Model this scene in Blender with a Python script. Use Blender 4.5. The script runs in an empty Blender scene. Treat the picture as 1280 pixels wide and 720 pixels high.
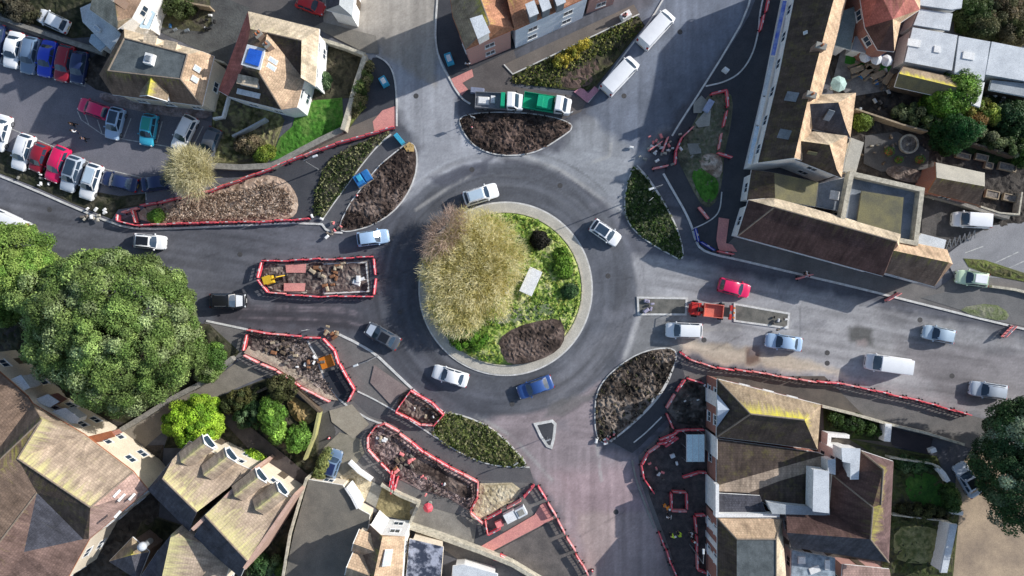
import bpy, bmesh, math, random
import numpy as np
from mathutils import Vector, Matrix
from mathutils.geometry import delaunay_2d_cdt
random.seed(7); RNG = np.random.default_rng(7)
SC = bpy.context.scene
COL = SC.collection
HC = 86.0                      # height of the camera over the road, metres
def P(px, py, z=0.0):          # survey coordinate: decimetre grid seen from above, lifted to height z
    k = 0.1 * (HC - z) / HC
    return Vector(((px - 640) * k, (360 - py) * k, z))

# ------------------------------------------------------------ noise
def vnoise(x, y, seed=0):
    xi = np.floor(x).astype(np.int64); yi = np.floor(y).astype(np.int64)
    xf = x - xi; yf = y - yi
    def h(a, b):
        n = (a * 374761393 + b * 668265263 + seed * 982451653) & 0x7fffffff
        n = (n ^ (n >> 13)) * 1274126177 & 0x7fffffff
        return ((n ^ (n >> 16)) & 0xffff) / 65535.0
    u = xf * xf * (3 - 2 * xf); v = yf * yf * (3 - 2 * yf)
    return (h(xi, yi) * (1 - u) + h(xi + 1, yi) * u) * (1 - v) + (h(xi, yi + 1) * (1 - u) + h(xi + 1, yi + 1) * u) * v
def fbm(x, y, seed=0, o=4):
    s = 0; a = .5; t = 0
    for i in range(o):
        s = s + a * vnoise(x, y, seed + i * 17); t += a; a *= .5; x = x * 2.03 + 5.1; y = y * 2.03 + 1.7
    return s / t

# ------------------------------------------------------------ materials
MATS = {}
def mat(key, c, rough=.85, c2=None, scale=1.0, det=6, metal=0, bump=0, bscale=12, fac=(.35, .65), spec=.3, coat=0, fine=.18):
    if key in MATS: return MATS[key]
    m = bpy.data.materials.new(key); m.use_nodes = True; nt = m.node_tree; N = nt.nodes; L = nt.links
    b = N['Principled BSDF']; b.inputs['Roughness'].default_value = rough; b.inputs['Metallic'].default_value = metal
    b.inputs['Specular IOR Level'].default_value = spec
    if coat: b.inputs['Coat Weight'].default_value = coat
    tc = N.new('ShaderNodeTexCoord')
    n1 = N.new('ShaderNodeTexNoise'); n1.inputs['Scale'].default_value = scale; n1.inputs['Detail'].default_value = det
    n1.inputs['Roughness'].default_value = .65
    L.new(tc.outputs['Object'], n1.inputs['Vector'])
    r = N.new('ShaderNodeMapRange'); r.inputs[1].default_value = fac[0]; r.inputs[2].default_value = fac[1]
    L.new(n1.outputs['Fac'], r.inputs[0])
    mx = N.new('ShaderNodeMix'); mx.data_type = 'RGBA'
    if c2 is None: c2 = tuple(v * .78 for v in c)
    mx.inputs[6].default_value = (*c, 1); mx.inputs[7].default_value = (*c2, 1)
    L.new(r.outputs[0], mx.inputs[0])
    out = mx.outputs[2]
    if fine:
        n2 = N.new('ShaderNodeTexNoise'); n2.inputs['Scale'].default_value = 9; n2.inputs['Detail'].default_value = 4
        L.new(tc.outputs['Object'], n2.inputs['Vector'])
        r2 = N.new('ShaderNodeMapRange'); r2.inputs[1].default_value = .3; r2.inputs[2].default_value = .7
        r2.inputs[3].default_value = 1 - fine; r2.inputs[4].default_value = 1 + fine
        L.new(n2.outputs['Fac'], r2.inputs[0])
        vm = N.new('ShaderNodeVectorMath'); vm.operation = 'SCALE'
        L.new(out, vm.inputs[0]); L.new(r2.outputs[0], vm.inputs['Scale']); out = vm.outputs[0]
    L.new(out, b.inputs['Base Color'])
    if bump:
        n3 = N.new('ShaderNodeTexNoise'); n3.inputs['Scale'].default_value = bscale; n3.inputs['Detail'].default_value = 5
        L.new(tc.outputs['Object'], n3.inputs['Vector'])
        bp = N.new('ShaderNodeBump'); bp.inputs['Strength'].default_value = bump; bp.inputs['Distance'].default_value = .1
        L.new(n3.outputs['Fac'], bp.inputs['Height']); L.new(bp.outputs[0], b.inputs['Normal'])
    MATS[key] = m; return m

def attr_mat(key, rough=.9, transl=0, bump=0, bscale=8, fine=.2, fscale=7, gain=1.0):
    """colour comes from the mesh's own 'Col' attribute, broken up by fine noise"""
    if key in MATS: return MATS[key]
    m = bpy.data.materials.new(key); m.use_nodes = True; nt = m.node_tree; N = nt.nodes; L = nt.links
    b = N['Principled BSDF']; b.inputs['Roughness'].default_value = rough; b.inputs['Specular IOR Level'].default_value = .25
    at = N.new('ShaderNodeAttribute'); at.attribute_name = 'Col'
    tc = N.new('ShaderNodeTexCoord')
    n2 = N.new('ShaderNodeTexNoise'); n2.inputs['Scale'].default_value = fscale; n2.inputs['Detail'].default_value = 5; n2.inputs['Roughness'].default_value = .7
    L.new(tc.outputs['Object'], n2.inputs['Vector'])
    r2 = N.new('ShaderNodeMapRange'); r2.inputs[1].default_value = .3; r2.inputs[2].default_value = .7
    r2.inputs[3].default_value = gain * (1 - fine); r2.inputs[4].default_value = gain * (1 + fine)
    L.new(n2.outputs['Fac'], r2.inputs[0])
    vm = N.new('ShaderNodeVectorMath'); vm.operation = 'SCALE'
    L.new(at.outputs['Color'], vm.inputs[0]); L.new(r2.outputs[0], vm.inputs['Scale'])
    L.new(vm.outputs[0], b.inputs['Base Color'])
    if bump:
        n3 = N.new('ShaderNodeTexNoise'); n3.inputs['Scale'].default_value = bscale; n3.inputs['Detail'].default_value = 6
        L.new(tc.outputs['Object'], n3.inputs['Vector'])
        bp = N.new('ShaderNodeBump'); bp.inputs['Strength'].default_value = bump; bp.inputs['Distance'].default_value = .1
        L.new(n3.outputs['Fac'], bp.inputs['Height']); L.new(bp.outputs[0], b.inputs['Normal'])
    if transl:
        tr = N.new('ShaderNodeBsdfTranslucent'); L.new(vm.outputs[0], tr.inputs['Color'])
        ms = N.new('ShaderNodeMixShader'); ms.inputs[0].default_value = transl
        L.new(b.outputs[0], ms.inputs[1]); L.new(tr.outputs[0], ms.inputs[2])
        L.new(ms.outputs[0], N['Material Output'].inputs['Surface'])
    MATS[key] = m; return m

def roof_mat(key, c, c2, moss=(.42, .40, .06), mossamt=.3, ridge=.0, tile=True, rough=.9):
    """tiled roof: courses from the UV map (metres), lichen gathered on the ridge ('ridge' attribute) and in patches"""
    if key in MATS: return MATS[key]
    m = bpy.data.materials.new(key); m.use_nodes = True; nt = m.node_tree; N = nt.nodes; L = nt.links
    b = N['Principled BSDF']; b.inputs['Roughness'].default_value = rough; b.inputs['Specular IOR Level'].default_value = .2
    uv = N.new('ShaderNodeUVMap'); uv.uv_map = 'UVMap'
    tc = N.new('ShaderNodeTexCoord')
    br = N.new('ShaderNodeTexBrick'); br.inputs['Scale'].default_value = 1.0
    br.inputs['Brick Width'].default_value = .34; br.inputs['Row Height'].default_value = .28
    br.inputs['Mortar Size'].default_value = .03; br.inputs['Mortar Smooth'].default_value = .3; br.inputs['Bias'].default_value = 0
    br.inputs['Color1'].default_value = (*c, 1); br.inputs['Color2'].default_value = (*c2, 1)
    br.inputs['Mortar'].default_value = (*[v * .72 for v in c], 1)
    L.new(uv.outputs[0], br.inputs['Vector'])
    # large tone variation
    n1 = N.new('ShaderNodeTexNoise'); n1.inputs['Scale'].default_value = .55; n1.inputs['Detail'].default_value = 7; n1.inputs['Roughness'].default_value = .7
    L.new(tc.outputs['Object'], n1.inputs['Vector'])
    r1 = N.new('ShaderNodeMapRange'); r1.inputs[1].default_value = .3; r1.inputs[2].default_value = .7; r1.inputs[3].default_value = .58; r1.inputs[4].default_value = 1.32
    L.new(n1.outputs['Fac'], r1.inputs[0])
    vm = N.new('ShaderNodeVectorMath'); vm.operation = 'SCALE'; L.new(br.outputs['Color'], vm.inputs[0]); L.new(r1.outputs[0], vm.inputs['Scale'])
    # streaks down the slope
    mp = N.new('ShaderNodeMapping'); mp.inputs['Scale'].default_value = (2.2, .22, 1); L.new(uv.outputs[0], mp.inputs['Vector'])
    ns = N.new('ShaderNodeTexNoise'); ns.inputs['Scale'].default_value = 1.2; ns.inputs['Detail'].default_value = 5; L.new(mp.outputs[0], ns.inputs['Vector'])
    rs = N.new('ShaderNodeMapRange'); rs.inputs[1].default_value = .3; rs.inputs[2].default_value = .7; rs.inputs[3].default_value = .74; rs.inputs[4].default_value = 1.24
    L.new(ns.outputs['Fac'], rs.inputs[0])
    vm2 = N.new('ShaderNodeVectorMath'); vm2.operation = 'SCALE'; L.new(vm.outputs[0], vm2.inputs[0]); L.new(rs.outputs[0], vm2.inputs['Scale'])
    at = N.new('ShaderNodeAttribute'); at.attribute_name = 'ridge'
    n4 = N.new('ShaderNodeTexNoise'); n4.inputs['Scale'].default_value = 1.1; n4.inputs['Detail'].default_value = 8; n4.inputs['Roughness'].default_value = .75
    L.new(mp.outputs[0], n4.inputs['Vector'])
    ma = N.new('ShaderNodeMath'); ma.operation = 'MULTIPLY_ADD'; ma.inputs[1].default_value = ridge
    L.new(at.outputs['Fac'], ma.inputs[0]); L.new(n4.outputs['Fac'], ma.inputs[2])
    rm = N.new('ShaderNodeMapRange'); rm.inputs[1].default_value = .61 + ridge * .50; rm.inputs[2].default_value = .86 + ridge * .64
    rm.inputs[4].default_value = 1
    # patches
    n5 = N.new('ShaderNodeTexNoise'); n5.inputs['Scale'].default_value = .8; n5.inputs['Detail'].default_value = 8; n5.inputs['Roughness'].default_value = .8
    L.new(tc.outputs['Object'], n5.inputs['Vector'])
    r5 = N.new('ShaderNodeMapRange'); r5.inputs[1].default_value = .72 - mossamt * .35; r5.inputs[2].default_value = .95 - mossamt * .25; r5.inputs[4].default_value = .65
    L.new(ma.outputs[0], rm.inputs[0]); L.new(n5.outputs['Fac'], r5.inputs[0])
    mm = N.new('ShaderNodeMath'); mm.operation = 'MAXIMUM'; L.new(rm.outputs[0], mm.inputs[0]); L.new(r5.outputs[0], mm.inputs[1])
    mx = N.new('ShaderNodeMix'); mx.data_type = 'RGBA'; L.new(mm.outputs[0], mx.inputs[0]); L.new(vm2.outputs[0], mx.inputs[6]); mx.inputs[7].default_value = (*moss, 1)
    L.new(mx.outputs[2], b.inputs['Base Color'])
    bp = N.new('ShaderNodeBump'); bp.inputs['Strength'].default_value = .5; bp.inputs['Distance'].default_value = .06
    L.new(br.outputs['Fac'], bp.inputs['Height']); bp.invert = True; L.new(bp.outputs[0], b.inputs['Normal'])
    MATS[key] = m; return m

def brick_mat(key, c, c2, mortar=(.35, .32, .28)):
    if key in MATS: return MATS[key]
    m = bpy.data.materials.new(key); m.use_nodes = True; nt = m.node_tree; N = nt.nodes; L = nt.links
    b = N['Principled BSDF']; b.inputs['Roughness'].default_value = .9
    uv = N.new('ShaderNodeUVMap'); uv.uv_map = 'UVMap'
    br = N.new('ShaderNodeTexBrick'); br.inputs['Scale'].default_value = 1; br.inputs['Brick Width'].default_value = .24; br.inputs['Row Height'].default_value = .085
    br.inputs['Mortar Size'].default_value = .01
    br.inputs['Color1'].default_value = (*c, 1); br.inputs['Color2'].default_value = (*c2, 1); br.inputs['Mortar'].default_value = (*mortar, 1)
    L.new(uv.outputs[0], br.inputs['Vector']); L.new(br.outputs['Color'], b.inputs['Base Color'])
    MATS[key] = m; return m

def glass_mat():
    if 'glass' in MATS: return MATS['glass']
    m = bpy.data.materials.new('glass'); m.use_nodes = True; b = m.node_tree.nodes['Principled BSDF']
    N = m.node_tree.nodes; L = m.node_tree.links
    n = N.new('ShaderNodeTexNoise'); n.inputs['Scale'].default_value = .7
    r = N.new('ShaderNodeMix'); r.data_type = 'RGBA'; r.inputs[6].default_value = (.015, .028, .05, 1); r.inputs[7].default_value = (.05, .085, .13, 1)
    L.new(n.outputs['Fac'], r.inputs[0]); L.new(r.outputs[2], b.inputs['Base Color'])
    b.inputs['Roughness'].default_value = .08; b.inputs['Specular IOR Level'].default_value = .8
    MATS['glass'] = m; return m

# ------------------------------------------------------------ mesh building
def tag(o, label=None, cat=None, group=None, kind=None):
    if label: o['label'] = label
    if cat: o['category'] = cat
    if group: o['group'] = group
    if kind: o['kind'] = kind
    return o
def thing(name, label, cat, loc=(0, 0, 0), rz=0, group=None):
    o = bpy.data.objects.new(name, None); COL.objects.link(o); o.location = loc; o.rotation_euler = (0, 0, rz)
    o.empty_display_size = .2
    return tag(o, label, cat, group)
def link(name, me, m=None, parent=None, local=False):
    """an object for mesh me (me is in world coordinates unless local)"""
    o = bpy.data.objects.new(name, me); COL.objects.link(o)
    if m is not None and len(me.materials) == 0: me.materials.append(m)
    if parent is not None:
        o.parent = parent
        if not local:
            pl = parent.location.copy(); pp = parent
            while pp.parent: pp = pp.parent; pl = pl + pp.location
            o.location = -pl
    return o
class MB:
    def __init__(s): s.v = []; s.f = []; s.T = Matrix.Identity(4)
    def add(s, vs, fs):
        n = len(s.v); s.v += [tuple(s.T @ Vector(p)) for p in vs]; s.f += [tuple(i + n for i in f) for f in fs]; return s
    def box(s, x0, x1, y0, y1, z0, z1, taper=0, ty=None):
        t = taper; u = taper if ty is None else ty
        return s.add([(x0, y0, z0), (x1, y0, z0), (x1, y1, z0), (x0, y1, z0), (x0 + t, y0 + u, z1), (x1 - t, y0 + u, z1), (x1 - t, y1 - u, z1), (x0 + t, y1 - u, z1)],
                     [(3, 2, 1, 0), (4, 5, 6, 7), (0, 1, 5, 4), (1, 2, 6, 5), (2, 3, 7, 6), (3, 0, 4, 7)])
    def tube(s, a, b, r0, r1=None, n=6, cap=True):
        a = Vector(a); b = Vector(b); r1 = r0 if r1 is None else r1
        d = (b - a).normalized() if (b - a).length > 1e-6 else Vector((0, 0, 1))
        u = d.orthogonal().normalized(); w = d.cross(u)
        vs = []
        for c, r in ((a, r0), (b, r1)):
            for i in range(n):
                t = 2 * math.pi * i / n; vs.append(c + u * (math.cos(t) * r) + w * (math.sin(t) * r))
        fs = [(i, (i + 1) % n, n + (i + 1) % n, n + i) for i in range(n)]
        if cap: fs += [tuple(range(n))[::-1], tuple(range(n, 2 * n))]
        return s.add(vs, fs)
    def lathe(s, prof, c=(0, 0, 0), n=12):     # prof: (r, z)
        vs = []; fs = []
        for r, z in prof:
            for i in range(n):
                t = 2 * math.pi * i / n; vs.append((c[0] + r * math.cos(t), c[1] + r * math.sin(t), c[2] + z))
        for k in range(len(prof) - 1):
            for i in range(n): fs.append((k * n + i, k * n + (i + 1) % n, (k + 1) * n + (i + 1) % n, (k + 1) * n + i))
        fs.append(tuple(range(n))[::-1]); fs.append(tuple(range((len(prof) - 1) * n, len(prof) * n)))
        return s.add(vs, fs)
    def prism(s, poly, z0, z1):
        n = len(poly); vs = [(p[0], p[1], z0) for p in poly] + [(p[0], p[1], z1) for p in poly]
        fs = [(i, (i + 1) % n, n + (i + 1) % n, n + i) for i in range(n)] + [tuple(range(n))[::-1], tuple(range(n, 2 * n))]
        return s.add(vs, fs)
    def mesh(s, name, smooth=False, bevel=0):
        me = bpy.data.meshes.new(name); me.from_pydata(s.v, [], s.f); me.update()
        bm = bmesh.new(); bm.from_mesh(me)
        if bevel:
            bmesh.ops.remove_doubles(bm, verts=bm.verts, dist=1e-4)
            es = [e for e in bm.edges if len(e.link_faces) == 2 and e.calc_face_angle(0) > .5]
            bmesh.ops.bevel(bm, geom=es, offset=bevel, segments=2, affect='EDGES', profile=.6)
        bmesh.ops.recalc_face_normals(bm, faces=bm.faces); bm.to_mesh(me); bm.free()
        if smooth:
            for p in me.polygons: p.use_smooth = True
        return me
    def build(s, name, m, parent=None, local=True, smooth=False, bevel=0):
        return link(name, s.mesh(name, smooth, bevel), m, parent, local)

def poly_mesh(name, pts3):
    bm = bmesh.new(); vs = [bm.verts.new(p) for p in pts3]; f = bm.faces.new(vs)
    bmesh.ops.triangulate(bm, faces=[f]); bmesh.ops.recalc_face_normals(bm, faces=bm.faces)
    me = bpy.data.meshes.new(name); bm.to_mesh(me); bm.free()
    if me.polygons and sum(p.normal.z for p in me.polygons) < 0: me.flip_normals()
    return me
def smooth_poly(pts, it=1, closed=True):
    for _ in range(it):
        q = []; n = len(pts)
        for i in range(n if closed else n - 1):
            a = pts[i]; b = pts[(i + 1) % n]
            q.append((a[0] * .75 + b[0] * .25, a[1] * .75 + b[1] * .25)); q.append((a[0] * .25 + b[0] * .75, a[1] * .25 + b[1] * .75))
        if not closed: q = [pts[0]] + q + [pts[-1]]
        pts = q
    return pts
ZC = [0.008]
def zone(name, pts, m, z=None, sm=0, h=None):
    """flat sheet of paving or ground; every sheet gets its own few-millimetre level"""
    if z is None: z = ZC[0]; ZC[0] += .003
    if sm: pts = smooth_poly(pts, sm)
    if h:
        w = [P(x, y, 0) for x, y in pts]; mb = MB(); me = poly_mesh(name, [(p.x, p.y, h + z) for p in w])
        o = link(name, me, m)
    else:
        o = link(name, poly_mesh(name, [(*P(x, y, 0).xy, z) for x, y in pts]), m)
    return tag(o, kind='structure')
def offs(pts, d, closed):
    n = len(pts); out = []
    for i in range(n):
        p = Vector(pts[i][:2])
        a = Vector(pts[i - 1][:2]) if (closed or i > 0) else None
        b = Vector(pts[(i + 1) % n][:2]) if (closed or i < n - 1) else None
        ns = []
        if a is not None and (p - a).length > 1e-6: e = (p - a).normalized(); ns.append(Vector((-e.y, e.x)))
        if b is not None and (b - p).length > 1e-6: e = (b - p).normalized(); ns.append(Vector((-e.y, e.x)))
        if len(ns) == 2:
            m = ns[0] + ns[1]
            m = m.normalized() if m.length > 1e-3 else ns[0]
            k = max(.45, m.dot(ns[0])); out.append(p + m * (d / k))
        elif ns: out.append(p + ns[0] * d)
        else: out.append(p)
    return out
def ribbon_mesh(name, pts, w, z0, z1, closed=False):
    a = offs(pts, w / 2, closed); b = offs(pts, -w / 2, closed); n = len(pts)
    vs = []; fs = []
    for i in range(n): vs += [(*a[i], z0), (*a[i], z1), (*b[i], z1), (*b[i], z0)]
    for i in range(n if closed else n - 1):
        j = (i + 1) % n
        for k in range(4): fs.append((i * 4 + k, i * 4 + (k + 1) % 4, j * 4 + (k + 1) % 4, j * 4 + k))
    if not closed: fs += [(0, 1, 2, 3), tuple((n - 1) * 4 + k for k in (3, 2, 1, 0))]
    me = bpy.data.meshes.new(name); me.from_pydata(vs, [], fs); me.update()
    bm = bmesh.new(); bm.from_mesh(me); bmesh.ops.recalc_face_normals(bm, faces=bm.faces); bm.to_mesh(me); bm.free()
    return me
def kerb(pts, w=.25, h=.12, closed=False, sm=2, m=None, parent=None, name='kerb'):
    pts = smooth_poly(pts, sm, closed) if sm else pts
    w = w * 1.2; q = [P(x, y, 0) for x, y in pts]
    o = link(name, ribbon_mesh(name, q, w, -.02, h + random.random() * .004, closed), m or MATS['kerb'], parent)
    if parent is None: tag(o, kind='structure')
    return o
def wallrun(name, label, cat, pts, w, h, m, group=None, cap=None, closed=False):
    q = [P(x, y, h) for x, y in pts]
    base = q[0].copy(); t = thing(name, label, cat, (base.x, base.y, 0), 0, group)
    me = ribbon_mesh('wall_body', q, w, -.02, h, closed)
    link('brickwork' if name.endswith('wall') else 'boards', me, m, t)
    if cap: link('coping', ribbon_mesh('coping', q, w + .08, h + .001, h + .07, closed), cap, t)
    return t
def inside(px, py, poly):
    r = np.zeros(px.shape, bool); n = len(poly)
    for i in range(n):
        x0, y0 = poly[i]; x1, y1 = poly[(i + 1) % n]
        if y0 == y1: continue
        c = ((y0 > py) != (y1 > py)) & (px < (x1 - x0) * (py - y0) / (y1 - y0) + x0); r ^= c
    return r
def edist(px, py, poly, closed=True):
    d = np.full(px.shape, 1e9); n = len(poly)
    for i in range(n if closed else n - 1):
        x0, y0 = poly[i]; x1, y1 = poly[(i + 1) % n]; dx = x1 - x0; dy = y1 - y0; L2 = dx * dx + dy * dy + 1e-9
        t = np.clip(((px - x0) * dx + (py - y0) * dy) / L2, 0, 1)
        d = np.minimum(d, np.hypot(px - x0 - t * dx, py - y0 - t * dy))
    return d
def set_col(me, cols):
    a = me.color_attributes.new('Col', 'FLOAT_COLOR', 'POINT')
    c = np.ones((len(me.vertices), 4), np.float32); c[:, :3] = cols; a.data.foreach_set('color', c.ravel())
def patch(name, pts, pal, z=.05, amp=.12, cell=.32, sm=1, kind='structure', parent=None, nscale=.7, contrast=1.0, seed=None, m=None, dome=0):
    """rough natural ground: a triangulated sheet with uneven height and a mottled colour per vertex"""
    if sm: pts = smooth_poly(pts, sm)
    q = [P(x, y, 0).xy for x, y in pts]
    X = np.array([p[0] for p in q]); Y = np.array([p[1] for p in q])
    gx, gy = np.meshgrid(np.arange(X.min(), X.max(), cell), np.arange(Y.min(), Y.max(), cell))
    gx = gx + RNG.uniform(-.4, .4, gx.shape) * cell; gy = gy + RNG.uniform(-.4, .4, gy.shape) * cell
    poly = [(p[0], p[1]) for p in q]
    ok = inside(gx, gy, poly) & (edist(gx, gy, poly) > cell * .5)
    pt = [Vector(p) for p in q] + [Vector((a, b)) for a, b in zip(gx[ok], gy[ok])]
    n = len(q)
    vs, es, fs, *_ = delaunay_2d_cdt(pt, [], [list(range(n))], 1, 1e-5)
    vx = np.array([v.x for v in vs]); vy = np.array([v.y for v in vs])
    d = np.clip(edist(vx, vy, poly) / .8, 0, 1)
    seed = seed if seed is not None else random.randint(0, 999)
    zz = z + d * amp * (fbm(vx * 1.3, vy * 1.3, seed) + RNG.uniform(-.3, .5, vx.shape)) + dome * d
    me = bpy.data.meshes.new(name); me.from_pydata([(a, b, c) for a, b, c in zip(vx, vy, zz)], [], fs); me.update()
    if me.polygons and sum(p.normal.z for p in me.polygons) < 0: me.flip_normals()
    t = np.clip((fbm(vx * nscale, vy * nscale, seed + 3) - .5) * 2.2 * contrast + .5 + RNG.normal(0, .22 * contrast, vx.shape), 0, .9999) * (len(pal) - 1)
    i = t.astype(int); f = (t - i)[:, None]; pa = np.array(pal)
    set_col(me, pa[i] * (1 - f) + pa[np.minimum(i + 1, len(pal) - 1)] * f)
    o = link(name, me, m or MATS['soil'], parent)
    if parent is None: tag(o, kind=kind)
    return o
def quads(name, C, Nn, size, cols, m, parent=None, aspect=1.0, local=False):
    """many small leaf faces at centres C facing Nn"""
    n = len(C); Nn = Nn / (np.linalg.norm(Nn, axis=1, keepdims=True) + 1e-9)
    r = RNG.normal(size=(n, 3)); U = np.cross(Nn, r); U /= np.linalg.norm(U, axis=1, keepdims=True) + 1e-9; W = np.cross(Nn, U)
    s = (size * np.ones(n))[:, None]; U = U * s; W = W * s * aspect
    V = np.stack([C - U, C - W, C + U, C + W], 1).reshape(-1, 3)
    me = bpy.data.meshes.new(name); me.vertices.add(4 * n); me.vertices.foreach_set('co', V.astype(np.float32).ravel())
    me.loops.add(4 * n); me.loops.foreach_set('vertex_index', np.arange(4 * n, dtype=np.int32))
    me.polygons.add(n); me.polygons.foreach_set('loop_start', np.arange(0, 4 * n, 4, dtype=np.int32))
    me.update(calc_edges=True); set_col(me, np.repeat(cols, 4, 0))
    return link(name, me, m, parent, local)
def blades(name, A, B, w0, cols, m, parent=None, local=False):
    """thin twigs: two crossed tapering strips from A to B"""
    n = len(A); D = B - A; r = RNG.normal(size=(n, 3)); U = np.cross(D, r); U /= np.linalg.norm(U, axis=1, keepdims=True) + 1e-9; U *= w0
    V = np.stack([A - U, A + U, B + U * .35, B - U * .35], 1).reshape(-1, 3)
    me = bpy.data.meshes.new(name); me.vertices.add(4 * n); me.vertices.foreach_set('co', V.astype(np.float32).ravel())
    me.loops.add(4 * n); me.loops.foreach_set('vertex_index', np.arange(4 * n, dtype=np.int32))
    me.polygons.add(n); me.polygons.foreach_set('loop_start', np.arange(0, 4 * n, 4, dtype=np.int32))
    me.update(calc_edges=True); set_col(me, np.repeat(cols, 4, 0))
    return link(name, me, m, parent, local)
def scatter_in(poly, n):
    q = [tuple(P(x, y, 0).xy) for x, y in poly]; X = [p[0] for p in q]; Y = [p[1] for p in q]
    x = RNG.uniform(min(X), max(X), n * 4); y = RNG.uniform(min(Y), max(Y), n * 4); ok = inside(x, y, q)
    return x[ok][:n], y[ok][:n]
def cover(name, label, cat, poly, n, h, size, pal, leaves=10, row=None, group=None, z=.1, spread=.22, avoid=None):
    """ground cover planting: tufts of leaves scattered over a bed, one object"""
    if row:
        q = [P(x, y, 0) for x, y in poly]; ang = row[0]; st = row[1]
        X = np.array([p.x for p in q]); Y = np.array([p.y for p in q])
        c = np.array([X.mean(), Y.mean()]); R = max(np.ptp(X), np.ptp(Y))
        a, b = np.meshgrid(np.arange(-R, R, st), np.arange(-R, R, st)); a = a + RNG.uniform(-.12, .12, a.shape) * st; b = b + RNG.uniform(-.12, .12, b.shape) * st
        ca, sa = math.cos(ang), math.sin(ang); x = c[0] + a * ca - b * sa; y = c[1] + a * sa + b * ca
        x = x.ravel(); y = y.ravel(); ok = inside(x, y, [(p.x, p.y) for p in q]); x = x[ok]; y = y[ok]
        k = RNG.random(x.shape) > .12; x = x[k]; y = y[k]
    else: x, y = scatter_in(poly, n)
    if avoid:
        for av in avoid: k = ~inside(x, y, [tuple(P(a, b, 0).xy) for a, b in av]); x = x[k]; y = y[k]
    n = len(x); L = leaves
    d = RNG.normal(size=(n, L, 3)); d[:, :, 2] = np.abs(d[:, :, 2]); d /= np.linalg.norm(d, axis=2, keepdims=True)
    s = (RNG.uniform(.6, 1.3, n) * 1.0)[:, None, None]
    C = np.stack([x, y, np.full(n, z)], 1)[:, None, :] + d * s * np.array([spread, spread, h])
    pa = np.array(pal); cc = pa[RNG.integers(0, len(pa), n)][:, None, :] * RNG.uniform(.7, 1.3, (n, L, 1))
    o = quads(name, C.reshape(-1, 3), (d + RNG.normal(0, .5, d.shape)).reshape(-1, 3), size * RNG.uniform(.6, 1.3, n * L), cc.reshape(-1, 3), MATS['leaf'])
    return tag(o, label, cat, group, 'stuff')
mat('kerb', (.74, .73, .70), c2=(.50, .49, .46), scale=1.5)
mat('apron', (.56, .52, .44), c2=(.44, .41, .35), scale=.6, bump=.2)
attr_mat('soil', bump=.6, bscale=5, fine=.35, fscale=5)
attr_mat('roadmat', rough=.88, bump=.25, bscale=14, fine=.13, fscale=5)
attr_mat('leaf', rough=.6, transl=.25, fine=.15, fscale=3)
attr_mat('twig', rough=.9, transl=.35, fine=.15)
mat('path_asphalt', (.075, .077, .085), c2=(.055, .057, .065), scale=.5, bump=.2)
mat('path_grey', (.12, .12, .128), c2=(.085, .086, .095), scale=.5, bump=.2)
mat('path_old', (.20, .185, .175), c2=(.13, .125, .12), scale=.35, bump=.2)
mat('carpark', (.19, .185, .21), c2=(.15, .15, .17), scale=.3, bump=.2)
mat('concrete', (.34, .33, .29), c2=(.24, .235, .21), scale=.6, bump=.2)
mat('concrete_light', (.48, .45, .38), c2=(.37, .35, .30), scale=.6)
mat('tanpave', (.20, .17, .145), c2=(.15, .13, .115), scale=.5)
mat('sandpath', (.34, .27, .20), c2=(.27, .21, .16), scale=.5)
mat('pinkpave', (.72, .32, .27), c2=(.60, .25, .23), scale=.8)
mat('drive', (.50, .38, .26), c2=(.26, .20, .15), scale=.18, bump=.2)
mat('yard', (.11, .10, .095), c2=(.06, .056, .055), scale=.5, bump=.4)
mat('white_paint', (.88, .88, .87), c2=(.70, .70, .68), scale=2, rough=.7)
mat('linepaint', (.62, .62, .58), c2=(.32, .32, .32), scale=1.6, rough=.8)
mat('white_render', (.88, .88, .86), c2=(.78, .77, .75), scale=.4)
mat('cream_render', (.78, .68, .54), c2=(.66, .57, .44), scale=.5)
mat('tan_render', (.55, .38, .22), c2=(.46, .32, .19), scale=.5)
mat('bluewhite_render', (.80, .85, .93), c2=(.72, .78, .88), scale=.4)
mat('stone', (.33, .31, .27), c2=(.20, .19, .17), scale=2.2, bump=.6)
mat('palestone', (.64, .59, .47), c2=(.36, .33, .26), scale=2.0, bump=.4)
mat('timber', (.16, .12, .085), c2=(.09, .07, .05), scale=3, bump=.3)
mat('palewood', (.40, .32, .22), c2=(.28, .22, .15), scale=3)
mat('flat_grey', (.14, .16, .165), c2=(.075, .088, .092), scale=.8, bump=.2)
mat('flat_brown', (.22, .20, .165), c2=(.15, .14, .12), scale=.5, bump=.3)
mat('flat_pale', (.42, .45, .47), c2=(.32, .35, .37), scale=.6)
mat('flat_white', (.68, .71, .73), c2=(.52, .55, .58), scale=.6)
mat('flat_moss', (.22, .20, .10), c2=(.13, .125, .085), scale=.6, bump=.3)
mat('lead', (.26, .29, .33), c2=(.14, .165, .19), scale=.6, rough=.6)
mat('steel', (.30, .31, .33), c2=(.2, .21, .23), scale=3, rough=.5, metal=.4)
mat('black', (.02, .02, .022), rough=.7)
mat('tyre', (.025, .025, .027), rough=.85)
mat('rim', (.45, .46, .48), rough=.35, metal=.7, scale=6)
mat('bar_red', (.88, .13, .16), c2=(.80, .08, .11), rough=.55, scale=2)
mat('bar_white', (.88, .84, .84), c2=(.68, .60, .60), rough=.5, scale=2)
mat('bar_blue', (.02, .05, .42), c2=(.02, .04, .30), rough=.5)
mat('bar_pink', (.90, .32, .30), c2=(.80, .22, .22), rough=.6)
mat('orange', (.70, .22, .02), c2=(.55, .17, .02), rough=.5)
mat('yellow', (.75, .48, .03), c2=(.58, .36, .03), rough=.5)
mat('hivis', (.62, .85, .05), c2=(.50, .70, .05), rough=.6)
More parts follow.
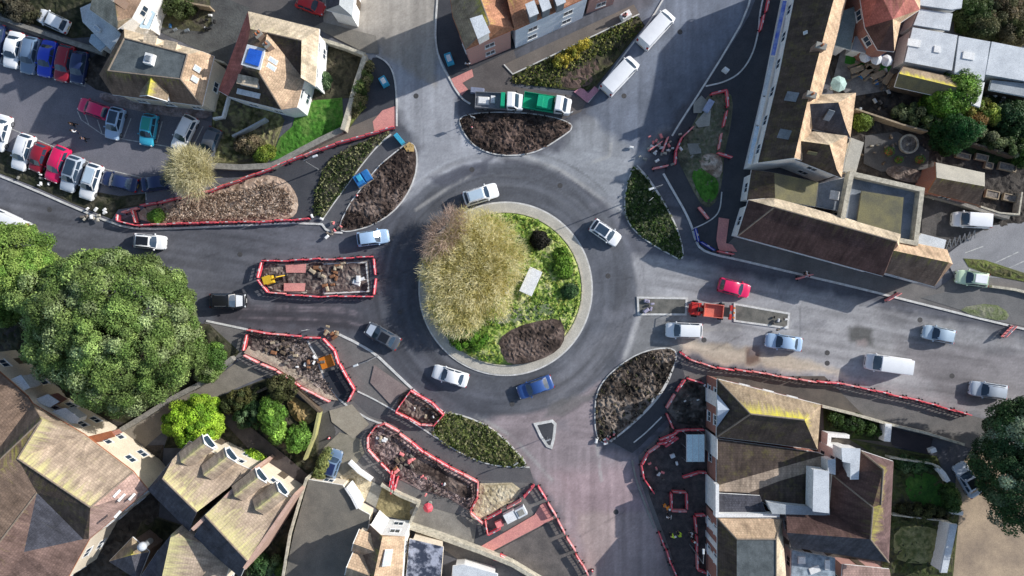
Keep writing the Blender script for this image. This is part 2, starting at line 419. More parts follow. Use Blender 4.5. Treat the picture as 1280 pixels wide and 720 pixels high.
mat('hivis_orange', (.90, .28, .02), c2=(.7, .22, .02), rough=.6)
mat('skin', (.48, .28, .19), rough=.6); mat('hair', (.03, .02, .015))
mat('denim', (.03, .04, .08)); mat('darkcloth', (.025, .025, .03)); mat('redcloth', (.4, .02, .02))
mat('green_paint', (.01, .42, .22), c2=(.01, .34, .18), rough=.45)
mat('red_paint', (.62, .04, .03), c2=(.48, .03, .03), rough=.45)
mat('blue_sheet', (.03, .20, .50), c2=(.03, .13, .36), rough=.4, bump=.5, bscale=3)
mat('cyan_paint', (.06, .42, .62), c2=(.05, .32, .48), rough=.4)
mat('turf', (.05, .26, .035), c2=(.04, .20, .03), scale=2, bump=.4)
mat('lamp_red', (.45, .01, .01), rough=.2); mat('lamp_white', (.75, .78, .8), rough=.15)
mat('plate_y', (.65, .48, .03), rough=.4); mat('terracotta', (.45, .16, .07), c2=(.34, .12, .06))
mat('bark', (.10, .075, .05), c2=(.06, .045, .03), scale=4, bump=.6)
mat('rubbish', (.30, .26, .22), c2=(.08, .07, .06), scale=2, bump=.5)
glass_mat()
brick_mat('brick_red', (.36, .10, .06), (.28, .075, .05))
brick_mat('brick_brown', (.26, .15, .10), (.20, .11, .075))
brick_mat('brick_pink', (.68, .34, .29), (.58, .28, .24))
roof_mat('tile_rust', (.50, .25, .15), (.42, .20, .12), moss=(.62, .50, .10), mossamt=.2, ridge=.4)
roof_mat('tile_brown', (.26, .18, .13), (.20, .14, .105), mossamt=.25, ridge=.35)
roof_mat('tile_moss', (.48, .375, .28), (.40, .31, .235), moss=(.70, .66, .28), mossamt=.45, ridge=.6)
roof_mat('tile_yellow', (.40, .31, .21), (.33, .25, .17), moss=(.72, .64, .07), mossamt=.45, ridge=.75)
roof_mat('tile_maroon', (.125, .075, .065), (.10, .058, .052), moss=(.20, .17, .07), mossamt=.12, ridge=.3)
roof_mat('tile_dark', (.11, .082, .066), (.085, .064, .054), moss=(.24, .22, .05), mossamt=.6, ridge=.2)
roof_mat('tile_orange', (.66, .48, .32), (.57, .40, .27), moss=(.60, .50, .24), mossamt=.15, ridge=.1)
roof_mat('tile_tan', (.66, .55, .41), (.57, .47, .34), moss=(.60, .56, .30), mossamt=.4, ridge=.3)
roof_mat('tile_red', (.46, .17, .14), (.38, .14, .12), moss=(.35, .25, .10), mossamt=.1, ridge=.2)
roof_mat('tile_pink', (.52, .35, .29), (.43, .29, .25), moss=(.5, .42, .25), mossamt=.15, ridge=.3)
roof_mat('slate', (.11, .11, .13), (.085, .085, .10), moss=(.3, .3, .2), mossamt=.1, ridge=.1)
mat('bar_faded', (.78, .14, .14), c2=(.66, .08, .09), rough=.6, scale=2)
# ================================================================= GROUND
me = bpy.data.meshes.new('ground'); me.from_pydata([(-1500, -1500, -.06), (1500, -1500, -.06), (1500, 1500, -.06), (-1500, 1500, -.06)], [], [(0, 1, 2, 3)])
tag(link('ground', me, mat('earth', (.12, .11, .07), c2=(.07, .09, .04), scale=.12, bump=.3)), kind='structure')

def build_road():
    cell = .22
    xs = np.arange(-72, 72.1, cell); ys = np.arange(-44, 44.1, cell); GX, GY = np.meshgrid(xs, ys)
    px = 640 + GX * 10; py = 360 - GY * 10
    wx = px + (fbm(px / 14, py / 14, 3) - .5) * 14; wy = py + (fbm(px / 14, py / 14, 9) - .5) * 14
    col = np.zeros(px.shape + (3,)); col[:] = (.115, .118, .135)
    def soft(poly, c, s=6, amt=1.0, warp=True, broken=0):
        nonlocal col
        x, y = (wx, wy) if warp else (px, py)
        ins = inside(x, y, poly); d = edist(x, y, poly); sd = np.where(ins, d, -d)
        a = np.clip(sd / s + .5, 0, 1) * amt
        if broken: a = a * np.clip((fbm(px / 22, py / 22, 31) - .5) * 4 + 1 - broken, 0, 1)
        col = col * (1 - a[..., None]) + np.array(c) * a[..., None]
    def line(pts, c, w, amt=1.0, s=2):
        nonlocal col
        d = edist(px, py, pts, False); a = np.clip((w - d) / s, 0, 1) * amt * np.clip((fbm(px / 9, py / 9, 55) - .28) * 4, .2, 1)
        col = col * (1 - a[..., None]) + np.array(c) * a[..., None]
    # old, paler surfacing of the arms
    soft([(-80, 190), (120, 255), (230, 300), (430, 300), (520, 330), (500, 420), (420, 410), (300, 402), (260, 398), (-80, 400)], (.118, .121, .138), 10)
    soft([(440, 60), (560, 60), (575, 150), (630, 205), (560, 228), (520, 262), (496, 250), (524, 190), (495, 130)], (.36, .367, .39), 10)
    soft([(395, -40), (560, -40), (545, 60), (545, 110), (470, 60), (400, 35)], (.36, .33, .29), 8)
    soft([(640, 195), (700, 190), (725, 150), (800, 130), (835, 160), (790, 215), (780, 268), (700, 212)], (.29, .30, .315), 10)
    soft([(735, 140), (840, -40), (960, -40), (935, 20), (830, 160), (790, 190)], (.17, .19, .23), 10)
    soft([(790, 320), (860, 330), (930, 345), (1300, 430), (1300, 590), (1230, 520), (1000, 472), (850, 440), (780, 450), (760, 400)], (.33, .325, .33), 12)
    soft([(830, 425), (900, 428), (1010, 452), (1060, 470), (900, 455), (855, 438)], (.50, .43, .34), 7)
    soft([(1120, 425), (1300, 440), (1300, 540), (1180, 500), (1140, 470)], (.24, .225, .23), 22)
    soft([(650, 500), (755, 455), (748, 560), (800, 570), (850, 760), (740, 760), (690, 620), (655, 585), (600, 530)], (.30, .25, .255), 10)
    soft([(690, 590), (800, 580), (825, 650), (720, 660)], (.34, .255, .26), 20)
    soft([(720, 640), (830, 640), (860, 760), (740, 760)], (.37, .29, .27), 10)
    soft([(260, 370), (450, 372), (500, 420), (420, 412), (270, 405)], (.072, .068, .078), 12)
    soft([(820, 380), (850, 378), (850, 440), (780, 450), (800, 400)], (.20, .20, .20), 6)
    # fresh circulating carriageway
    r = np.hypot(px - 632, py - 361); th = np.arctan2(py - 361, px - 632)
    rw = r + (fbm(px / 18, py / 18, 12) - .5) * 5
    outer = 163 + 5 * np.sin(th * 2 + .7)
    a = np.clip((outer - rw) / 5, 0, 1) * .93
    ringc = np.array((.118, .124, .14))
    col = col * (1 - a[..., None]) + ringc * a[..., None]
    soft([(420, 300), (520, 262), (522, 330), (530, 420), (575, 470), (640, 500), (600, 535), (520, 480), (470, 430), (430, 380)], (.082, .085, .10), 22, .8)  # left side darkened: the bare tree's soft shade painted into the road colour
    soft([(690, 470), (740, 420), (790, 400), (745, 470), (690, 515)], (.20, .20, .215), 16, .6)
    # seam lines and worn bands
    for rr, am, ww in ((outer + 5, .55, 4.2), (outer - 30, .10, 3), (outer - 18, .12, 2)):
        k = np.clip(1 - np.abs(r - rr) / ww, 0, 1) * am * np.clip((vnoise(th * 5 + 9, r * 0, 4) - .2) * 2.2, 0, 1)
        if am > .3: k = k * ((th > -1.65) & (th < -.42) | (th > 1.2) & (th < 1.75) | (th > -2.3) & (th < -1.9))
        col = col * (1 - k[..., None]) + np.array((.36, .36, .36)) * k[..., None]
    # wheel wear along the circle, and along the east-west roads
    s1 = fbm(r / 6.0, th * 2.2 + 7, 21); col *= np.where((r < 175)[..., None], 1 + (s1[..., None] - .5) * .95, 1)
    s2 = fbm(px / 90 + py / 700, (py - px * .16) / 5, 44); far = np.clip((r - 170) / 30, 0, 1)
    ew = ((py > 190) & (py < 560)); col *= 1 + ((s2 - .5) * .8 * far * ew)[..., None]
    s3 = fbm((px - py * .0) / 5, py / 80, 61); ns = (py < 190) | (py > 560); col *= 1 + ((s3 - .5) * .55 * far * ns)[..., None]
    # tracks under the machines on the west arm
    for y0, am in ((382, .5), (386, .35), (397, .4)):
        line([(300, y0), (350, y0 + 1), (430, y0 + 4), (452, y0 + 10)], (.30, .25, .27), 2.4, am)
    # surfacing joints / thin cracks, dark
    for ln in ([(60, 300), (95, 270)], [(55, 305), (120, 262)], [(120, 370), (260, 320), (420, 296)], [(255, 322), (350, 290)], [(480, 330), (520, 345)],
               [(450, 360), (520, 335)], [(430, 305), (505, 270)], [(560, 238), (600, 222), (640, 214)], [(655, 232), (705, 212)], [(690, 530), (745, 492)],
               [(690, 512), (800, 455)], [(740, 355), (800, 345)], [(742, 430), (790, 395)], [(1000, 385), (1000, 420)], [(890, 438), (935, 415)],
               [(725, 670), (780, 640)], [(530, 330), (480, 350)], [(960, 320), (978, 378)]):
        line(ln, (.05, .05, .058), 1.4, .6)
    for ln in ([(650, 192), (700, 212), (740, 240), (785, 268)], [(800, 395), (780, 448)], [(735, 205), (762, 195), (764, 180)], [(520, 262), (560, 235), (600, 212)],
               [(880, 412), (925, 412)], [(595, 520), (640, 545), (690, 600)], [(745, 545), (752, 600)]):
        line(ln, (.42, .41, .39), 3.0, .6)
    # stains, patches, a scuffed repair on the east arm
    soft([(932, 436), (950, 436), (950, 456), (932, 456)], (.19, .13, .10), 5)
    soft([(1060, 410), (1075, 404), (1092, 412), (1090, 436), (1072, 430), (1060, 426)], (.085, .085, .08), 6, .85, True, .15)
    soft([(1070, 424), (1084, 426), (1082, 434), (1070, 432)], (.30, .25, .24), 4, .7)
    soft([(536, 222), (620, 196), (610, 216), (556, 234)], (.10, .105, .13), 6, .8)
    soft([(690, 505), (745, 487), (740, 500), (700, 520), (685, 520)], (.17, .16, .155), 6, .8)
    for i in range(46):
        cx = RNG.uniform(0, 1280); cy = RNG.uniform(180, 620); w = RNG.uniform(6, 28); h = RNG.uniform(3, 9); a = RNG.uniform(-.4, .5)
        if math.hypot(cx - 632, cy - 361) < 110: continue
        ca, sa = math.cos(a), math.sin(a); q = [(cx + x * ca - y * sa, cy + x * sa + y * ca) for x, y in ((-w, -h), (w, -h), (w, h), (-w, h))]
        soft(q, tuple(np.array((.14, .14, .155)) * RNG.uniform(.6, 1.7)), 5, .35)
    g = fbm(px / 60, py / 60, 71); col *= (1 + (g - .5) * .7)[..., None]; g = fbm(px / 9, py / 9, 91); col *= (1 + (g - .5) * .3)[..., None]
    col *= RNG.normal(1, .05, px.shape)[..., None]
    n, m_ = px.shape
    me = bpy.data.meshes.new('road'); co = np.stack([GX, GY, np.zeros_like(GX)], 2).reshape(-1, 3)
    idx = np.arange(n * m_).reshape(n, m_); F = np.stack([idx[:-1, :-1], idx[:-1, 1:], idx[1:, 1:], idx[1:, :-1]], 2).reshape(-1, 4)
    me.vertices.add(len(co)); me.vertices.foreach_set('co', co.astype(np.float32).ravel())
    me.loops.add(F.size); me.loops.foreach_set('vertex_index', F.astype(np.int32).ravel())
    me.polygons.add(len(F)); me.polygons.foreach_set('loop_start', np.arange(0, F.size, 4, dtype=np.int32)); me.update(calc_edges=True)
    set_col(me, np.clip(col.reshape(-1, 3), .02, .7))
    tag(link('road', me, MATS['roadmat']), kind='structure')
build_road()

# ------------------------------------------------- palettes
SOIL = [(.035, .025, .02), (.07, .05, .04), (.12, .085, .07), (.20, .15, .125), (.05, .035, .03)]
MULCH = [(.03, .02, .017), (.075, .052, .042), (.13, .095, .078), (.05, .035, .03), (.21, .16, .135)]
DIRT = [(.06, .048, .043), (.13, .10, .088), (.21, .165, .145), (.09, .07, .062), (.34, .28, .25)]
PINKDIRT = [(.11, .08, .07), (.24, .17, .155), (.34, .25, .23), (.16, .115, .105), (.44, .34, .31)]
GRASS = [(.10, .17, .03), (.27, .38, .07), (.42, .50, .12), (.18, .28, .05), (.55, .54, .24)]
GRASSB = [(.03, .10, .012), (.06, .19, .02), (.09, .25, .035), (.04, .13, .015), (.13, .24, .05)]
DRY = [(.30, .24, .14), (.50, .42, .28), (.60, .52, .36), (.40, .32, .20), (.68, .60, .44)]
TANG = [(.18, .12, .08), (.38, .27, .20), (.54, .42, .32), (.26, .18, .13), (.66, .55, .45)]
SCRUB = [(.03, .035, .012), (.07, .085, .02), (.13, .12, .05), (.05, .05, .03), (.16, .19, .05)]
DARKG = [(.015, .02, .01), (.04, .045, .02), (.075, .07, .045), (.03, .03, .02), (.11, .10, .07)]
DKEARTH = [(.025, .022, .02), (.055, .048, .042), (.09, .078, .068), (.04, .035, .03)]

# ------------------------------------------------- central island
circ = lambda r, n=96, cx=632, cy=361: [(cx + r * math.cos(2 * math.pi * i / n), cy + r * math.sin(2 * math.pi * i / n)) for i in range(n)]
tag(link('kerb', ribbon_mesh('kerb', [P(*p) for p in circ(108)], .2, -.02, .10, True), MATS['kerb']), kind='structure')
tag(link('island_apron', ribbon_mesh('island_apron', [P(*p) for p in circ(101.5, 96)], 1.12, -.02, .14, True), MATS['apron']), kind='structure')
tag(link('kerb', ribbon_mesh('kerb', [P(*p) for p in circ(95.5)], .12, -.02, .26, True), MATS['palestone']), kind='structure')
patch('island_grass', circ(95), GRASS, z=.14, amp=.22, cell=.3, sm=0, dome=.25, contrast=1.2)
patch('soil_bed', [(622, 424), (645, 408), (672, 401), (698, 397), (706, 410), (704, 430), (688, 444), (660, 454), (636, 455), (628, 444)], SOIL, z=.60, amp=.22, cell=.25, contrast=.8)
patch('soil_bed', [(663, 290), (680, 289), (688, 302), (680, 311), (664, 309)], [(.02, .015, .01), (.05, .035, .03), (.03, .02, .02)], z=.42, amp=.3, cell=.22)
patch('trodden_grass', [(640, 380), (680, 372), (700, 385), (690, 400), (650, 404), (615, 410), (620, 392)], [(.16, .17, .12), (.24, .26, .17), (.14, .2, .07)], z=.47, amp=.1, cell=.3)

# ------------------------------------------------- islands round the junction
NWI = [(425, 282), (437, 256), (452, 237), (472, 210), (492, 193), (512, 178), (519, 184), (521, 202), (518, 222), (507, 246), (490, 266), (466, 281), (442, 288), (428, 289)]
patch('mulch_bed', NWI, MULCH, z=.13, amp=.3, cell=.27, sm=1, contrast=1.3); kerb(NWI, closed=True)
zone('pavement_corner', [(505, 184), (512, 178), (518, 182), (518, 190), (509, 190)], mat('ochre', (.6, .4, .16)), z=.32)
NIS = [(573, 147), (579, 164), (590, 179), (606, 189), (628, 194), (655, 193), (676, 187), (697, 174), (718, 159), (703, 150), (668, 143), (630, 141), (598, 142)]
patch('mulch_bed', NIS, [(.02, .015, .013), (.05, .035, .03), (.11, .075, .06), (.035, .025, .02), (.16, .11, .09)], z=.13, amp=.3, cell=.27, contrast=1.2)
kerb(NIS, closed=True)
NEI = [(792, 209), (785, 228), (781, 250), (783, 272), (793, 288), (812, 303), (835, 316), (852, 325), (853, 312), (847, 290), (836, 266), (820, 240), (806, 220)]
patch('planted_bed', NEI, [(.02, .035, .012), (.05, .08, .02), (.09, .10, .04), (.03, .04, .02), (.12, .13, .07)], z=.13, amp=.25, cell=.28); kerb(NEI, closed=True, sm=1)
cover('groundcover_plants', 'low green ground cover plants with pale tips in the north-east traffic island', 'plants', NEI, 700, .3, .10, [(.05, .10, .02), (.09, .15, .03), (.03, .06, .015), (.20, .22, .12)])
SEI = [(843, 436), (820, 436), (797, 443), (776, 456), (756, 474), (746, 492), (744, 515), (745, 540), (751, 553), (762, 551), (785, 533), (808, 511), (825, 490), (836, 470), (845, 448)]
patch('mulch_bed', SEI, [(.015, .012, .01), (.06, .048, .038), (.13, .10, .08), (.04, .03, .025), (.26, .21, .17)], z=.13, amp=.35, cell=.28, contrast=1.4); kerb(SEI, closed=True)
cover('groundcover_plants', 'sparse dull olive plants coming up through the mulch of the south-east traffic island', 'plants', SEI, 90, .3, .10, [(.13, .12, .05), (.20, .17, .09), (.06, .07, .03)])
TRI = [(669, 530), (690, 526), (694, 530), (692, 548), (689, 559), (684, 557), (676, 545)]
zone('refuge_paving', TRI, MATS['path_asphalt'], z=.10); kerb(TRI, closed=True, sm=0, w=.28)
SI = [(548, 520), (560, 516), (582, 521), (608, 532), (628, 547), (645, 565), (660, 582), (640, 583), (612, 580), (585, 570), (560, 556), (540, 541)]
patch('planted_bed', SI, SCRUB, z=.13, amp=.25, cell=.28, contrast=1.2); kerb(SI, closed=True)
cover('groundcover_plants', 'speckled green and yellow ground cover plants in the southern traffic island', 'plants', SI, 620, .3, .10, [(.10, .14, .03), (.20, .24, .07), (.05, .07, .02), (.34, .33, .17)])
# bed and path west of the north-west island
BW = [(392, 268), (394, 240), (402, 218), (412, 200), (432, 187), (456, 176), (484, 164), (488, 167), (470, 184), (452, 206), (434, 231), (417, 254), (405, 272)]
patch('planted_bed', BW, DARKG, z=.12, amp=.2, cell=.3, sm=0)
cover('hedging_plants', 'rows of young hedging plants between the two narrow kerbed paths of the north-west corner', 'plants', BW, 0, .34, .10, [(.09, .13, .03), (.20, .21, .09), (.05, .08, .02), (.32, .32, .16)], row=(.9, .36), leaves=9)
zone('footpath', [(405, 272), (417, 254), (434, 231), (452, 206), (470, 184), (490, 168), (512, 178), (492, 193), (472, 210), (452, 237), (437, 256), (425, 282)], MATS['path_grey'])
kerb([(404, 273), (417, 254), (434, 231), (452, 206), (470, 184), (489, 168)], w=.16)
zone('footpath', [(300, 226), (330, 214), (415, 182), (455, 165), (470, 168), (432, 187), (412, 200), (402, 218), (394, 240), (392, 274), (345, 276), (372, 250), (362, 230), (342, 224)], MATS['path_asphalt'])
zone('verge_path', [(150, 262), (180, 254), (262, 236), (340, 206), (425, 163), (494, 134), (496, 158), (455, 172), (380, 196), (330, 214), (262, 244), (180, 262)], MATS['tanpave'])
patch('earth_bank', [(172, 262), (205, 254), (250, 244), (290, 230), (330, 218), (352, 222), (366, 234), (374, 252), (370, 270), (355, 275), (300, 277), (220, 279), (176, 278)], TANG, z=.06, amp=.25, cell=.3, contrast=.7)
patch('grass_tuft_strip', [(186, 264), (206, 262), (214, 268), (208, 276), (188, 276)], GRASS, z=.22, amp=.2, cell=.28)
kerb([(-20, 212), (40, 236), (90, 258), (145, 281), (175, 287), (260, 284), (400, 277), (410, 290), (428, 291)], w=.2, sm=1)
# north-west corner pavement with crossing pad
zone('footpath', [(466, 72), (478, 72), (490, 84), (495, 105), (496, 134), (458, 150), (430, 162), (448, 110)], MATS['path_asphalt'])
kerb([(470, 70), (482, 76), (491, 88), (495, 108), (496, 134), (496, 158)], w=.16)
zone('tactile_paving', [(466, 152), (478, 138), (496, 132), (497, 158), (468, 164)], MATS['pinkpave'])
# ------------------------------------------------- north side
zone('footpath', [(548, -30), (545, 20), (545, 60), (557, 85), (567, 105), (590, 90), (640, 66), (760, 0), (800, -30)], MATS['path_asphalt'])
kerb([(549, -30), (545, 20), (544, 55), (552, 82), (562, 98), (568, 110), (578, 124), (588, 130)], w=.18)
zone('service_path', [(580, 92), (642, 62), (650, 90), (640, 108), (705, 118), (735, 124), (726, 140), (700, 150), (600, 142), (582, 128), (568, 108)], mat('path_brown', (.14, .125, .12), c2=(.10, .09, .088), scale=.5))
zone('walkway', [(630, 81), (792, 6), (799, 18), (641, 93)], MATS['tanpave'], z=.13)
kerb([(630, 81), (641, 93), (799, 18)], w=.12, sm=0, h=.16)
NB = [(641, 94), (797, 20), (806, 32), (775, 70), (745, 108), (734, 114), (706, 112), (675, 108), (640, 104)]
patch('planted_bed', NB, [(.03, .035, .012), (.06, .07, .025), (.10, .09, .05), (.04, .035, .025)], z=.10, amp=.2, cell=.3, sm=0)
cover('hedging_plants', 'rows of young hedging plants beside the walkway below the white fronted terrace', 'plants', [(641, 94), (797, 20), (806, 32), (770, 66), (745, 72), (700, 100), (700, 110), (675, 108), (640, 104)], 0, .34, .11,
      [(.08, .12, .02), (.22, .24, .05), (.04, .06, .015), (.30, .30, .09)], row=(-.44 + math.pi, .38), leaves=9)
patch('bare_bed', [(690, 100), (708, 88), (738, 74), (752, 76), (748, 92), (734, 110), (706, 111)], [(.08, .055, .045), (.16, .11, .09), (.10, .07, .06)], z=.16, amp=.2, cell=.28)
kerb([(735, 128), (750, 110), (775, 75), (812, 28), (840, -20)], w=.16, sm=1)
zone('tactile_paving', [(564, 99), (590, 87), (592, 96), (578, 104), (585, 112), (577, 120), (568, 108)], MATS['pinkpave'], z=.135)
zone('tactile_paving', [(717, 115), (727, 109), (735, 117), (743, 108), (749, 113), (734, 129)], mat('pinkpave2', (.62, .30, .36)), z=.135)
# ------------------------------------------------- north-east corner
zone('footpath', [(1000, -30), (995, 20), (972, 90), (955, 170), (938, 230), (930, 260), (922, 290), (918, 322), (895, 320), (874, 312), (868, 290), (850, 255), (830, 217), (838, 190), (852, 155), (880, 110), (912, 60), (936, 20), (956, -30)], MATS['path_asphalt'])
kerb([(945, -30), (932, 20), (908, 62), (878, 110), (852, 150), (840, 170)], w=.18, sm=1)
kerb([(962, -30), (950, 10), (948, 40), (940, 70), (925, 92), (905, 103), (882, 108)], w=.15)
NEP = [(866, 158), (882, 118), (905, 112), (917, 122), (913, 160), (905, 192), (903, 225), (897, 250), (884, 262), (872, 250), (856, 218), (846, 198), (850, 178)]
patch('verge', NEP, [(.07, .07, .05), (.13, .14, .09), (.19, .17, .12), (.09, .11, .05), (.24, .22, .16)], z=.07, amp=.25, cell=.3)
patch('grass', [(862, 215), (880, 208), (898, 225), (897, 245), (884, 256), (872, 243)], GRASSB, z=.22, amp=.25, cell=.28)
patch('earth_bank', [(872, 196), (893, 190), (903, 200), (902, 220), (890, 224), (876, 214)], TANG, z=.22, amp=.25, cell=.28)
zone('concrete_pad', [(866, 130), (876, 120), (884, 128), (876, 142), (866, 142)], MATS['concrete'], z=.3)
zone('concrete_pad', [(880, 140), (888, 138), (886, 158), (872, 160), (868, 154)], MATS['concrete_light'], z=.31)
zone('concrete_pad', [(858, 180), (874, 180), (876, 192), (862, 194)], MATS['concrete'], z=.3)
kerb([(796, 207), (810, 222), (824, 243), (838, 268), (849, 292), (852, 312)], w=.14)
kerb([(829, 217), (842, 240), (856, 264), (865, 284), (869, 300), (876, 312), (895, 319), (920, 324), (1000, 343), (1060, 357), (1120, 372), (1180, 387), (1240, 402), (1300, 416)], w=.22, sm=1)
kerb([(866, 286), (880, 280), (893, 272), (900, 262), (902, 240)], w=.12)
zone('footpath', [(895, 319), (918, 296), (922, 298), (1105, 346), (1170, 362), (1200, 340), (1300, 350), (1300, 416), (1240, 402), (1120, 372), (1000, 343), (920, 324)], MATS['path_old'], z=.10)
zone('tactile_paving', [(898, 272), (911, 274), (907, 304), (915, 306), (921, 315), (898, 313), (895, 300)], MATS['pinkpave'], z=.15)
# forecourt and drives on the east edge
zone('forecourt', [(1180, 320), (1230, 283), (1300, 275), (1300, 350), (1192, 345)], mat('court', (.31, .31, .32), c2=(.24, .24, .25), scale=.4), z=.12)
patch('grass_verge', [(1203, 323), (1230, 325), (1300, 348), (1300, 356), (1240, 345), (1210, 334)], SCRUB, z=.16, amp=.3, cell=.3, sm=0)
zone('driveway', [(1150, 372), (1210, 358), (1300, 362), (1300, 412), (1240, 400)], mat('drv2', (.19, .185, .18), c2=(.13, .13, .13), scale=.4), z=.14)
patch('scrub_strip', [(1195, 385), (1240, 378), (1262, 392), (1255, 402), (1215, 395)], [(.16, .16, .13), (.24, .24, .17), (.15, .18, .08)], z=.17, amp=.15, cell=.3)
for a, b in (((1206, 316), (1228, 308)), ((1240, 330), (1272, 315)), ((1250, 340), (1280, 326))):
    kerb([a, b], w=.1, h=.13, sm=0, m=MATS['linepaint'], name='bay_line')
# ------------------------------------------------- south-east corner
zone('footpath', [(853, 440), (870, 452), (895, 460), (940, 464), (1022, 477), (1133, 497), (1213, 519), (1300, 545), (1300, 590), (1200, 556), (1108, 530), (1028, 508), (897, 474), (884, 474), (884, 760), (850, 760), (822, 664), (800, 600), (798, 570), (838, 530), (846, 470)], MATS['path_old'])
zone('trench_paving', [(838, 480), (858, 474), (884, 480), (884, 760), (856, 760), (838, 690), (812, 620), (802, 578), (815, 560), (836, 545)], mat('blackdirt', (.12, .10, .095), c2=(.05, .045, .045), scale=1.2, bump=.5, bscale=5))
patch('trench_soil', [(856, 474), (880, 479), (883, 500), (880, 536), (846, 528), (833, 512)], [(.02, .018, .016), (.05, .045, .04), (.08, .07, .06), (.20, .18, .16)], z=.10, amp=.25, cell=.28, sm=0)
zone('footpath', [(764, 552), (786, 534), (810, 512), (828, 490), (840, 468), (850, 450), (856, 470), (838, 520), (800, 558), (790, 566)], MATS['path_asphalt'])
kerb([(763, 552), (786, 534), (810, 512), (828, 490), (838, 470), (844, 450)], w=.16)
kerb([(792, 553), (808, 540), (827, 521)], w=.12)
kerb([(790, 575), (795, 600), (806, 630), (818, 660)], w=.2, m=MATS['concrete'])
zone('driveway', [(1195, 592), (1215, 560), (1300, 560), (1300, 740), (1178, 740), (1190, 660)], MATS['drive'])
# ------------------------------------------------- south-west corner
zone('footpath', [(255, 402), (310, 412), (376, 420), (422, 418), (469, 442), (513, 484), (556, 517), (540, 541), (560, 556), (585, 570), (612, 580), (660, 583), (668, 605), (692, 640), (735, 715), (745, 760), (660, 760), (512, 657), (470, 605), (425, 560), (400, 520), (330, 470), (300, 450), (262, 415)], MATS['path_old'])
zone('new_footpath', [(447, 489), (470, 498), (493, 513), (527, 533), (560, 556), (590, 572), (625, 582), (662, 584), (668, 604), (630, 602), (597, 600), (560, 582), (530, 565), (500, 540), (485, 528), (462, 520), (440, 500)], mat('path_new', (.13, .125, .125), c2=(.10, .095, .10), scale=.4))
zone('concrete_slab', [(412, 513), (440, 505), (462, 530), (442, 548), (415, 527)], mat('slab', (.36, .32, .25), c2=(.30, .26, .2), scale=.8), z=.16)
zone('concrete_slab', [(468, 456), (510, 485), (488, 505), (463, 478)], mat('slab2', (.30, .24, .22), c2=(.22, .17, .16), scale=.5), z=.17)
kerb([(258, 401), (310, 412)], w=.2, sm=0)
kerb([(424, 418), (447, 429), (469, 442), (490, 462), (513, 484), (535, 503), (556, 516)], w=.24, sm=1)
kerb([(447, 489), (466, 498), (484, 508), (505, 520), (530, 537), (560, 556), (590, 571), (625, 581), (662, 584)], w=.14, sm=1)
kerb([(385, 426), (396, 447), (402, 464), (410, 480), (424, 499), (440, 512), (469, 528), (485, 529)], w=.18, sm=1)
patch('dug_ground', [(310, 416), (345, 419), (378, 424), (396, 447), (404, 470), (424, 500), (410, 500), (376, 478), (346, 458), (306, 440)], DIRT, z=.10, amp=.3, cell=.28, sm=0, contrast=1.2)
patch('sand_strip', [(312, 432), (335, 440), (372, 462), (408, 490), (424, 500), (404, 498), (376, 480), (346, 459), (306, 441)], [(.42, .34, .26), (.52, .44, .35), (.34, .27, .2)], z=.3, amp=.12, cell=.3, sm=0)
zone('fresh_asphalt', [(404, 466), (424, 460), (442, 487), (434, 502), (424, 498), (408, 478)], mat('blacktop', (.035, .038, .048), c2=(.025, .028, .036), scale=.5), z=.2)
patch('dug_ground', [(462, 540), (478, 531), (500, 542), (528, 566), (560, 583), (592, 603), (596, 620), (586, 638), (560, 622), (525, 612), (498, 598), (482, 585), (460, 562)], PINKDIRT, z=.10, amp=.3, cell=.28, sm=0, contrast=1.3)
patch('dug_ground', [(500, 560), (540, 576), (560, 590), (590, 606), (590, 626), (560, 612), (535, 596), (515, 590)], MULCH, z=.34, amp=.2, cell=.28, contrast=1.2)
patch('dug_ground', [(500, 492), (513, 487), (553, 518), (540, 532), (524, 530), (495, 514)], MULCH, z=.12, amp=.3, cell=.25, sm=0, contrast=1.5)
patch('dry_grass', [(600, 604), (640, 603), (652, 612), (640, 628), (610, 648), (592, 652), (586, 640), (596, 622)], DRY, z=.1, amp=.2, cell=.28, sm=0)
zone('yard', [(513, 628), (525, 630), (602, 652), (592, 684), (512, 660)], mat('yardc', (.30, .28, .245), c2=(.19, .175, .155), scale=.5, bump=.3), z=.15)
zone('dark_ground', [(596, 655), (630, 664), (612, 686), (592, 682)], MATS['path_asphalt'], z=.17)
zone('tactile_paving', [(598, 684), (668, 643), (676, 630), (681, 628), (692, 648), (612, 690)], MATS['pinkpave'], z=.18)
zone('pavement', [(612, 692), (692, 650), (735, 715), (750, 770), (700, 770), (640, 706)], mat('pv3', (.19, .165, .15), c2=(.10, .09, .085), scale=.45, bump=.3), z=.16)
patch('dry_lawn', [(424, 594), (436, 583), (466, 602), (457, 626), (447, 632)], DRY, z=.1, amp=.15, cell=.3, sm=0)
zone('concrete_path', [(457, 626), (466, 602), (478, 608), (470, 634)], MATS['concrete'], z=.15)
patch('dry_lawn', [(470, 634), (478, 608), (522, 630), (514, 652), (480, 644)], [(.20, .17, .09), (.32, .27, .14), (.26, .22, .12)], z=.1, amp=.15, cell=.3, sm=0)
zone('driveway', [(408, 600), (404, 560), (425, 540), (450, 548), (456, 566), (440, 586), (424, 596)], mat('drv4', (.30, .27, .21), c2=(.22, .2, .15), scale=.6), z=.14)
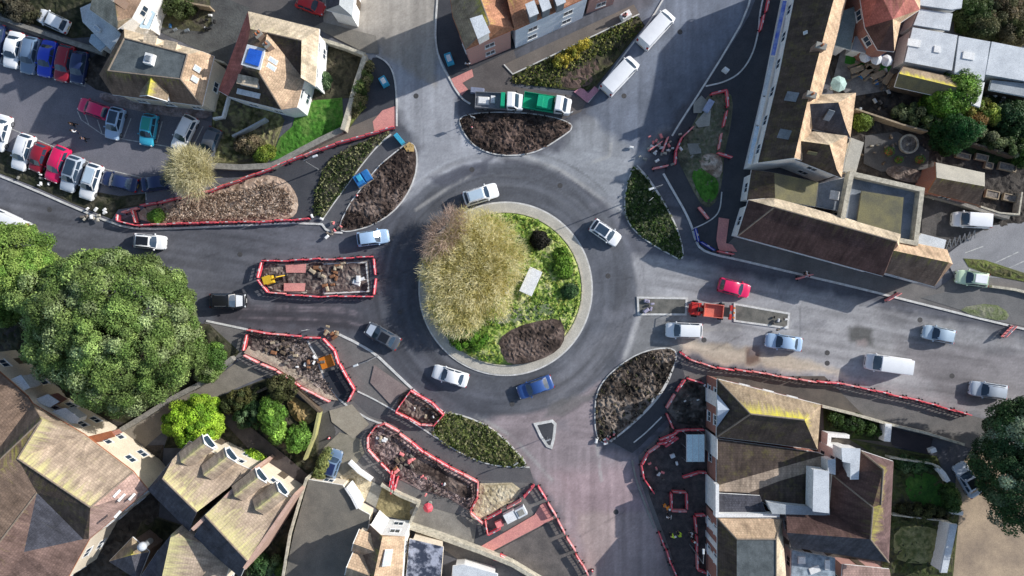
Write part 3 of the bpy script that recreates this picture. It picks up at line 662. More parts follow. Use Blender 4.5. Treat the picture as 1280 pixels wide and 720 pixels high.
# footpath and gardens in the south-west
zone('footpath', [(150, 545), (160, 530), (215, 502), (262, 478), (300, 450), (330, 470), (262, 500), (215, 530), (185, 556), (170, 570)], mat('fp5', (.27, .24, .20), c2=(.20, .18, .15), scale=.5), z=.09)
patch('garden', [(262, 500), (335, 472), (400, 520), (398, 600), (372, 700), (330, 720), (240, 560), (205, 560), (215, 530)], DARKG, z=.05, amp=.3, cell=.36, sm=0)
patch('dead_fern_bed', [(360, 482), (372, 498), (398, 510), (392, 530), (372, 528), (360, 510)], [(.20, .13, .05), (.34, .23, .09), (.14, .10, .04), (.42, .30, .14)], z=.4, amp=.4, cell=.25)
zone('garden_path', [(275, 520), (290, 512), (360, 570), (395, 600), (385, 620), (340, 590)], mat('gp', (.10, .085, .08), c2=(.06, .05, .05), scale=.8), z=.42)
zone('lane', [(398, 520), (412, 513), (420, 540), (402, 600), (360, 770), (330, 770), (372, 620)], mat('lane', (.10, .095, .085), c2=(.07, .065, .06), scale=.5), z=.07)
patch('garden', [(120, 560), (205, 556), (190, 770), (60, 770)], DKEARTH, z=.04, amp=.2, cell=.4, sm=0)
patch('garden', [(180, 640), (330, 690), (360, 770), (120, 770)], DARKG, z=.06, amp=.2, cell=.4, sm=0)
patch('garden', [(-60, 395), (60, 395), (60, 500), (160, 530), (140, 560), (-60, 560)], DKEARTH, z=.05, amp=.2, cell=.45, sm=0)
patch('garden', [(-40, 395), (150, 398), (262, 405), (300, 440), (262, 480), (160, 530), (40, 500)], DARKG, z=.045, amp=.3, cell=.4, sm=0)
# ------------------------------------------------- car park
zone('car_park', [(-60, 20), (8, 30), (110, 78), (125, 110), (280, 158), (275, 200), (260, 236), (180, 262), (145, 278), (90, 256), (40, 234), (-60, 196)], MATS['carpark'], z=.03)
patch('planted_bed', [(-60, 172), (0, 186), (60, 204), (110, 238), (150, 245), (182, 242), (182, 256), (148, 262), (140, 274), (90, 254), (40, 232), (-60, 194)], DARKG, z=.05, amp=.15, cell=.35, sm=0)
def bay(pts, w=.11):
    q = [P(x, y, 0) for x, y in pts]; tag(link('bay_line', ribbon_mesh('bay_line', q, w, .02, .046 + random.random() * .003), MATS['linepaint']), kind='structure')
bay([(-10, 77), (107, 108)]); bay([(97, 139), (102, 150), (128, 168), (160, 175), (215, 184)])
bay([(14, 161), (66, 183), (130, 211), (181, 223), (183, 250)])
for a, b in (((22, 85), (34, 44)), ((43, 90), (54, 52)), ((64, 96), (74, 58)), ((86, 102), (96, 66)), ((106, 108), (114, 74)), ((0, 79), (12, 40))): bay([a, b])
for a, b in (((155, 172), (164, 148)), ((196, 179), (203, 152)), ((214, 184), (222, 158)), ((240, 186), (254, 158)), ((128, 168), (122, 150)), ((112, 158), (106, 142))): bay([a, b])
for a, b in (((14, 161), (2, 190)), ((43, 172), (32, 198)), ((64, 180), (54, 206)), ((83, 189), (74, 214)), ((104, 199), (92, 224)), ((128, 209), (120, 236))): bay([a, b])
zone('footpath', [(-60, -10), (0, 18), (40, 32), (90, 50), (132, 62), (125, 66), (80, 58), (38, 42), (0, 30), (-60, 10)], MATS['concrete'], z=.05)
patch('garden', [(-60, -60), (100, -60), (128, 45), (90, 48), (40, 30), (0, 16), (-60, -14)], DARKG, z=.02, amp=.2, cell=.4, sm=0)
patch('shingle_bank', [(126, 114), (150, 122), (200, 130), (255, 134), (268, 142), (255, 150), (200, 144), (150, 134), (124, 124)], [(.16, .13, .12), (.30, .24, .23), (.38, .31, .30), (.22, .18, .17)], z=.06, amp=.35, cell=.28)
patch('garden', [(105, 80), (128, 62), (142, 58), (130, 92), (150, 120), (120, 112), (108, 104)], DKEARTH, z=.05, amp=.2, cell=.35, sm=0)
# ------------------------------------------------- top: lane and gardens of the north-west houses
zone('lane', [(225, -40), (400, -40), (405, 35), (320, 18), (262, 5)], mat('lane2', (.13, .12, .115), c2=(.09, .085, .085), scale=.5), z=.03)
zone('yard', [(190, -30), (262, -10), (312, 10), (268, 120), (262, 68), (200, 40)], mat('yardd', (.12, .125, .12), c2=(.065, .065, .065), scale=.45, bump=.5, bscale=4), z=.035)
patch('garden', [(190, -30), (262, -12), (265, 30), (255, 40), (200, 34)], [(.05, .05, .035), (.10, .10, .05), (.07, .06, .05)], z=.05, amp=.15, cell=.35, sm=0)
patch('garden', [(268, 108), (300, 122), (345, 136), (356, 150), (340, 196), (332, 205), (268, 205), (264, 170)], [(.05, .055, .02), (.12, .12, .05), (.20, .17, .10), (.30, .30, .12), (.08, .07, .05)], z=.05, amp=.25, cell=.32, sm=0, contrast=1.2)
patch('lawn', [(372, 132), (386, 126), (428, 122), (430, 158), (396, 178), (362, 194), (338, 202), (350, 172), (366, 158)], GRASSB, z=.08, amp=.12, cell=.3, sm=0)
patch('garden', [(402, 52), (452, 68), (440, 122), (386, 128), (380, 112), (392, 84)], [(.03, .03, .018), (.07, .065, .04), (.10, .09, .055), (.05, .04, .03)], z=.06, amp=.25, cell=.3, sm=0)
zone('drive_strip', [(388, 36), (404, 50), (392, 84), (380, 112), (392, 128), (372, 122), (378, 60)], mat('dst', (.34, .28, .21), c2=(.24, .2, .15), scale=.8), z=.13)
patch('hedge_bed', [(454, 72), (466, 76), (464, 96), (452, 140), (436, 162), (430, 156), (440, 110)], SCRUB, z=.1, amp=.35, cell=.28, sm=0)
zone('pavement', [(392, 34), (404, 28), (470, 45), (474, 68), (456, 66)], mat('pv6', (.24, .22, .19), c2=(.17, .16, .14), scale=.6), z=.12)
# ------------------------------------------------- north-east back gardens
patch('garden', [(1030, 60), (1130, 100), (1300, 120), (1300, 280), (1180, 300), (1150, 240), (1060, 215), (1045, 130)], DKEARTH, z=.04, amp=.2, cell=.38, sm=0)
zone('yard', [(1052, 55), (1122, 80), (1120, 112), (1060, 122), (1040, 100)], mat('yardp', (.30, .29, .27), c2=(.14, .14, .14), scale=.9, bump=.4), z=.28)
zone('artificial_turf', [(1056, 70), (1070, 74), (1113, 84), (1108, 92), (1090, 88), (1054, 80)], MATS['turf'], z=.31)
zone('yard', [(1080, 170), (1120, 165), (1160, 190), (1158, 212), (1100, 215), (1078, 205)], mat('yarde', (.13, .125, .12), c2=(.08, .078, .075), scale=.5), z=.28)
patch('rubble_strip', [(1104, 212), (1120, 206), (1150, 214), (1158, 226), (1140, 230), (1110, 222)], [(.16, .12, .10), (.30, .24, .20), (.10, .08, .07)], z=.3, amp=.3, cell=.25)
patch('planted_bed', [(1185, 110), (1300, 130), (1300, 215), (1235, 205), (1190, 180)], [(.015, .02, .01), (.03, .05, .015), (.05, .07, .02)], z=.27, amp=.3, cell=.35, sm=0)
zone('yard', [(1152, 240), (1205, 262), (1232, 285), (1183, 312), (1150, 305)], mat('yardf', (.12, .11, .105), c2=(.06, .058, .055), scale=.8, bump=.4), z=.27)
patch('scrub', [(1190, -30), (1300, -30), (1300, 60), (1240, 52), (1192, 40)], [(.04, .05, .015), (.10, .11, .03), (.16, .12, .07), (.05, .05, .03)], z=.1, amp=.4, cell=.35, sm=0)
# ------------------------------------------------- south-east gardens
patch('garden', [(1028, 510), (1110, 532), (1108, 552), (1030, 545)], [(.015, .02, .008), (.04, .06, .015), (.03, .03, .02)], z=.2, amp=.35, cell=.3, sm=0)
zone('yard', [(1112, 534), (1165, 548), (1160, 568), (1114, 556)], mat('yardg', (.06, .05, .055), c2=(.04, .035, .04), scale=.8), z=.2)
patch('garden', [(1060, 548), (1170, 570), (1198, 640), (1190, 720), (1100, 720), (1110, 580)], [(.03, .035, .015), (.06, .08, .02), (.09, .09, .04), (.04, .04, .03)], z=.19, amp=.25, cell=.32, sm=0)
patch('lawn', [(1130, 592), (1160, 588), (1182, 610), (1190, 634), (1150, 634), (1130, 620)], [(.03, .09, .015), (.05, .14, .02), (.08, .16, .03)], z=.36, amp=.15, cell=.3)
patch('lawn', [(1116, 658), (1150, 655), (1178, 664), (1176, 700), (1140, 704), (1114, 696)], [(.10, .12, .04), (.24, .24, .10), (.34, .31, .15), (.16, .17, .06)], z=.36, amp=.2, cell=.3)
zone('yard', [(884, 470), (1030, 470), (1120, 560), (1120, 770), (884, 770)], mat('yardh', (.14, .12, .10), c2=(.09, .08, .07), scale=.5), z=.11)
# ------------------------------------------------- refuges in the west and east arms
W = [(338, 329), (460, 326), (463, 366), (400, 368), (342, 364), (327, 350), (329, 338)]
patch('dug_ground', W, [(.05, .035, .035), (.10, .075, .07), (.20, .15, .13), (.07, .05, .05), (.33, .28, .24)], z=.08, amp=.2, cell=.27, sm=0, contrast=1.3)
kerb([(405, 367), (404, 330), (458, 328), (461, 364), (405, 367)], w=.16, sm=0)
kerb([(384, 364), (385, 330), (345, 332), (332, 345), (336, 358), (352, 364), (384, 366)], w=.18, sm=0, m=MATS['concrete_light'])
zone('tactile_paving', [(358, 331), (384, 330), (383, 341), (359, 341)], MATS['pinkpave'], z=.36); zone('tactile_paving', [(356, 354), (383, 354), (382, 364), (356, 364)], MATS['pinkpave'], z=.365)
E1 = [(797, 372), (858, 373), (857, 393), (798, 393)]; E2 = [(918, 380), (986, 392), (984, 410), (918, 401)]
zone('refuge_paving', E1, mat('ref', (.20, .19, .165), c2=(.10, .10, .09), scale=.8), z=.10); zone('refuge_paving', E2, MATS['ref'], z=.104)
for q in (E1, E2): kerb(q, closed=True, sm=0, w=.2)

for x, y in ((1034, 454), (1034, 441), (590, 212), (700, 232), (880, 425), (500, 390), (640, 505), (300, 318), (62, 262), (780, 120), (850, 40), (770, 640), (1150, 400), (1190, 470), (520, 120), (760, 345)):
    c = P(x, y); tag(link('manhole_cover', poly_mesh('manhole_cover', [(c.x + .33 * math.cos(i * .5236), c.y + .33 * math.sin(i * .5236), .007) for i in range(12)]), mat('iron', (.05, .05, .055), c2=(.09, .085, .08), scale=6, rough=.6)), kind='structure')
# ================================================================= BUILDINGS
WH = MATS['white_paint']
def add_uv(me, zlo=None, zhi=None):
    uv = me.uv_layers.new(name='UVMap')
    for p in me.polygons:
        n = p.normal
        u = Vector((0, 0, 1)).cross(n)
        u = u.normalized() if u.length > .05 else Vector((1, 0, 0))
        v = n.cross(u)
        for li in p.loop_indices:
            c = me.vertices[me.loops[li].vertex_index].co; uv.data[li].uv = (c.dot(u), c.dot(v))
    zs = [v.co.z for v in me.vertices]; zlo = min(zs) if zlo is None else zlo; zhi = max(zs) if zhi is None else zhi
    a = me.attributes.new('ridge', 'FLOAT', 'POINT')
    for i, z in enumerate(zs): a.data[i].value = 0 if zhi - zlo < .3 else max(0, min(1, (z - zlo) / (zhi - zlo)))
def shell(name, V, faces, th=.14):
    """roof covering: the given faces, thickened downwards"""
    ks = []; 
    for f in faces:
        for k in f:
            if k not in ks: ks.append(k)
    vs = [V[k] for k in ks]; n = len(ks); fs = []; cnt = {}
    tops = []
    for f in faces:
        idx = [ks.index(k) for k in f]
        a = sum((Vector(vs[idx[i]]).cross(Vector(vs[idx[(i + 1) % len(idx)]])) for i in range(len(idx))), Vector())
        if a.z < 0: idx = idx[::-1]
        tops.append(tuple(idx))
        for i in range(len(idx)): e = (idx[i], idx[(i + 1) % len(idx)]); cnt[e] = 1
    allv = [tuple(v) for v in vs] + [(v[0], v[1], v[2] - th) for v in vs]
    fs = list(tops) + [tuple(i + n for i in f[::-1]) for f in tops]
    for (a, b) in cnt:
        if (b, a) not in cnt: fs.append((a, a + n, b + n, b))
    me = bpy.data.meshes.new(name); me.from_pydata(allv, [], fs); me.update()
    bm = bmesh.new(); bm.from_mesh(me); bmesh.ops.triangulate(bm, faces=[f for f in bm.faces if len(f.verts) > 3]); bm.to_mesh(me); bm.free()
    add_uv(me); return me
def plane_pt(px, py, tri, up=0):
    """where the survey ray through px, py meets the slope through three points"""
    a, b, c = [Vector(t) for t in tri]; n = (b - a).cross(c - a).normalized(); n = n if n.z > 0 else -n
    o = Vector((0, 0, HC)); d = P(px, py, 0) - o; t = (a - o).dot(n) / d.dot(n); return o + d * t + n * up, n
def house(name, label, cat, V, roofs, outline=None, wallm=None, chims=(), sky=(), over=.3, trim=WH, win=True, sill=0, door=None, z0=0, winm=None, group=None, hips=()):
    W = {k: P(*v) for k, v in V.items()}
    keys = outline or list(V); pts = [W[k] for k in keys]
    base = sum(pts, Vector()) / len(pts); t = thing(name, label, cat, (base.x, base.y, 0), 0, group)
    for nm, m, faces, *th in roofs: link(nm, shell(nm, W, faces, th[0] if th else .14), m, t)
    ar = sum(pts[i].x * pts[(i + 1) % len(pts)].y - pts[(i + 1) % len(pts)].x * pts[i].y for i in range(len(pts)))
    ins = offs(pts, over if ar > 0 else -over, True); n = len(pts)
    top = [p.z - .13 for p in pts]
    vs = [(q.x, q.y, z0) for q in ins] + [(q.x, q.y, z) for q, z in zip(ins, top)]
    fs = [(i, (i + 1) % n, n + (i + 1) % n, n + i) for i in range(n)]
    me = bpy.data.meshes.new('wall'); me.from_pydata(vs, [], fs); me.update()
    bm = bmesh.new(); bm.from_mesh(me); bmesh.ops.recalc_face_normals(bm, faces=bm.faces); bm.to_mesh(me); bm.free(); add_uv(me)
    link('wall', me, wallm or MATS['cream_render'], t)
    # gutters and barge boards round the eaves
    if trim:
        mb = MB()
        for i in range(n):
            a = pts[i] - Vector((0, 0, .20)); b = pts[(i + 1) % n] - Vector((0, 0, .20)); mb.tube(a, b, .06, n=5)
        link('gutter', mb.mesh('gutter'), trim, t)
    if hips:
        mb = MB()
        for a, b in hips: mb.tube(W[a] + Vector((0, 0, .02)), W[b] + Vector((0, 0, .02)), .10, n=6)
        link('ridge_tiles', mb.mesh('ridge_tiles'), mat('ridge_tile', (.30, .24, .19), c2=(.2, .16, .12), scale=3), t)
    s = 1 if ar > 0 else -1; dn = False
    if win:
        for i in range(n):
            a = ins[i]; b = ins[(i + 1) % n]; L = (b - a).length
            if L < 2.6: continue
            d = (b - a) / L; nn = Vector((d.y, -d.x)) * s; zt = min(top[i], top[(i + 1) % n]); k = max(1, int(L / 2.9)); k = min(k, 6)
            rows = [z for z in (.95, 3.55, 6.1) if z + 1.25 < zt - z0 + .0 and z >= sill]
            for r_, z in enumerate(rows):
                for j in range(k):
                    c = a + d * (L * (j + .5) / k); isdoor = (r_ == 0 and not dn and L > 4)
                    w = .5 if isdoor else .62; zl = z0 + (.05 if isdoor else z); zh = z0 + z + 1.15
                    def bx(m, u0, u1, v0, v1, o0, o1):
                        q = []
                        for (u, o_) in ((u0, o0), (u1, o0), (u1, o1), (u0, o1)): e = c + d * u + nn * o_; q.append((e.x, e.y))
                        m.add([(x, y, v0) for x, y in q] + [(x, y, v1) for x, y in q], [(0, 1, 5, 4), (1, 2, 6, 5), (2, 3, 7, 6), (3, 0, 4, 7), (4, 5, 6, 7), (3, 2, 1, 0)])
                    mb = MB()
                    if isdoor:
                        dn = True; bx(mb, -w, w, zl, zh, -.03, .05); dr = link('door', mb.mesh('door'), door or MATS['timber'], t)
                        mb = MB(); bx(mb, w * .6, w * .8, zl + 1.0, zl + 1.06, .052, .10); link('handle', mb.mesh('handle'), MATS['steel'], dr)
                        continue
                    f = .07
                    bx(mb, -w, -w + f, zl, zh, -.02, .05); bx(mb, w - f, w, zl, zh, -.02, .05); bx(mb, -w + f, w - f, zh - f, zh, -.02, .048); bx(mb, -w + f, w - f, zl, zl + f, -.02, .048); bx(mb, -.03, .03, zl + f, zh - f, -.02, .046)
                    bx(mb, -w - .08, w + .08, zl - .08, zl - .005, -.02, .12)
                    wo = link('window', mb.mesh('window'), winm or WH, t)
                    mb = MB(); bx(mb, -w + f, w - f, zl + f, zh - f, -.02, .02); link('pane', mb.mesh('pane'), MATS['glass'], wo)
    for (cx, cy, cz, L, w_, ang, *cm) in chims:
        c = P(cx, cy, cz); mb = MB(); mb.T = Matrix.Translation((c.x, c.y, 0)) @ Matrix.Rotation(math.radians(ang), 4, 'Z')
        mb.box(-L / 2, L / 2, -w_ / 2, w_ / 2, cz - 2.6, cz - .16); me = mb.mesh('chimney'); add_uv(me); ch = link('chimney', me, cm[0] if cm else MATS['brick_brown'], t)
        mb2 = MB(); mb2.T = mb.T; mb2.box(-L / 2 - .06, L / 2 + .06, -w_ / 2 - .06, w_ / 2 + .06, cz - .155, cz, .02); link('cap', mb2.mesh('cap', bevel=.01), MATS['concrete'], ch)
        k = max(1, int(L / .4))
        for j in range(k):
            mb3 = MB(); mb3.T = mb.T; mb3.lathe([(.13, cz + .0), (.11, cz + .38), (.13, cz + .42)], (-L / 2 + L * (j + .5) / k, 0, 0), 8); link('chimney_pot', mb3.mesh('chimney_pot', True), MATS['terracotta'], ch)
    for (sx, sy, tri, w_, h_, ang, *sm) in sky:
        o, nrm = plane_pt(sx, sy, [W[k] for k in tri], .03); u = Vector((math.cos(math.radians(ang)), math.sin(math.radians(ang)), 0)); u = (u - nrm * u.dot(nrm)).normalized(); v = nrm.cross(u)
        M = Matrix((u, v, nrm)).transposed().to_4x4(); M.translation = o
        mb = MB(); mb.T = M; mb.box(-w_ / 2, w_ / 2, -h_ / 2, h_ / 2, -.05, .10, .02); so = link('skylight', mb.mesh('skylight', bevel=.01), WH if not sm else sm[0], t)
        if not sm or len(sm) > 1:
            mb = MB(); mb.T = M; mb.box(-w_ / 2 + .1, w_ / 2 - .1, -h_ / 2 + .1, h_ / 2 - .1, .102, .125); link('pane', mb.mesh('pane'), mat('skyglass', (.45, .52, .60), c2=(.6, .66, .72), rough=.15) , so)
    return t
def gable_dormer(t, px, py, z, ang, w, h, L, roofm, wallm=WH, nm='dormer'):
    """small gabled dormer: its window front at px,py (height z), its roof running back for L metres; ang = way the window faces"""
    c = P(px, py, z); T = Matrix.Translation(c) @ Matrix.Rotation(math.radians(ang), 4, 'Z')
    mb = MB(); mb.T = T; x0 = -L; mb.add([(0, -w / 2, -h), (0, w / 2, -h), (0, w / 2, -.02), (0, 0, w * .42 - .02), (0, -w / 2, -.02), (x0, -w / 2, -h), (x0, w / 2, -h), (x0, w / 2, -.02), (x0, 0, w * .42 - .02), (x0, -w / 2, -.02)],
        [(0, 1, 2, 3, 4), (0, 4, 9, 5), (1, 6, 7, 2), (5, 9, 8, 7, 6)]); me = mb.mesh(nm); add_uv(me); d = link(nm, me, wallm, t)
    mb = MB(); e = w / 2 + .15; q = w * .42 + .02; mb.T = T; mb.add([(.2, -e, -.1), (.2, 0, q), (x0, 0, q), (x0, -e, -.1), (.2, e, -.1), (x0, e, -.1)], [(0, 1, 2, 3), (1, 4, 5, 2)]); me = mb.mesh('dormer_roof'); add_uv(me); link('dormer_roof', me, roofm, d)
    mb = MB(); mb.T = T; mb.box(.0, .04, -w / 2 + .18, w / 2 - .18, -h + .35, -.05); link('window', mb.mesh('window'), MATS['glass'], d)
    mb = MB(); mb.T = T; mb.tube((.2, -e, -.1), (.2, 0, q), .06, n=4); mb.tube((.2, 0, q), (.2, e, -.1), .06, n=4); link('bargeboard', mb.mesh('bargeboard'), WH, d)
    return d
def box_dormer(t, poly, z0, z1, roofm, wallm=WH, nm='dormer'):
    q = [P(x, y, z1) for x, y in poly]; ar = sum(q[i].x * q[(i + 1) % len(q)].y - q[(i + 1) % len(q)].x * q[i].y for i in range(len(q)))
    mb = MB(); mb.prism([(p.x, p.y) for p in q], z0, z1 - .08); me = mb.mesh(nm); add_uv(me); d = link(nm, me, wallm, t)
    mb = MB(); o = offs(q, -.12 if ar > 0 else .12, True); mb.prism([(p.x, p.y) for p in o], z1 - .078, z1 + .04); me = mb.mesh('dormer_roof'); add_uv(me); link('dormer_roof', me, roofm, d); return d

# --- top left: house with white wall, long roof
house('house', 'tall house with a big sunlit white side wall at the top left corner', 'house',
  dict(a=(118, -14, 6.0), b=(150, -60, 6.0), c=(196, -38, 6.0), d=(164, 22, 6), e=(146, 36, 6), f=(112, 12, 6), r1=(140, -22, 9), r2=(147, 26, 8.6)),
  [('roof', MATS['tile_brown'], [('b', 'r1', 'r2', 'd', 'c'), ]), ('rear_roof', MATS['tile_tan'], [('a', 'b', 'r1'), ('a', 'r1', 'r2', 'e', 'f'), ('r2', 'd', 'e')])],
  ['a', 'b', 'c', 'd', 'e', 'f'], MATS['white_render'], chims=[(140, -5, 9.6, .9, .6, 60)])
house('extension', 'white roofed lean-to extension stepping down from the white walled house', 'extension',
  dict(a=(100, 10, 3.6), b=(113, 4, 3.6), c=(152, 44, 3.6), d=(138, 62, 3.0), e=(103, 27, 3.0)), [('roof', MATS['flat_white'], [('a', 'b', 'c', 'd', 'e')])], None, MATS['white_render'], sky=[(122, 36, 'acd', 1.0, .5, -40)])
house('shed', 'small pale blue roofed outbuilding below the white lean-to', 'shed', dict(a=(114, 43, 2.6), b=(120, 41, 2.6), c=(134, 55, 2.6), d=(125, 64, 2.6), e=(111, 52, 2.6)), [('roof', mat('pblue', (.45, .55, .62), c2=(.38, .47, .55)), [('a', 'b', 'c', 'd', 'e')])], None, MATS['white_render'], win=False)
house('conservatory', 'pale blue glass lean-to against the right of the white walled house', 'conservatory', dict(a=(184, 8, 3.6), b=(194, 16, 2.4), c=(186, 36, 2.4), d=(174, 34, 3.6)), [('glass_roof', mat('cons', (.40, .52, .62), c2=(.32, .44, .54), rough=.2), [('a', 'b', 'c', 'd')], .06)], None, MATS['white_render'], win=False)
# --- flat topped mansard house
MS = house('house', 'house with a flat grey roof deck ringed by tan tiled slopes beside the car park', 'house',
  dict(fa=(155.6, 47.7, 6.9), fb=(234.3, 68, 6.9), fc=(225.6, 99, 6.9), fd=(135, 88.5, 6.9), ea=(155, 36, 4.7), eb=(252, 64, 4.7), eb2=(267, 70, 4.4), ec=(252, 132, 4.4), ed=(140, 118, 4.7), ee=(124, 93, 5.6)),
  [('flat_roof', MATS['flat_grey'], [('fa', 'fb', 'fc', 'fd')], .2), ('side_roof', MATS['tile_orange'], [('fb', 'eb', 'eb2', 'ec', 'fc')]), ('rear_roof', MATS['tile_tan'], [('ea', 'eb', 'fb', 'fa')]),
   ('front_roof', MATS['tile_brown'], [('fd', 'fc', 'ec', 'ed'), ('fd', 'ed', 'ee'), ('fa', 'fd', 'ee', 'ea')])], ['ea', 'eb', 'eb2', 'ec', 'ed', 'ee'], MATS['cream_render'],  # front slope painted dark brown for the shadow on it
  sky=[(246, 86, ('fb', 'eb2', 'ec'), .9, .7, -20), (243, 99, ('fb', 'eb2', 'ec'), .9, .7, -20)], hips=[('fa', 'fb'), ('fb', 'fc'), ('fc', 'fd'), ('fd', 'fa'), ('fc', 'ec')])
gable_dormer(MS, 192, 121, 5.5, -101, 3.0, 1.2, 2.6, MATS['tile_yellow'], WH)
for x, y in ((182, 49), (207, 57)): box_dormer(MS, [(x, y - 6), (x + 13, y - 3), (x + 11, y + 6), (x - 2, y + 3)], 4.4, 6.7, MATS['tile_tan'], MATS['cream_render'])
mb = MB(); c = P(184.5, 72.5, 7.6); mb.T = Matrix.Translation((c.x, c.y, 0)) @ Matrix.Rotation(-.25, 4, 'Z'); mb.box(-.55, .55, -.65, .65, 6.85, 7.5, .05); v = link('roof_vent', mb.mesh('roof_vent', bevel=.04), WH, MS)
mb2 = MB(); mb2.T = mb.T; mb2.box(-.3, .3, -.35, .35, 7.502, 7.65, .05); link('vent_grille', mb2.mesh('vent_grille'), MATS['lead'], v)
# --- second house
H2 = house('house', 'house with a bright blue sheeted flat dormer among tan and orange slopes, top left', 'house',
  dict(A=(310, 14, 5.2), B=(399, 36, 5.2), C=(394, 108, 5.2), D=(380, 100, 5.2), E=(371, 134, 5.2), E2=(352, 137, 5.2), F=(285, 120, 5.2), G=(273, 113, 4.6), ra=(334, 41, 8.2), rb=(377, 51, 8.0), rc=(376, 97, 7.2), rd=(324, 91, 8.2), rg=(303, 85, 7.2), rh=(313, 36, 7.8)),
  [('north_roof', MATS['tile_tan'], [('A', 'B', 'rb', 'ra', 'rh')]), ('east_roof', MATS['tile_tan'], [('B', 'C', 'rc', 'rb'), ('C', 'D', 'rc')]), ('valley_roof', MATS['tile_dark'], [('ra', 'rb', 'rc', 'D')]),  # valley and shaded slopes: shade put into the dark tile colour
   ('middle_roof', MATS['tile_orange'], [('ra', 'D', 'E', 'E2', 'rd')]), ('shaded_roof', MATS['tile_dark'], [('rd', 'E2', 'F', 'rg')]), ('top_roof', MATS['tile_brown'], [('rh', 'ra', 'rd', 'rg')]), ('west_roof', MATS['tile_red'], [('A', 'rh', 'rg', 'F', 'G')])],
  ['A', 'B', 'C', 'D', 'E', 'E2', 'F', 'G'], MATS['white_render'], sky=[(341, 76, ('ra', 'D', 'E'), 1.1, .6, -25), (339, 84, ('ra', 'D', 'E'), 1.1, .6, -25)], hips=[('ra', 'rb'), ('rd', 'E2')], chims=[(322, 42, 9.0, .8, .6, 40), (333, 55, 9.0, .7, .6, 40)])
box_dormer(H2, [(310, 57), (330, 62), (324, 86), (303, 80)], 6.6, 8.6, MATS['flat_white'], MATS['white_render'])
mb = MB(); q = [P(x, y, 8.75) for x, y in ((312, 60), (328, 64), (323, 83), (306, 78))]; mb.prism([(p.x, p.y) for p in q], 8.66, 8.80); link('blue_sheet', mb.mesh('blue_sheet', bevel=.02), mat('brightblue', (.03, .14, .62), c2=(.02, .10, .48), rough=.4), H2)
box_dormer(H2, [(299, 94), (322, 99), (320, 108), (297, 103)], 5, 7.2, MATS['tile_tan'], WH); box_dormer(H2, [(298, 112), (324, 118), (323, 122), (297, 116)], 4.6, 6.0, MATS['flat_white'], WH)
house('shed', 'small red roofed outbuilding with white trim in the garden right of the blue sheeted house', 'shed', dict(a=(388, 76, 2.6), b=(400, 78, 2.6), c=(398, 90, 2.6), d=(386, 88, 2.6)), [('roof', MATS['tile_red'], [('a', 'b', 'c', 'd')])], None, MATS['cream_render'], win=False)
house('house', 'pale roofed house cut by the top edge of the photo above the lane', 'house', dict(a=(404, -40, 4.5), b=(446, -40, 4.5), c=(440, 20, 4.5), d=(408, 12, 4.5), r1=(428, -40, 7), r2=(424, 6, 7)), [('roof', MATS['flat_pale'], [('r1', 'b', 'c', 'r2'), ('c', 'd', 'r2')]), ('west_roof', MATS['slate'], [('a', 'r1', 'r2', 'd')])], ['a', 'b', 'c', 'd'], MATS['white_render'])
# --- northern terrace
NT = house('corner_building', 'brick corner building with a mossy yellow roof edge and a big white dormer', 'building',
  dict(a=(562, -12, 7), b=(612, -40, 7), c=(634, -2, 7), d=(642, 36, 7), e=(582, 61, 7), f=(566, 20, 7), r1=(590, -30, 9.6), r2=(612, 30, 9.2)),
  [('roof', MATS['tile_rust'], [('b', 'c', 'd', 'r2', 'r1'), ('d', 'e', 'r2')]), ('west_roof', MATS['tile_yellow'], [('a', 'b', 'r1'), ('a', 'r1', 'r2', 'e', 'f')])], ['a', 'b', 'c', 'd', 'e', 'f'], MATS['brick_pink'], hips=[('r2', 'e'), ('r1', 'r2')], trim=MATS['terracotta'])
box_dormer(NT, [(589, 24), (602, 20), (611, 40), (598, 47)], 7.4, 9.6, MATS['flat_white'], WH)
TR = house('terrace', 'terrace with a long blue-white front wall facing the planted bed on the northern arm', 'terrace',
  dict(a=(634, 0, 7), b=(628, -40, 7), c=(745, -90, 7), d=(738, -6, 7), e=(690, 16, 7), f=(643, 37, 7), r1=(634, -2, 9.0), r2=(740, -50, 9.0)),
  [('roof', MATS['tile_rust'], [('r1', 'r2', 'd', 'e', 'f'), ('a', 'r1', 'f')]), ('rear_roof', MATS['tile_brown'], [('b', 'c', 'r2', 'r1'), ('a', 'b', 'r1')])], ['a', 'b', 'c', 'd', 'e', 'f'], MATS['bluewhite_render'], trim=MATS['terracotta'], over=.2, win=True, winm=WH)
for i, (x, y) in enumerate(((658, 6), (674, -1), (692, -8))): box_dormer(TR, [(x, y), (x + 9, y - 4), (x + 14, y + 10), (x + 5, y + 14)], 7.0, 9.3, MATS['flat_white'], MATS['lead'])
house('terrace', 'pink walled end of the northern terrace at the top edge of the photo', 'terrace',
  dict(a=(738, -8, 6.6), b=(742, -70, 6.6), c=(800, -90, 6.6), d=(778, -22, 6.6), r1=(746, -40, 9), r2=(786, -60, 9)), [('roof', MATS['tile_orange'], [('r1', 'r2', 'd', 'a'), ('c', 'd', 'r2')]), ('rear_roof', MATS['tile_brown'], [('a', 'b', 'r1'), ('b', 'c', 'r2', 'r1')])], ['a', 'b', 'c', 'd'], MATS['brick_pink'], over=.2, trim=MATS['terracotta'])
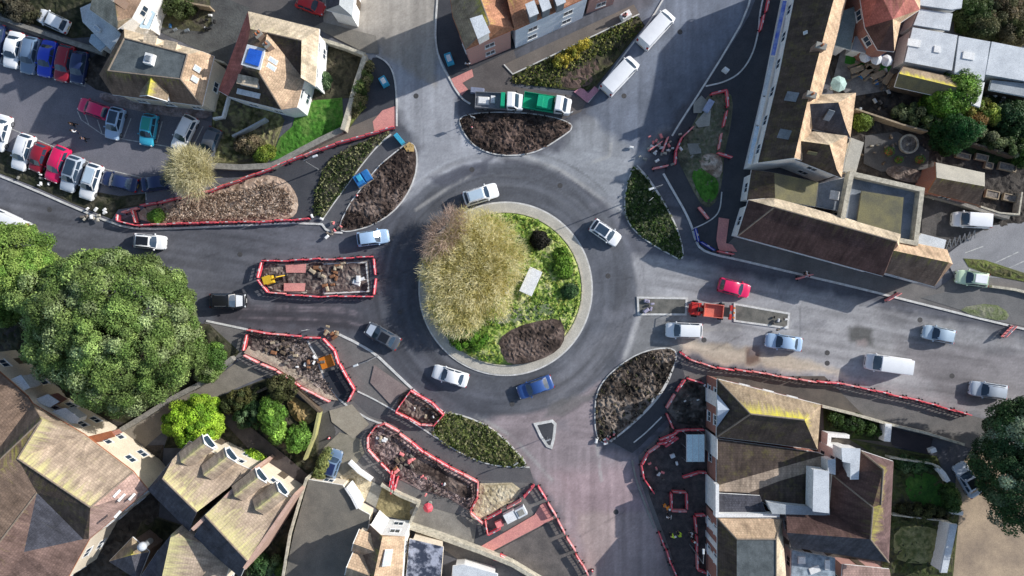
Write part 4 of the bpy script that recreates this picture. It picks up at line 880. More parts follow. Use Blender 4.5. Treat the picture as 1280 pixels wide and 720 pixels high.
# --- north-eastern terrace (long)
T3 = house('terrace', 'long terrace with a dark brown front roof slope and shopfronts along the north-eastern footpath', 'terrace',
  dict(a=(1003, -50, 6.0), b=(1072, -50, 6.0), c=(1058, 0, 6.0), d=(1036, 85, 6.0), e=(1026, 122, 6.0), f=(1004, 200, 6.0), g=(948, 203, 6.0), h=(975, 90, 6.0), r1=(1050, -50, 9.2), r2=(1042, 0, 9.2), r3=(1019, 86, 9.2), r4=(1010, 124, 9.2), r5=(993, 197, 9.2)),
  [('front_roof', MATS['tile_dark'], [('a', 'r1', 'r2', 'r3', 'h'), ('h', 'r3', 'r4', 'r5', 'g')]), ('rear_roof', MATS['tile_orange'], [('r1', 'b', 'c', 'r2'), ('r2', 'c', 'd', 'r3'), ('r3', 'd', 'e', 'r4'), ('r4', 'e', 'f', 'r5')])],
  ['a', 'b', 'c', 'd', 'e', 'f', 'r5', 'g', 'h'], MATS['white_render'], over=.22, sky=[(990, 121, ('a', 'r1', 'g'), 1.5, 1.1, -20, MATS['lead']), (981, 168, ('a', 'r1', 'g'), 1.5, 1.1, -20, MATS['lead']), (1007, 41, ('a', 'r1', 'g'), .5, .4, 0)],
  chims=[(1027, 57, 10.0, .6, 1.1, 75), (1015, 118, 10.0, .6, 1.0, 75)])
# blue shop fascia and canopies on its street front
for (y0, y1, m, nm) in ((-10, 60, mat('fascia_blue', (.05, .10, .55), c2=(.30, .38, .65), scale=1.2), 'blue'), (62, 112, MATS['flat_white'], 'w'), (114, 150, MATS['white_render'], 'w2'), (152, 200, mat('fascia_pale', (.45, .62, .78), c2=(.7, .75, .8), scale=1.5), 'p')):
    def fx(y): return 1003 + (948 - 1003) * (y + 50) / 253.0
    a = P(fx(y0), y0, 6.0); b = P(fx(y1), y1, 6.0); d = (b - a).normalized(); nn = Vector((-1, .27, 0)).normalized()
    mb = MB(); a2 = a + nn * .0 ; b2 = b + nn * .0; q = [a2, b2, b2 + nn * .4, a2 + nn * .4]
    mb.add([(p.x, p.y, 3.35 if i < 2 else 3.2) for i, p in enumerate(q)] + [(p.x, p.y, 3.5 if i < 2 else 3.3) for i, p in enumerate(q)], [(0, 1, 2, 3), (4, 7, 6, 5), (0, 4, 5, 1), (1, 5, 6, 2), (2, 6, 7, 3), (3, 7, 4, 0)]); me = mb.mesh('shop_canopy'); link('shop_canopy', me, m, T3)
W1 = house('rear_wing', 'pitched rear wing with a grey skylight, upper of the two behind the north-eastern terrace', 'wing',
  dict(a=(1010, 124, 6), b=(1024, 118, 6), c=(1070, 116, 6), d=(1063, 172, 6), e=(1016, 161, 6), r1=(1012, 130, 8.4), r2=(1048, 128, 8.6), r3=(1058, 160, 6.8)),
  [('roof', MATS['slate'], [('r1', 'r2', 'r3', 'd', 'e')]), ('east_roof', MATS['tile_orange'], [('r2', 'c', 'd', 'r3')]), ('rear_roof', MATS['tile_tan'], [('a', 'b', 'c', 'r2', 'r1'), ('a', 'r1', 'e')])], ['a', 'b', 'c', 'd', 'e'], MATS['cream_render'], sky=[(1036, 144, ('r1', 'r2', 'd'), .8, 1.3, -20, MATS['lead'])])
W2 = house('rear_wing', 'pitched rear wing with a mossy slope, lower of the two behind the north-eastern terrace', 'wing',
  dict(a=(1000, 168, 6), b=(1018, 164, 6), c=(1060, 169, 6), d=(1052, 222, 6), e=(994, 199, 6), r1=(1000, 176, 8.3), r2=(1037, 181, 8.5), r3=(1046, 212, 6.8)),
  [('roof', MATS['tile_dark'], [('r1', 'r2', 'r3', 'd', 'e')]), ('east_roof', MATS['tile_orange'], [('r2', 'c', 'd', 'r3')]), ('rear_roof', MATS['tile_tan'], [('a', 'b', 'c', 'r2', 'r1'), ('a', 'r1', 'e')])], ['a', 'b', 'c', 'd', 'e'], MATS['white_render'], sky=[(1015, 191, ('r1', 'r2', 'd'), 1.1, .4, -10, MATS['flat_moss'])])
house('building', 'tan walled building with a pale narrow flat roof above the square parapet building', 'building', dict(a=(1064, 172, 4.5), b=(1080, 178, 4.5), c=(1070, 216, 4.5), d=(1064, 216, 4.5), e=(1054, 214, 4.5)), [('roof', MATS['concrete_light'], [('a', 'b', 'c', 'd', 'e')])], None, MATS['cream_render'])
house('annex', 'dark roofed annex with a green mossy flat roof below the terrace end wall', 'annex', dict(a=(940, 212, 3.6), b=(968, 216, 4.6), c=(1023, 228, 3.8), d=(1019, 258, 3.8), e=(969, 250, 4.6), f=(934, 250, 3.6)), [('roof', MATS['tile_dark'], [('a', 'b', 'e', 'f')]), ('flat_roof', MATS['flat_moss'], [('b', 'c', 'd', 'e')])], ['a', 'b', 'c', 'd', 'e', 'f'], MATS['white_render'])
house('annex', 'small grey flat roof with a white rooflight left of the parapet building', 'annex', dict(a=(1024, 230, 3.4), b=(1056, 222, 3.4), c=(1052, 264, 3.4), d=(1021, 258, 3.4)), [('flat_roof', MATS['lead'], [('a', 'b', 'c', 'd')])], None, MATS['brick_brown'], sky=[(1043, 244, 'abc', 1.1, 1.1, -10, WH)])
# --- square parapet building
SQ = house('building', 'square flat roofed building with a pale parapet and a raised mossy deck', 'building', dict(a=(1066, 220, 4.0), b=(1150, 240, 4.0), c=(1142, 306, 4.0), d=(1054, 285, 4.0)), [('flat_roof', MATS['lead'], [('a', 'b', 'c', 'd')])], None, MATS['cream_render'], over=-.1, trim=None)
q = [P(x, y, 5.0) for x, y in ((1065, 217), (1153, 237), (1145, 304), (1051, 286))]; link('parapet', ribbon_mesh('parapet', [p for p in q], .55, 3.9, 5.0, True), MATS['palestone'], SQ)
box_dormer(SQ, [(1078, 240), (1128, 248), (1124, 295), (1072, 281)], 3.9, 4.5, MATS['flat_moss'], MATS['stone'], 'raised_deck')
# --- long maroon roof
house('long_building', 'long low building with a dark maroon hipped roof along the eastern arm', 'building',
  dict(a=(936, 250, 4.4), b=(968, 247, 4.4), c=(1126, 292, 4.4), c2=(1124, 310, 4.4), d=(1104, 345, 4.4), e=(922, 295, 4.4), r1=(968, 259, 7.0), r2=(1121, 302, 7.0)),
  [('roof', MATS['tile_maroon'], [('r1', 'r2', 'd', 'e'), ('a', 'r1', 'e'), ('r2', 'c2', 'd')]), ('rear_roof', MATS['tile_tan'], [('a', 'b', 'r1'), ('b', 'c', 'c2', 'r2', 'r1')])], ['a', 'b', 'c', 'c2', 'd', 'e'], MATS['white_render'], hips=[('r1', 'e'), ('r1', 'r2')], over=.5)  # south slope's shade and rear slope's sun painted in through tile tone
house('long_building', 'gabled end of the long maroon building with a tan slope beside the green car', 'building',
  dict(a=(1112, 297, 4.2), b=(1184, 312, 4.2), c=(1191, 330, 4.2), d=(1168, 358, 4.2), e=(1103, 340, 4.2), r1=(1112, 312, 6.2), r2=(1186, 328, 6.2)),
  [('roof', MATS['tile_brown'], [('r1', 'r2', 'c', 'd', 'e')]), ('rear_roof', MATS['tile_orange'], [('a', 'b', 'r2', 'r1'), ('b', 'c', 'r2'), ('a', 'r1', 'e')])], ['a', 'b', 'c', 'd', 'e'], MATS['white_render'], over=.4)
house('shed', 'white flat roofed lean-to behind the tan end of the long maroon building', 'shed', dict(a=(1152, 292, 2.8), b=(1183, 300, 2.8), c=(1180, 312, 2.8), d=(1140, 304, 2.8)), [('roof', MATS['flat_white'], [('a', 'b', 'c', 'd')])], None, MATS['white_render'], win=False)
# --- barn
house('barn', 'barn with a pale upper slope and a brown rusty lower slope above the white van', 'barn', dict(a=(1170, 203, 3.2), b=(1231, 216, 3.2), c=(1224, 256, 3.2), d=(1160, 240, 3.2), r1=(1171, 222, 5), r2=(1231, 233, 5)),
  [('upper_roof', MATS['concrete_light'], [('a', 'b', 'r2', 'r1')]), ('roof', MATS['tile_brown'], [('r1', 'r2', 'c', 'd')])], ['a', 'b', 'r2', 'c', 'd', 'r1'], MATS['brick_red'], trim=MATS['terracotta'])
# --- pale garages
def pale(label, pts, z=3.0, sky=()): return house('garage', label, 'garage', {chr(97 + i): (*p, z) for i, p in enumerate(pts)}, [('roof', MATS['flat_white'], [tuple(chr(97 + i) for i in range(len(pts)))])], None, MATS['white_render'], sky=sky, trim=MATS['lead'], win=False, over=.15)
pale('white flat roof cut by the top edge right of the maroon roof', [(1152, -20), (1206, -20), (1202, 10), (1190, 12), (1148, 6)], 3.8)
pale('pale grey flat roof directly below the top-edge white one', [(1150, 11), (1191, 17), (1187, 38), (1142, 31)], 3.4)
pale('wide pale grey flat roof with a white rooflight and a small vent', [(1141, 34), (1197, 44), (1190, 88), (1131, 77)], 3.2, [(1142, 54, 'abc', 1.6, .9, -10, WH), (1171, 62, 'abc', .8, .8, -10, WH)])
pale('pale grey flat roof with one white rooflight in the middle', [(1199, 45), (1238, 52), (1230, 101), (1193, 92)], 3.2, [(1210, 70, 'abc', 1.4, .9, -10, WH)])
pale('pale grey corrugated flat roof at the right edge of the photo', [(1240, 52), (1310, 66), (1310, 106), (1232, 93)], 3.2)
house('shed', 'bright white sunlit flat roof below the pale garages', 'shed', dict(a=(1202, 97, 2.9), b=(1231, 103, 2.9), c=(1225, 134, 2.9), d=(1203, 126, 2.9)), [('roof', WH, [('a', 'b', 'c', 'd')])], None, MATS['white_render'], win=False)
house('shed', 'long garden shed with a yellow mossy ridge and dark green lower slope', 'shed', dict(a=(1130, 82, 2.6), b=(1202, 99, 2.6), c=(1192, 124, 2.6), d=(1119, 108, 2.6), r1=(1124, 92, 3.8), r2=(1196, 109, 3.8)), [('upper_roof', MATS['tile_yellow'], [('a', 'b', 'r2', 'r1')]), ('roof', MATS['flat_moss'], [('r1', 'r2', 'c', 'd')])], ['a', 'b', 'r2', 'c', 'd', 'r1'], MATS['timber'], win=False)
house('shed', 'low outbuilding with a pale felt roof at the right edge below the pale garages', 'shed', dict(a=(1240, 100, 2.6), b=(1300, 106, 2.6), c=(1300, 124, 2.6), d=(1237, 112, 2.6)), [('roof', MATS['flat_pale'], [('a', 'b', 'c', 'd')])], None, MATS['timber'], win=False)
house('house', 'maroon roofed house with pitched tan gables at the top right of the photo', 'house', dict(a=(1068, -50, 5.6), b=(1152, -50, 5.6), c=(1150, 12, 5.6), d=(1126, 28, 5.6), d2=(1118, 64, 5.6), e=(1098, 62, 5.6), f=(1082, 34, 5.6), r1=(1100, -10, 8.2), r2=(1138, -10, 8.2), r3=(1116, 24, 8.2)),
  [('roof', MATS['tile_red'], [('a', 'b', 'r2', 'r1'), ('r1', 'r2', 'c', 'r3'), ('a', 'r1', 'r3', 'f')]), ('valley_roof', MATS['tile_maroon'], [('f', 'r3', 'd2', 'e')]), ('east_roof', MATS['tile_orange'], [('r3', 'c', 'd', 'd2'), ('b', 'c', 'r2')])], ['a', 'b', 'c', 'd', 'd2', 'e', 'f'], MATS['brick_red'])
house('annex', 'long grey-green flat roof between the terrace and the maroon roofed house', 'annex', dict(a=(1052, 14, 3.4), b=(1074, 6, 3.4), c=(1063, 62, 3.4), d=(1044, 56, 3.4)), [('flat_roof', mat('greygreen', (.27, .32, .31), c2=(.2, .25, .24)), [('a', 'b', 'c', 'd')])], None, MATS['white_render'], win=False)
house('annex', 'small light grey flat roof, left of two above the artificial turf', 'annex', dict(a=(1070, 45, 2.9), b=(1086, 48, 2.9), c=(1082, 66, 2.9), d=(1065, 62, 2.9)), [('flat_roof', MATS['flat_pale'], [('a', 'b', 'c', 'd')])], None, MATS['white_render'], win=False)
house('annex', 'small slate grey flat roof, right of two above the artificial turf', 'annex', dict(a=(1090, 42, 2.9), b=(1108, 46, 2.9), c=(1102, 68, 2.9), d=(1086, 64, 2.9)), [('flat_roof', MATS['lead'], [('a', 'b', 'c', 'd')])], None, MATS['white_render'], win=False)
# --- south-east corner house
SE = house('house', 'corner house with a yellow lichened hipped roof and banded brick side wall in the south-east', 'house',
  dict(a=(897, 474, 5.2), b=(1026, 506, 5.2), c=(1022, 562, 5.2), d=(896, 546, 5.2), r1=(938, 517.5, 8.0), r2=(1005.6, 525, 8.0)),
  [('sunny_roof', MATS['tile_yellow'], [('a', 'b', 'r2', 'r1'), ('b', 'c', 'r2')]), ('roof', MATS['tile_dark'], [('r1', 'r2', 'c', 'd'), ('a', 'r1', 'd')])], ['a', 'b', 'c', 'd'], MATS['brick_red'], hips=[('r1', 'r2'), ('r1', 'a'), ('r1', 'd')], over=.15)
gv = {'a': P(896, 492, 5.3), 'b': P(896, 534, 5.3), 'c': P(897, 513, 6.8), 'd': P(912, 512, 6.8)}; link('side_gable', shell('side_gable', gv, [('a', 'c', 'd'), ('b', 'd', 'c')], .1), mat('gable_skylit', (.50, .56, .64), c2=(.40, .46, .54)), SE)  # pale blue skylight put into the gable's colour
link('gable_front', poly_mesh('gable_front', [gv['a'] - Vector((-.15, 0, .1)), gv['b'] - Vector((-.15, 0, .1)), gv['c'] - Vector((-.15, 0, .1))]), WH, SE)
LR = house('building', 'low building with painted roof shade and a diagonal painted sun strip behind the banded wall', 'building',
  dict(a=(896, 549, 4.6), b=(1022, 566, 4.6), s1=(1030, 569, 4.6), s2=(896, 607, 4.6), s3=(975, 601, 4.6), c=(1036, 583, 4.6), d=(1030, 638, 4.6), e=(960, 632, 4.6), f=(936, 616, 4.6), g=(896, 614, 4.6)), [('upper_roof', MATS['tile_dark'], [('a', 'b', 's1', 's2')]), ('painted_sun_strip', MATS['tile_moss'], [('s2', 's1', 'c', 's3', 'f', 'g')]), ('roof', MATS['tile_dark'], [('s3', 'c', 'd', 'e', 'f')])], ['a', 'b', 's1', 'c', 'd', 'e', 'f', 'g', 's2'], MATS['brick_red'], over=.15)  # cast shade painted on with dark tile, the sun strip with pale tile
FG = house('annex', 'small dark grey roof with white parapets above the tan roof in the south-east', 'annex', dict(a=(896, 617, 4.8), b=(950, 620, 4.8), c=(958, 642, 4.8), d=(896, 642, 4.8)), [('flat_roof', MATS['slate'], [('a', 'b', 'c', 'd')])], None, MATS['white_render'], over=.05, trim=WH)
link('parapet', ribbon_mesh('parapet', [P(x, y, 5.6) for x, y in ((897, 606), (897, 645), (975, 645))], .4, 4.5, 5.5), MATS['white_render'], FG)
BT = house('house', 'house with a tan slope and flat grey deck at the bottom beside the banded wall', 'house',
  dict(a=(897, 648, 5.4), b=(977, 649, 5.4), c=(986, 760, 5.4), d=(897, 760, 5.4), f1=(921, 674, 7.6), f2=(970, 674, 7.6), f3=(970, 760, 7.6), f4=(921, 760, 7.6)),
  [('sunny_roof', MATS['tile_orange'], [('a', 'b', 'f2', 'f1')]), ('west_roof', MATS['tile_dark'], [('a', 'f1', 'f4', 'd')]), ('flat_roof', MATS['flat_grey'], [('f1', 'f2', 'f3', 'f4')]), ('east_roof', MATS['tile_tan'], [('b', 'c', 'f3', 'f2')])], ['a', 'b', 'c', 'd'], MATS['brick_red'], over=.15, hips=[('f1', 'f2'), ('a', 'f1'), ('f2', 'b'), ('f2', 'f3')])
# white bands on the brick street wall
for i, (y0, y1) in enumerate(((492, 510), (548, 575), (606, 645), (663, 672), (682, 690), (700, 709))):
    a = P(896.6, y0, 5.2); b = P(896.6, y1, 5.2); par = SE if i < 1 else (LR if i < 3 else BT); mb = MB(); x = a.x + .12; mb.box(x - .07, x + .0, min(a.y, b.y), max(a.y, b.y), .0, 4.9); link('white_panel', mb.mesh('white_panel'), WH, par)
HB = house('house', 'big house with dark maroon hipped roofs and yellow ridges in the south-east', 'house',
  dict(a=(983, 640, 5.6), b=(1037, 640, 5.6), b2=(1041, 594, 5.6), b3=(1048, 562, 5.6), c=(1075, 563, 5.6), d=(1117, 577, 5.6), e=(1111, 703, 5.6), f=(989, 684, 5.6), r1=(1104, 587, 9.0), r2=(1101, 631, 8.8), r3=(1091, 634, 9.0), r4=(1088, 674, 8.8), rw=(984, 666, 7.6), rw2=(1086, 674, 8.8)),
  [('roof', MATS['tile_maroon'], [('c', 'r1', 'r2', 'r3', 'b2', 'b3'), ('b2', 'r3', 'r4', 'rw', 'a', 'b')]), ('east_roof', mat('tile_maroon2', (.1, .1, .1)) and MATS['tile_pink'] and roof_mat('tile_plum', (.17, .11, .105), (.14, .09, .085), moss=(.45, .42, .08), mossamt=.1, ridge=.6), [('c', 'd', 'r1'), ('r1', 'd', 'e', 'r4', 'r3', 'r2')]), ('south_roof', MATS['slate'], [('rw', 'r4', 'e', 'f')])],
  ['a', 'b', 'b2', 'b3', 'c', 'd', 'e', 'f'], MATS['white_render'], hips=[('r1', 'r2'), ('r3', 'r4'), ('r1', 'c'), ('b2', 'r3'), ('r4', 'e')])
box_dormer(HB, [(1018, 588), (1035, 590), (1035, 640), (1017, 638)], 5.0, 7.2, MATS['flat_white'], WH); box_dormer(HB, [(1053, 561), (1074, 562), (1072, 598), (1064, 598), (1064, 578), (1054, 576)], 5.2, 7.6, MATS['flat_white'], WH)
box_dormer(HB, [(1036, 576), (1043, 575), (1043, 592), (1036, 590)], 4.6, 6.6, MATS['flat_white'], WH); box_dormer(HB, [(961, 629), (982, 632), (1036, 637), (1036, 643), (966, 641)], 4.4, 5.9, MATS['flat_pale'], WH)
house('annex', 'pale blue-grey flat roof cluttered with white boxes at the bottom edge of the photo', 'annex', dict(a=(990, 688, 3.2), b=(1044, 698, 3.2), c=(1044, 760, 3.2), d=(988, 760, 3.2)), [('flat_roof', mat('clutter', (.42, .50, .56), c2=(.16, .2, .24), scale=1.3), [('a', 'b', 'c', 'd')])], None, MATS['white_render'], sky=[(1002, 700, 'abc', .9, .9, 0, WH), (1018, 712, 'abc', 1.3, .8, 20, WH), (1034, 706, 'abc', .6, 1.2, 0, WH)])
house('shed', 'pink-brown pitched roof strip at the bottom edge below the big maroon house', 'shed', dict(a=(1054, 706, 3.4), b=(1112, 712, 3.4), c=(1120, 760, 3.4), d=(1050, 760, 3.4)), [('roof', MATS['tile_pink'], [('a', 'b', 'c', 'd')])], None, MATS['brick_pink'])
house('garage', 'narrow white roofed lean-to between the lawn and the sandy drive', 'garage', dict(a=(1188, 655, 2.6), b=(1197, 656, 2.6), c=(1184, 716, 2.6), d=(1176, 716, 2.6)), [('roof', MATS['flat_white'], [('a', 'b', 'c', 'd')])], None, MATS['white_render'], win=False, over=.1)
# --- south-west: big corner house
SW = house('house', 'big house with brown slopes, yellow ridges and cream side wall at the bottom left', 'house',
  dict(a=(-30, 440, 6.4), b=(34, 496, 6.4), b1=(40, 505, 6.4), b2=(104, 543, 6.4), c=(166, 590, 6.4), d=(184, 612, 6.2), e=(111, 674, 6.2), f=(82, 726, 6.2), g=(-40, 800, 6.2), r0=(-40, 612, 9.6), r1=(52, 525, 9.6), r2=(113, 634, 9.4), r3=(22, 573, 9.6), q1=(46, 616, 8.8), q2=(-10, 690, 8.8), q3=(104, 674, 6.4), q4=(30, 690, 7.6)),
  [('roof', MATS['tile_brown'], [('a', 'b', 'b1', 'r1', 'r0')]), ('sunny_roof', MATS['tile_moss'], [('r1', 'b1', 'b2', 'c', 'r2', 'r3')]), ('hip_roof', MATS['tile_pink'], [('c', 'd', 'e', 'r2')]), ('shaded_roof', MATS['tile_dark'], [('r3', 'r2', 'e', 'q3', 'q1')]), ('middle_roof', MATS['tile_brown'], [('r1', 'r3', 'q1', 'q2', 'r0')]),  # slopes in shade get darker tile, the sunny one paler: light painted in
   ('slate_roof', MATS['slate'], [('q1', 'q3', 'q4')]), ('lower_roof', roof_mat('tile_rose', (.26, .17, .14), (.2, .13, .11), mossamt=.25, ridge=.1), [('q1', 'q4', 'q3', 'e', 'f', 'g', 'q2')])],
  ['a', 'b', 'b1', 'b2', 'c', 'd', 'e', 'f', 'g'], MATS['cream_render'], hips=[('r0', 'r1'), ('r3', 'r2'), ('q1', 'q2'), ('r2', 'c'), ('r1', 'r3')], over=.15, trim=MATS['terracotta'],
  sky=[(146, 617, ('c', 'd', 'r2'), .3, 1.0, -35), (152, 622, ('c', 'd', 'r2'), .3, 1.0, -35), (165, 621, ('c', 'd', 'r2'), .3, .9, -35), (147, 643, ('c', 'd', 'r2'), .3, .9, -35)])
box_dormer(SW, [(62, 516), (82, 511), (98, 523), (96, 528), (80, 528)], 3.5, 5.2, MATS['flat_white'], WH, 'bay_window'); box_dormer(SW, [(8, 478), (26, 470), (36, 484), (24, 490)], 3.5, 5.6, MATS['flat_white'], WH, 'bay_window')
box_dormer(SW, [(44, 500), (60, 494), (72, 502), (62, 508)], 3.2, 5.0, MATS['flat_white'], MATS['brick_red'], 'bay_window'); box_dormer(SW, [(106, 548), (138, 540), (142, 545), (112, 554)], 4.0, 5.8, MATS['terracotta'], MATS['brick_red'], 'bay_window')
# semi-detached pair with dormers
SA = house('house', 'left of the two mossy tan roofed houses with pairs of pointed dormers', 'house', dict(a=(236, 552, 5.8), b=(314, 588, 5.8), c=(236, 664, 5.8), d=(184, 612, 5.8), r1=(203, 598, 8.8), r2=(246, 640, 8.8), h1=(216, 574, 7.6)),
  [('sunny_roof', MATS['tile_moss'], [('a', 'b', 'r2', 'r1', 'h1')]), ('rear_roof', MATS['slate'], [('r1', 'r2', 'c', 'd'), ('h1', 'r1', 'd')])], ['a', 'b', 'c', 'd', 'h1'], MATS['cream_render'], hips=[('r1', 'r2')], over=.2)  # rear slope's shade put into its dark slate colour
SB = house('house', 'right of the two mossy tan roofed houses with pairs of pointed dormers', 'house', dict(a=(314, 589, 5.8), b=(364, 622, 5.8), c=(300, 722, 5.8), d=(242, 672, 5.8), r1=(256, 644, 8.8), r2=(309, 701, 8.8)),
  [('sunny_roof', MATS['tile_moss'], [('a', 'b', 'r2', 'r1')]), ('rear_roof', MATS['slate'], [('r1', 'r2', 'c', 'd')])], ['a', 'b', 'r2', 'c', 'd', 'r1'], MATS['cream_render'], hips=[('r1', 'r2')], over=.2, chims=[(178, 684, 0, .1, .1, 0)] if False else ())  # dark rear slope: shade painted into the roof colour
for T_, x, y in ((SA, 252, 555), (SA, 280, 571), (SB, 318, 597), (SB, 344, 614)): gable_dormer(T_, x + 6, y - 1, 7.3, 38, 1.9, 1.6, 3.2, MATS['tile_moss'], WH)
for T_, pts in ((SA, ((314, 589), (246, 658))), (SB, ((364, 623), (310, 706)))):
    q = [P(x, y, 7.8) for x, y in pts]; me = bpy.data.meshes.new('party_wall'); d = (q[1] - q[0]).normalized(); nn = Vector((-d.y, d.x, 0)) * .2
    vs = [q[0] - nn, q[0] + nn, q[1] + nn, q[1] - nn]; me.from_pydata([(v.x, v.y, 0.2) for v in vs] + [(v.x, v.y, z) for v, z in zip(vs, (6.3, 6.3, 8.9, 8.9))], [], [(0, 1, 5, 4), (1, 2, 6, 5), (2, 3, 7, 6), (3, 0, 4, 7), (4, 5, 6, 7)]); me.update(); link('party_wall', me, mat('pinkcoping', (.50, .34, .28), c2=(.42, .28, .22)), T_)
house('house', 'lower house with a sunlit mossy roof and two skylights at the bottom left edge', 'house', dict(a=(232, 652, 5), b=(292, 690, 5), c=(270, 760, 5), d=(150, 760, 5), e=(196, 690, 5), r1=(214, 668, 7), r2=(194, 760, 7)),
  [('sunny_roof', MATS['tile_moss'], [('a', 'b', 'c', 'r2', 'r1')]), ('west_roof', MATS['slate'], [('r1', 'r2', 'd', 'e'), ('a', 'r1', 'e')])], ['a', 'b', 'c', 'd', 'e'], MATS['cream_render'], sky=[(264, 708, ('a', 'b', 'c'), 1.7, .9, -25), (250, 716, ('a', 'b', 'c'), 1.3, .9, -25)])
OB = house('outbuilding', 'small outbuilding with a yellow mossy hipped roof and a white metal cowl', 'outbuilding', dict(a=(165, 672, 4.2), b=(186, 690, 4.2), c=(172, 725, 4.2), d=(136, 702, 4.2), r=(164, 694, 5.6)), [('sunny_roof', MATS['tile_yellow'], [('a', 'b', 'r'), ('a', 'r', 'd')]), ('roof', MATS['slate'], [('b', 'c', 'r'), ('c', 'd', 'r')])], ['a', 'b', 'c', 'd'], MATS['brick_brown'], win=False)
c = P(178, 683, 6.4); mb = MB(); mb.lathe([(.35, 4.6), (.35, 6.3), (.55, 6.35), (.45, 6.75), (.15, 6.95)], (c.x, c.y, 0), 14); link('cowl', mb.mesh('cowl', True), MATS['flat_white'], OB)
# flat brown roof garage
house('garage', 'flat brown roofed garage block below the small blue car in the south-west', 'garage', dict(a=(386, 600, 2.9), b=(428, 607, 2.9), c=(449, 637, 2.9), d=(462, 644, 2.9), e=(446, 760, 2.9), f=(348, 760, 2.9), g=(367, 668, 2.9)), [('flat_roof', MATS['flat_brown'], [('a', 'b', 'c', 'd', 'e', 'f', 'g')])], None, MATS['cream_render'], over=.1)
# cream house
CH = house('house', 'cream house with a bright white gable wall and one skylight in its tan roof', 'house', dict(a=(462, 656, 6), b=(476, 669, 6), b2=(506, 671, 6), c=(500, 760, 6), d=(440, 760, 6), e=(448, 690, 6), r1=(478, 671, 8), r2=(459, 760, 8)),
  [('roof', MATS['tile_orange'], [('r1', 'b2', 'c', 'r2'), ('b', 'b2', 'r1')]), ('west_roof', MATS['tile_brown'], [('a', 'b', 'r1'), ('a', 'r1', 'r2', 'd', 'e')])], ['a', 'b', 'b2', 'c', 'd', 'e'], MATS['white_render'], over=.1, sky=[(484, 697, ('r1', 'b2', 'c'), 1.1, 1.9, -10)])
gable_dormer(CH, 446, 676, 6.6, 160, 2.4, 1.2, 2.4, MATS['tile_orange'], MATS['cream_render']); gable_dormer(CH, 438, 705, 6.6, 160, 2.6, 1.2, 2.6, MATS['tile_orange'], MATS['cream_render'])
house('annex', 'flat roof covered with wrinkled dark blue sheeting right of the cream house', 'annex', dict(a=(512, 674, 4), b=(554, 684, 4), c=(548, 760, 4), d=(504, 760, 4)), [('flat_roof', mat('wrinkled', (.42, .44, .52), c2=(.05, .06, .09), scale=.8, rough=.35, bump=.8, bscale=2, fac=(.42, .55)), [('a', 'b', 'c', 'd')])], None, MATS['cream_render'], trim=MATS['cream_render'], win=False)
house('outbuilding', 'white roofed outbuilding at the bottom edge right of the blue sheeted roof', 'outbuilding', dict(a=(566, 708, 2.8), b=(580, 706, 2.8), c=(622, 718, 2.8), d=(618, 760, 2.8), e=(562, 760, 2.8)), [('roof', MATS['flat_white'], [('a', 'b', 'c', 'd', 'e')])], None, MATS['white_render'], win=False)
# the far left gable at the edge above the big house
# ================================================================= WALLS, FENCES
ST = MATS['stone']; PS = MATS['palestone']; FN = MATS['timber']; PW = MATS['palewood']
wallrun('garden_wall', 'low stone wall curving between the green lawn and the tan verge path', 'wall', [(266, 207), (300, 209), (340, 207), (368, 192), (400, 175), (427, 162)], .7, 1.0, ST)
wallrun('garden_wall', 'tall pale garden wall running down from the north-west corner', 'wall', [(456, 70), (446, 100), (436, 135), (428, 162)], .55, 1.6, PS)
wallrun('garden_wall', 'pale wall between the lane and the shaded garden beside the blue sheeted house', 'wall', [(402, 49), (430, 58), (456, 68)], .4, 1.4, PS)
wallrun('garden_wall', 'low white wall below the blue sheeted house', 'wall', [(284, 120), (305, 128), (330, 134)], .25, .9, MATS['white_render'])
wallrun('garden_wall', 'short white wall dropping to the shaded path in the north-west garden', 'wall', [(285, 120), (278, 146), (266, 148)], .25, .9, MATS['white_render'])
wallrun('garden_fence', 'silvery slatted fence crossing the north-west garden', 'fence', [(290, 170), (310, 160), (332, 148)], .25, 1.3, MATS['flat_pale'])
wallrun('garden_fence', 'brown fence behind the yards of the north-west houses', 'fence', [(262, 8), (240, 4), (205, -8)], .2, 1.5, PW)
wallrun('garden_fence', 'pale fence between the flat grey roof and the shaded yard', 'fence', [(268, 74), (280, 78)], .2, 1.4, PS)
wallrun('garden_fence', 'thin white fence beside the white walled house', 'fence', [(204, -20), (196, 16), (190, 38)], .25, 1.6, MATS['white_render'])
wallrun('car_park_wall', 'low wall with hedge round the top of the car park', 'wall', [(-20, 16), (40, 36), (90, 54), (128, 66)], .5, .9, ST)
wallrun('boundary_wall', 'long pale boundary wall above the gardens at the bottom centre', 'wall', [(511, 659), (550, 672), (600, 690), (640, 706), (680, 730)], .5, 1.5, PS)
wallrun('garden_wall', 'pale wall between the dry lawn and the dug strip', 'wall', [(436, 578), (448, 590), (464, 601)], .35, 1.1, MATS['white_render'])
wallrun('garden_wall', 'curving pale wall along the second dry lawn', 'wall', [(476, 606), (500, 620), (524, 630)], .35, 1.1, PS)
wallrun('garden_wall', 'short pale wall between the second dry lawn and the yard', 'wall', [(523, 630), (516, 646), (511, 658)], .35, 1.2, PS)
wallrun('garage_wall', 'white coping wall at the right of the flat brown roof', 'wall', [(432, 610), (440, 622), (447, 636)], .3, 3.3, MATS['white_render'])
wallrun('garden_fence', 'whitish fence along the left side of the flat brown roof', 'fence', [(383, 598), (372, 634), (362, 668), (352, 730)], .3, 3.1, PS)
wallrun('garden_wall', 'pale line of wall at the edge of the south-west footpath near the bushes', 'wall', [(398, 516), (392, 545), (380, 575)], .3, 1.4, mat('lichwall', (.48, .46, .18), c2=(.34, .32, .16)))
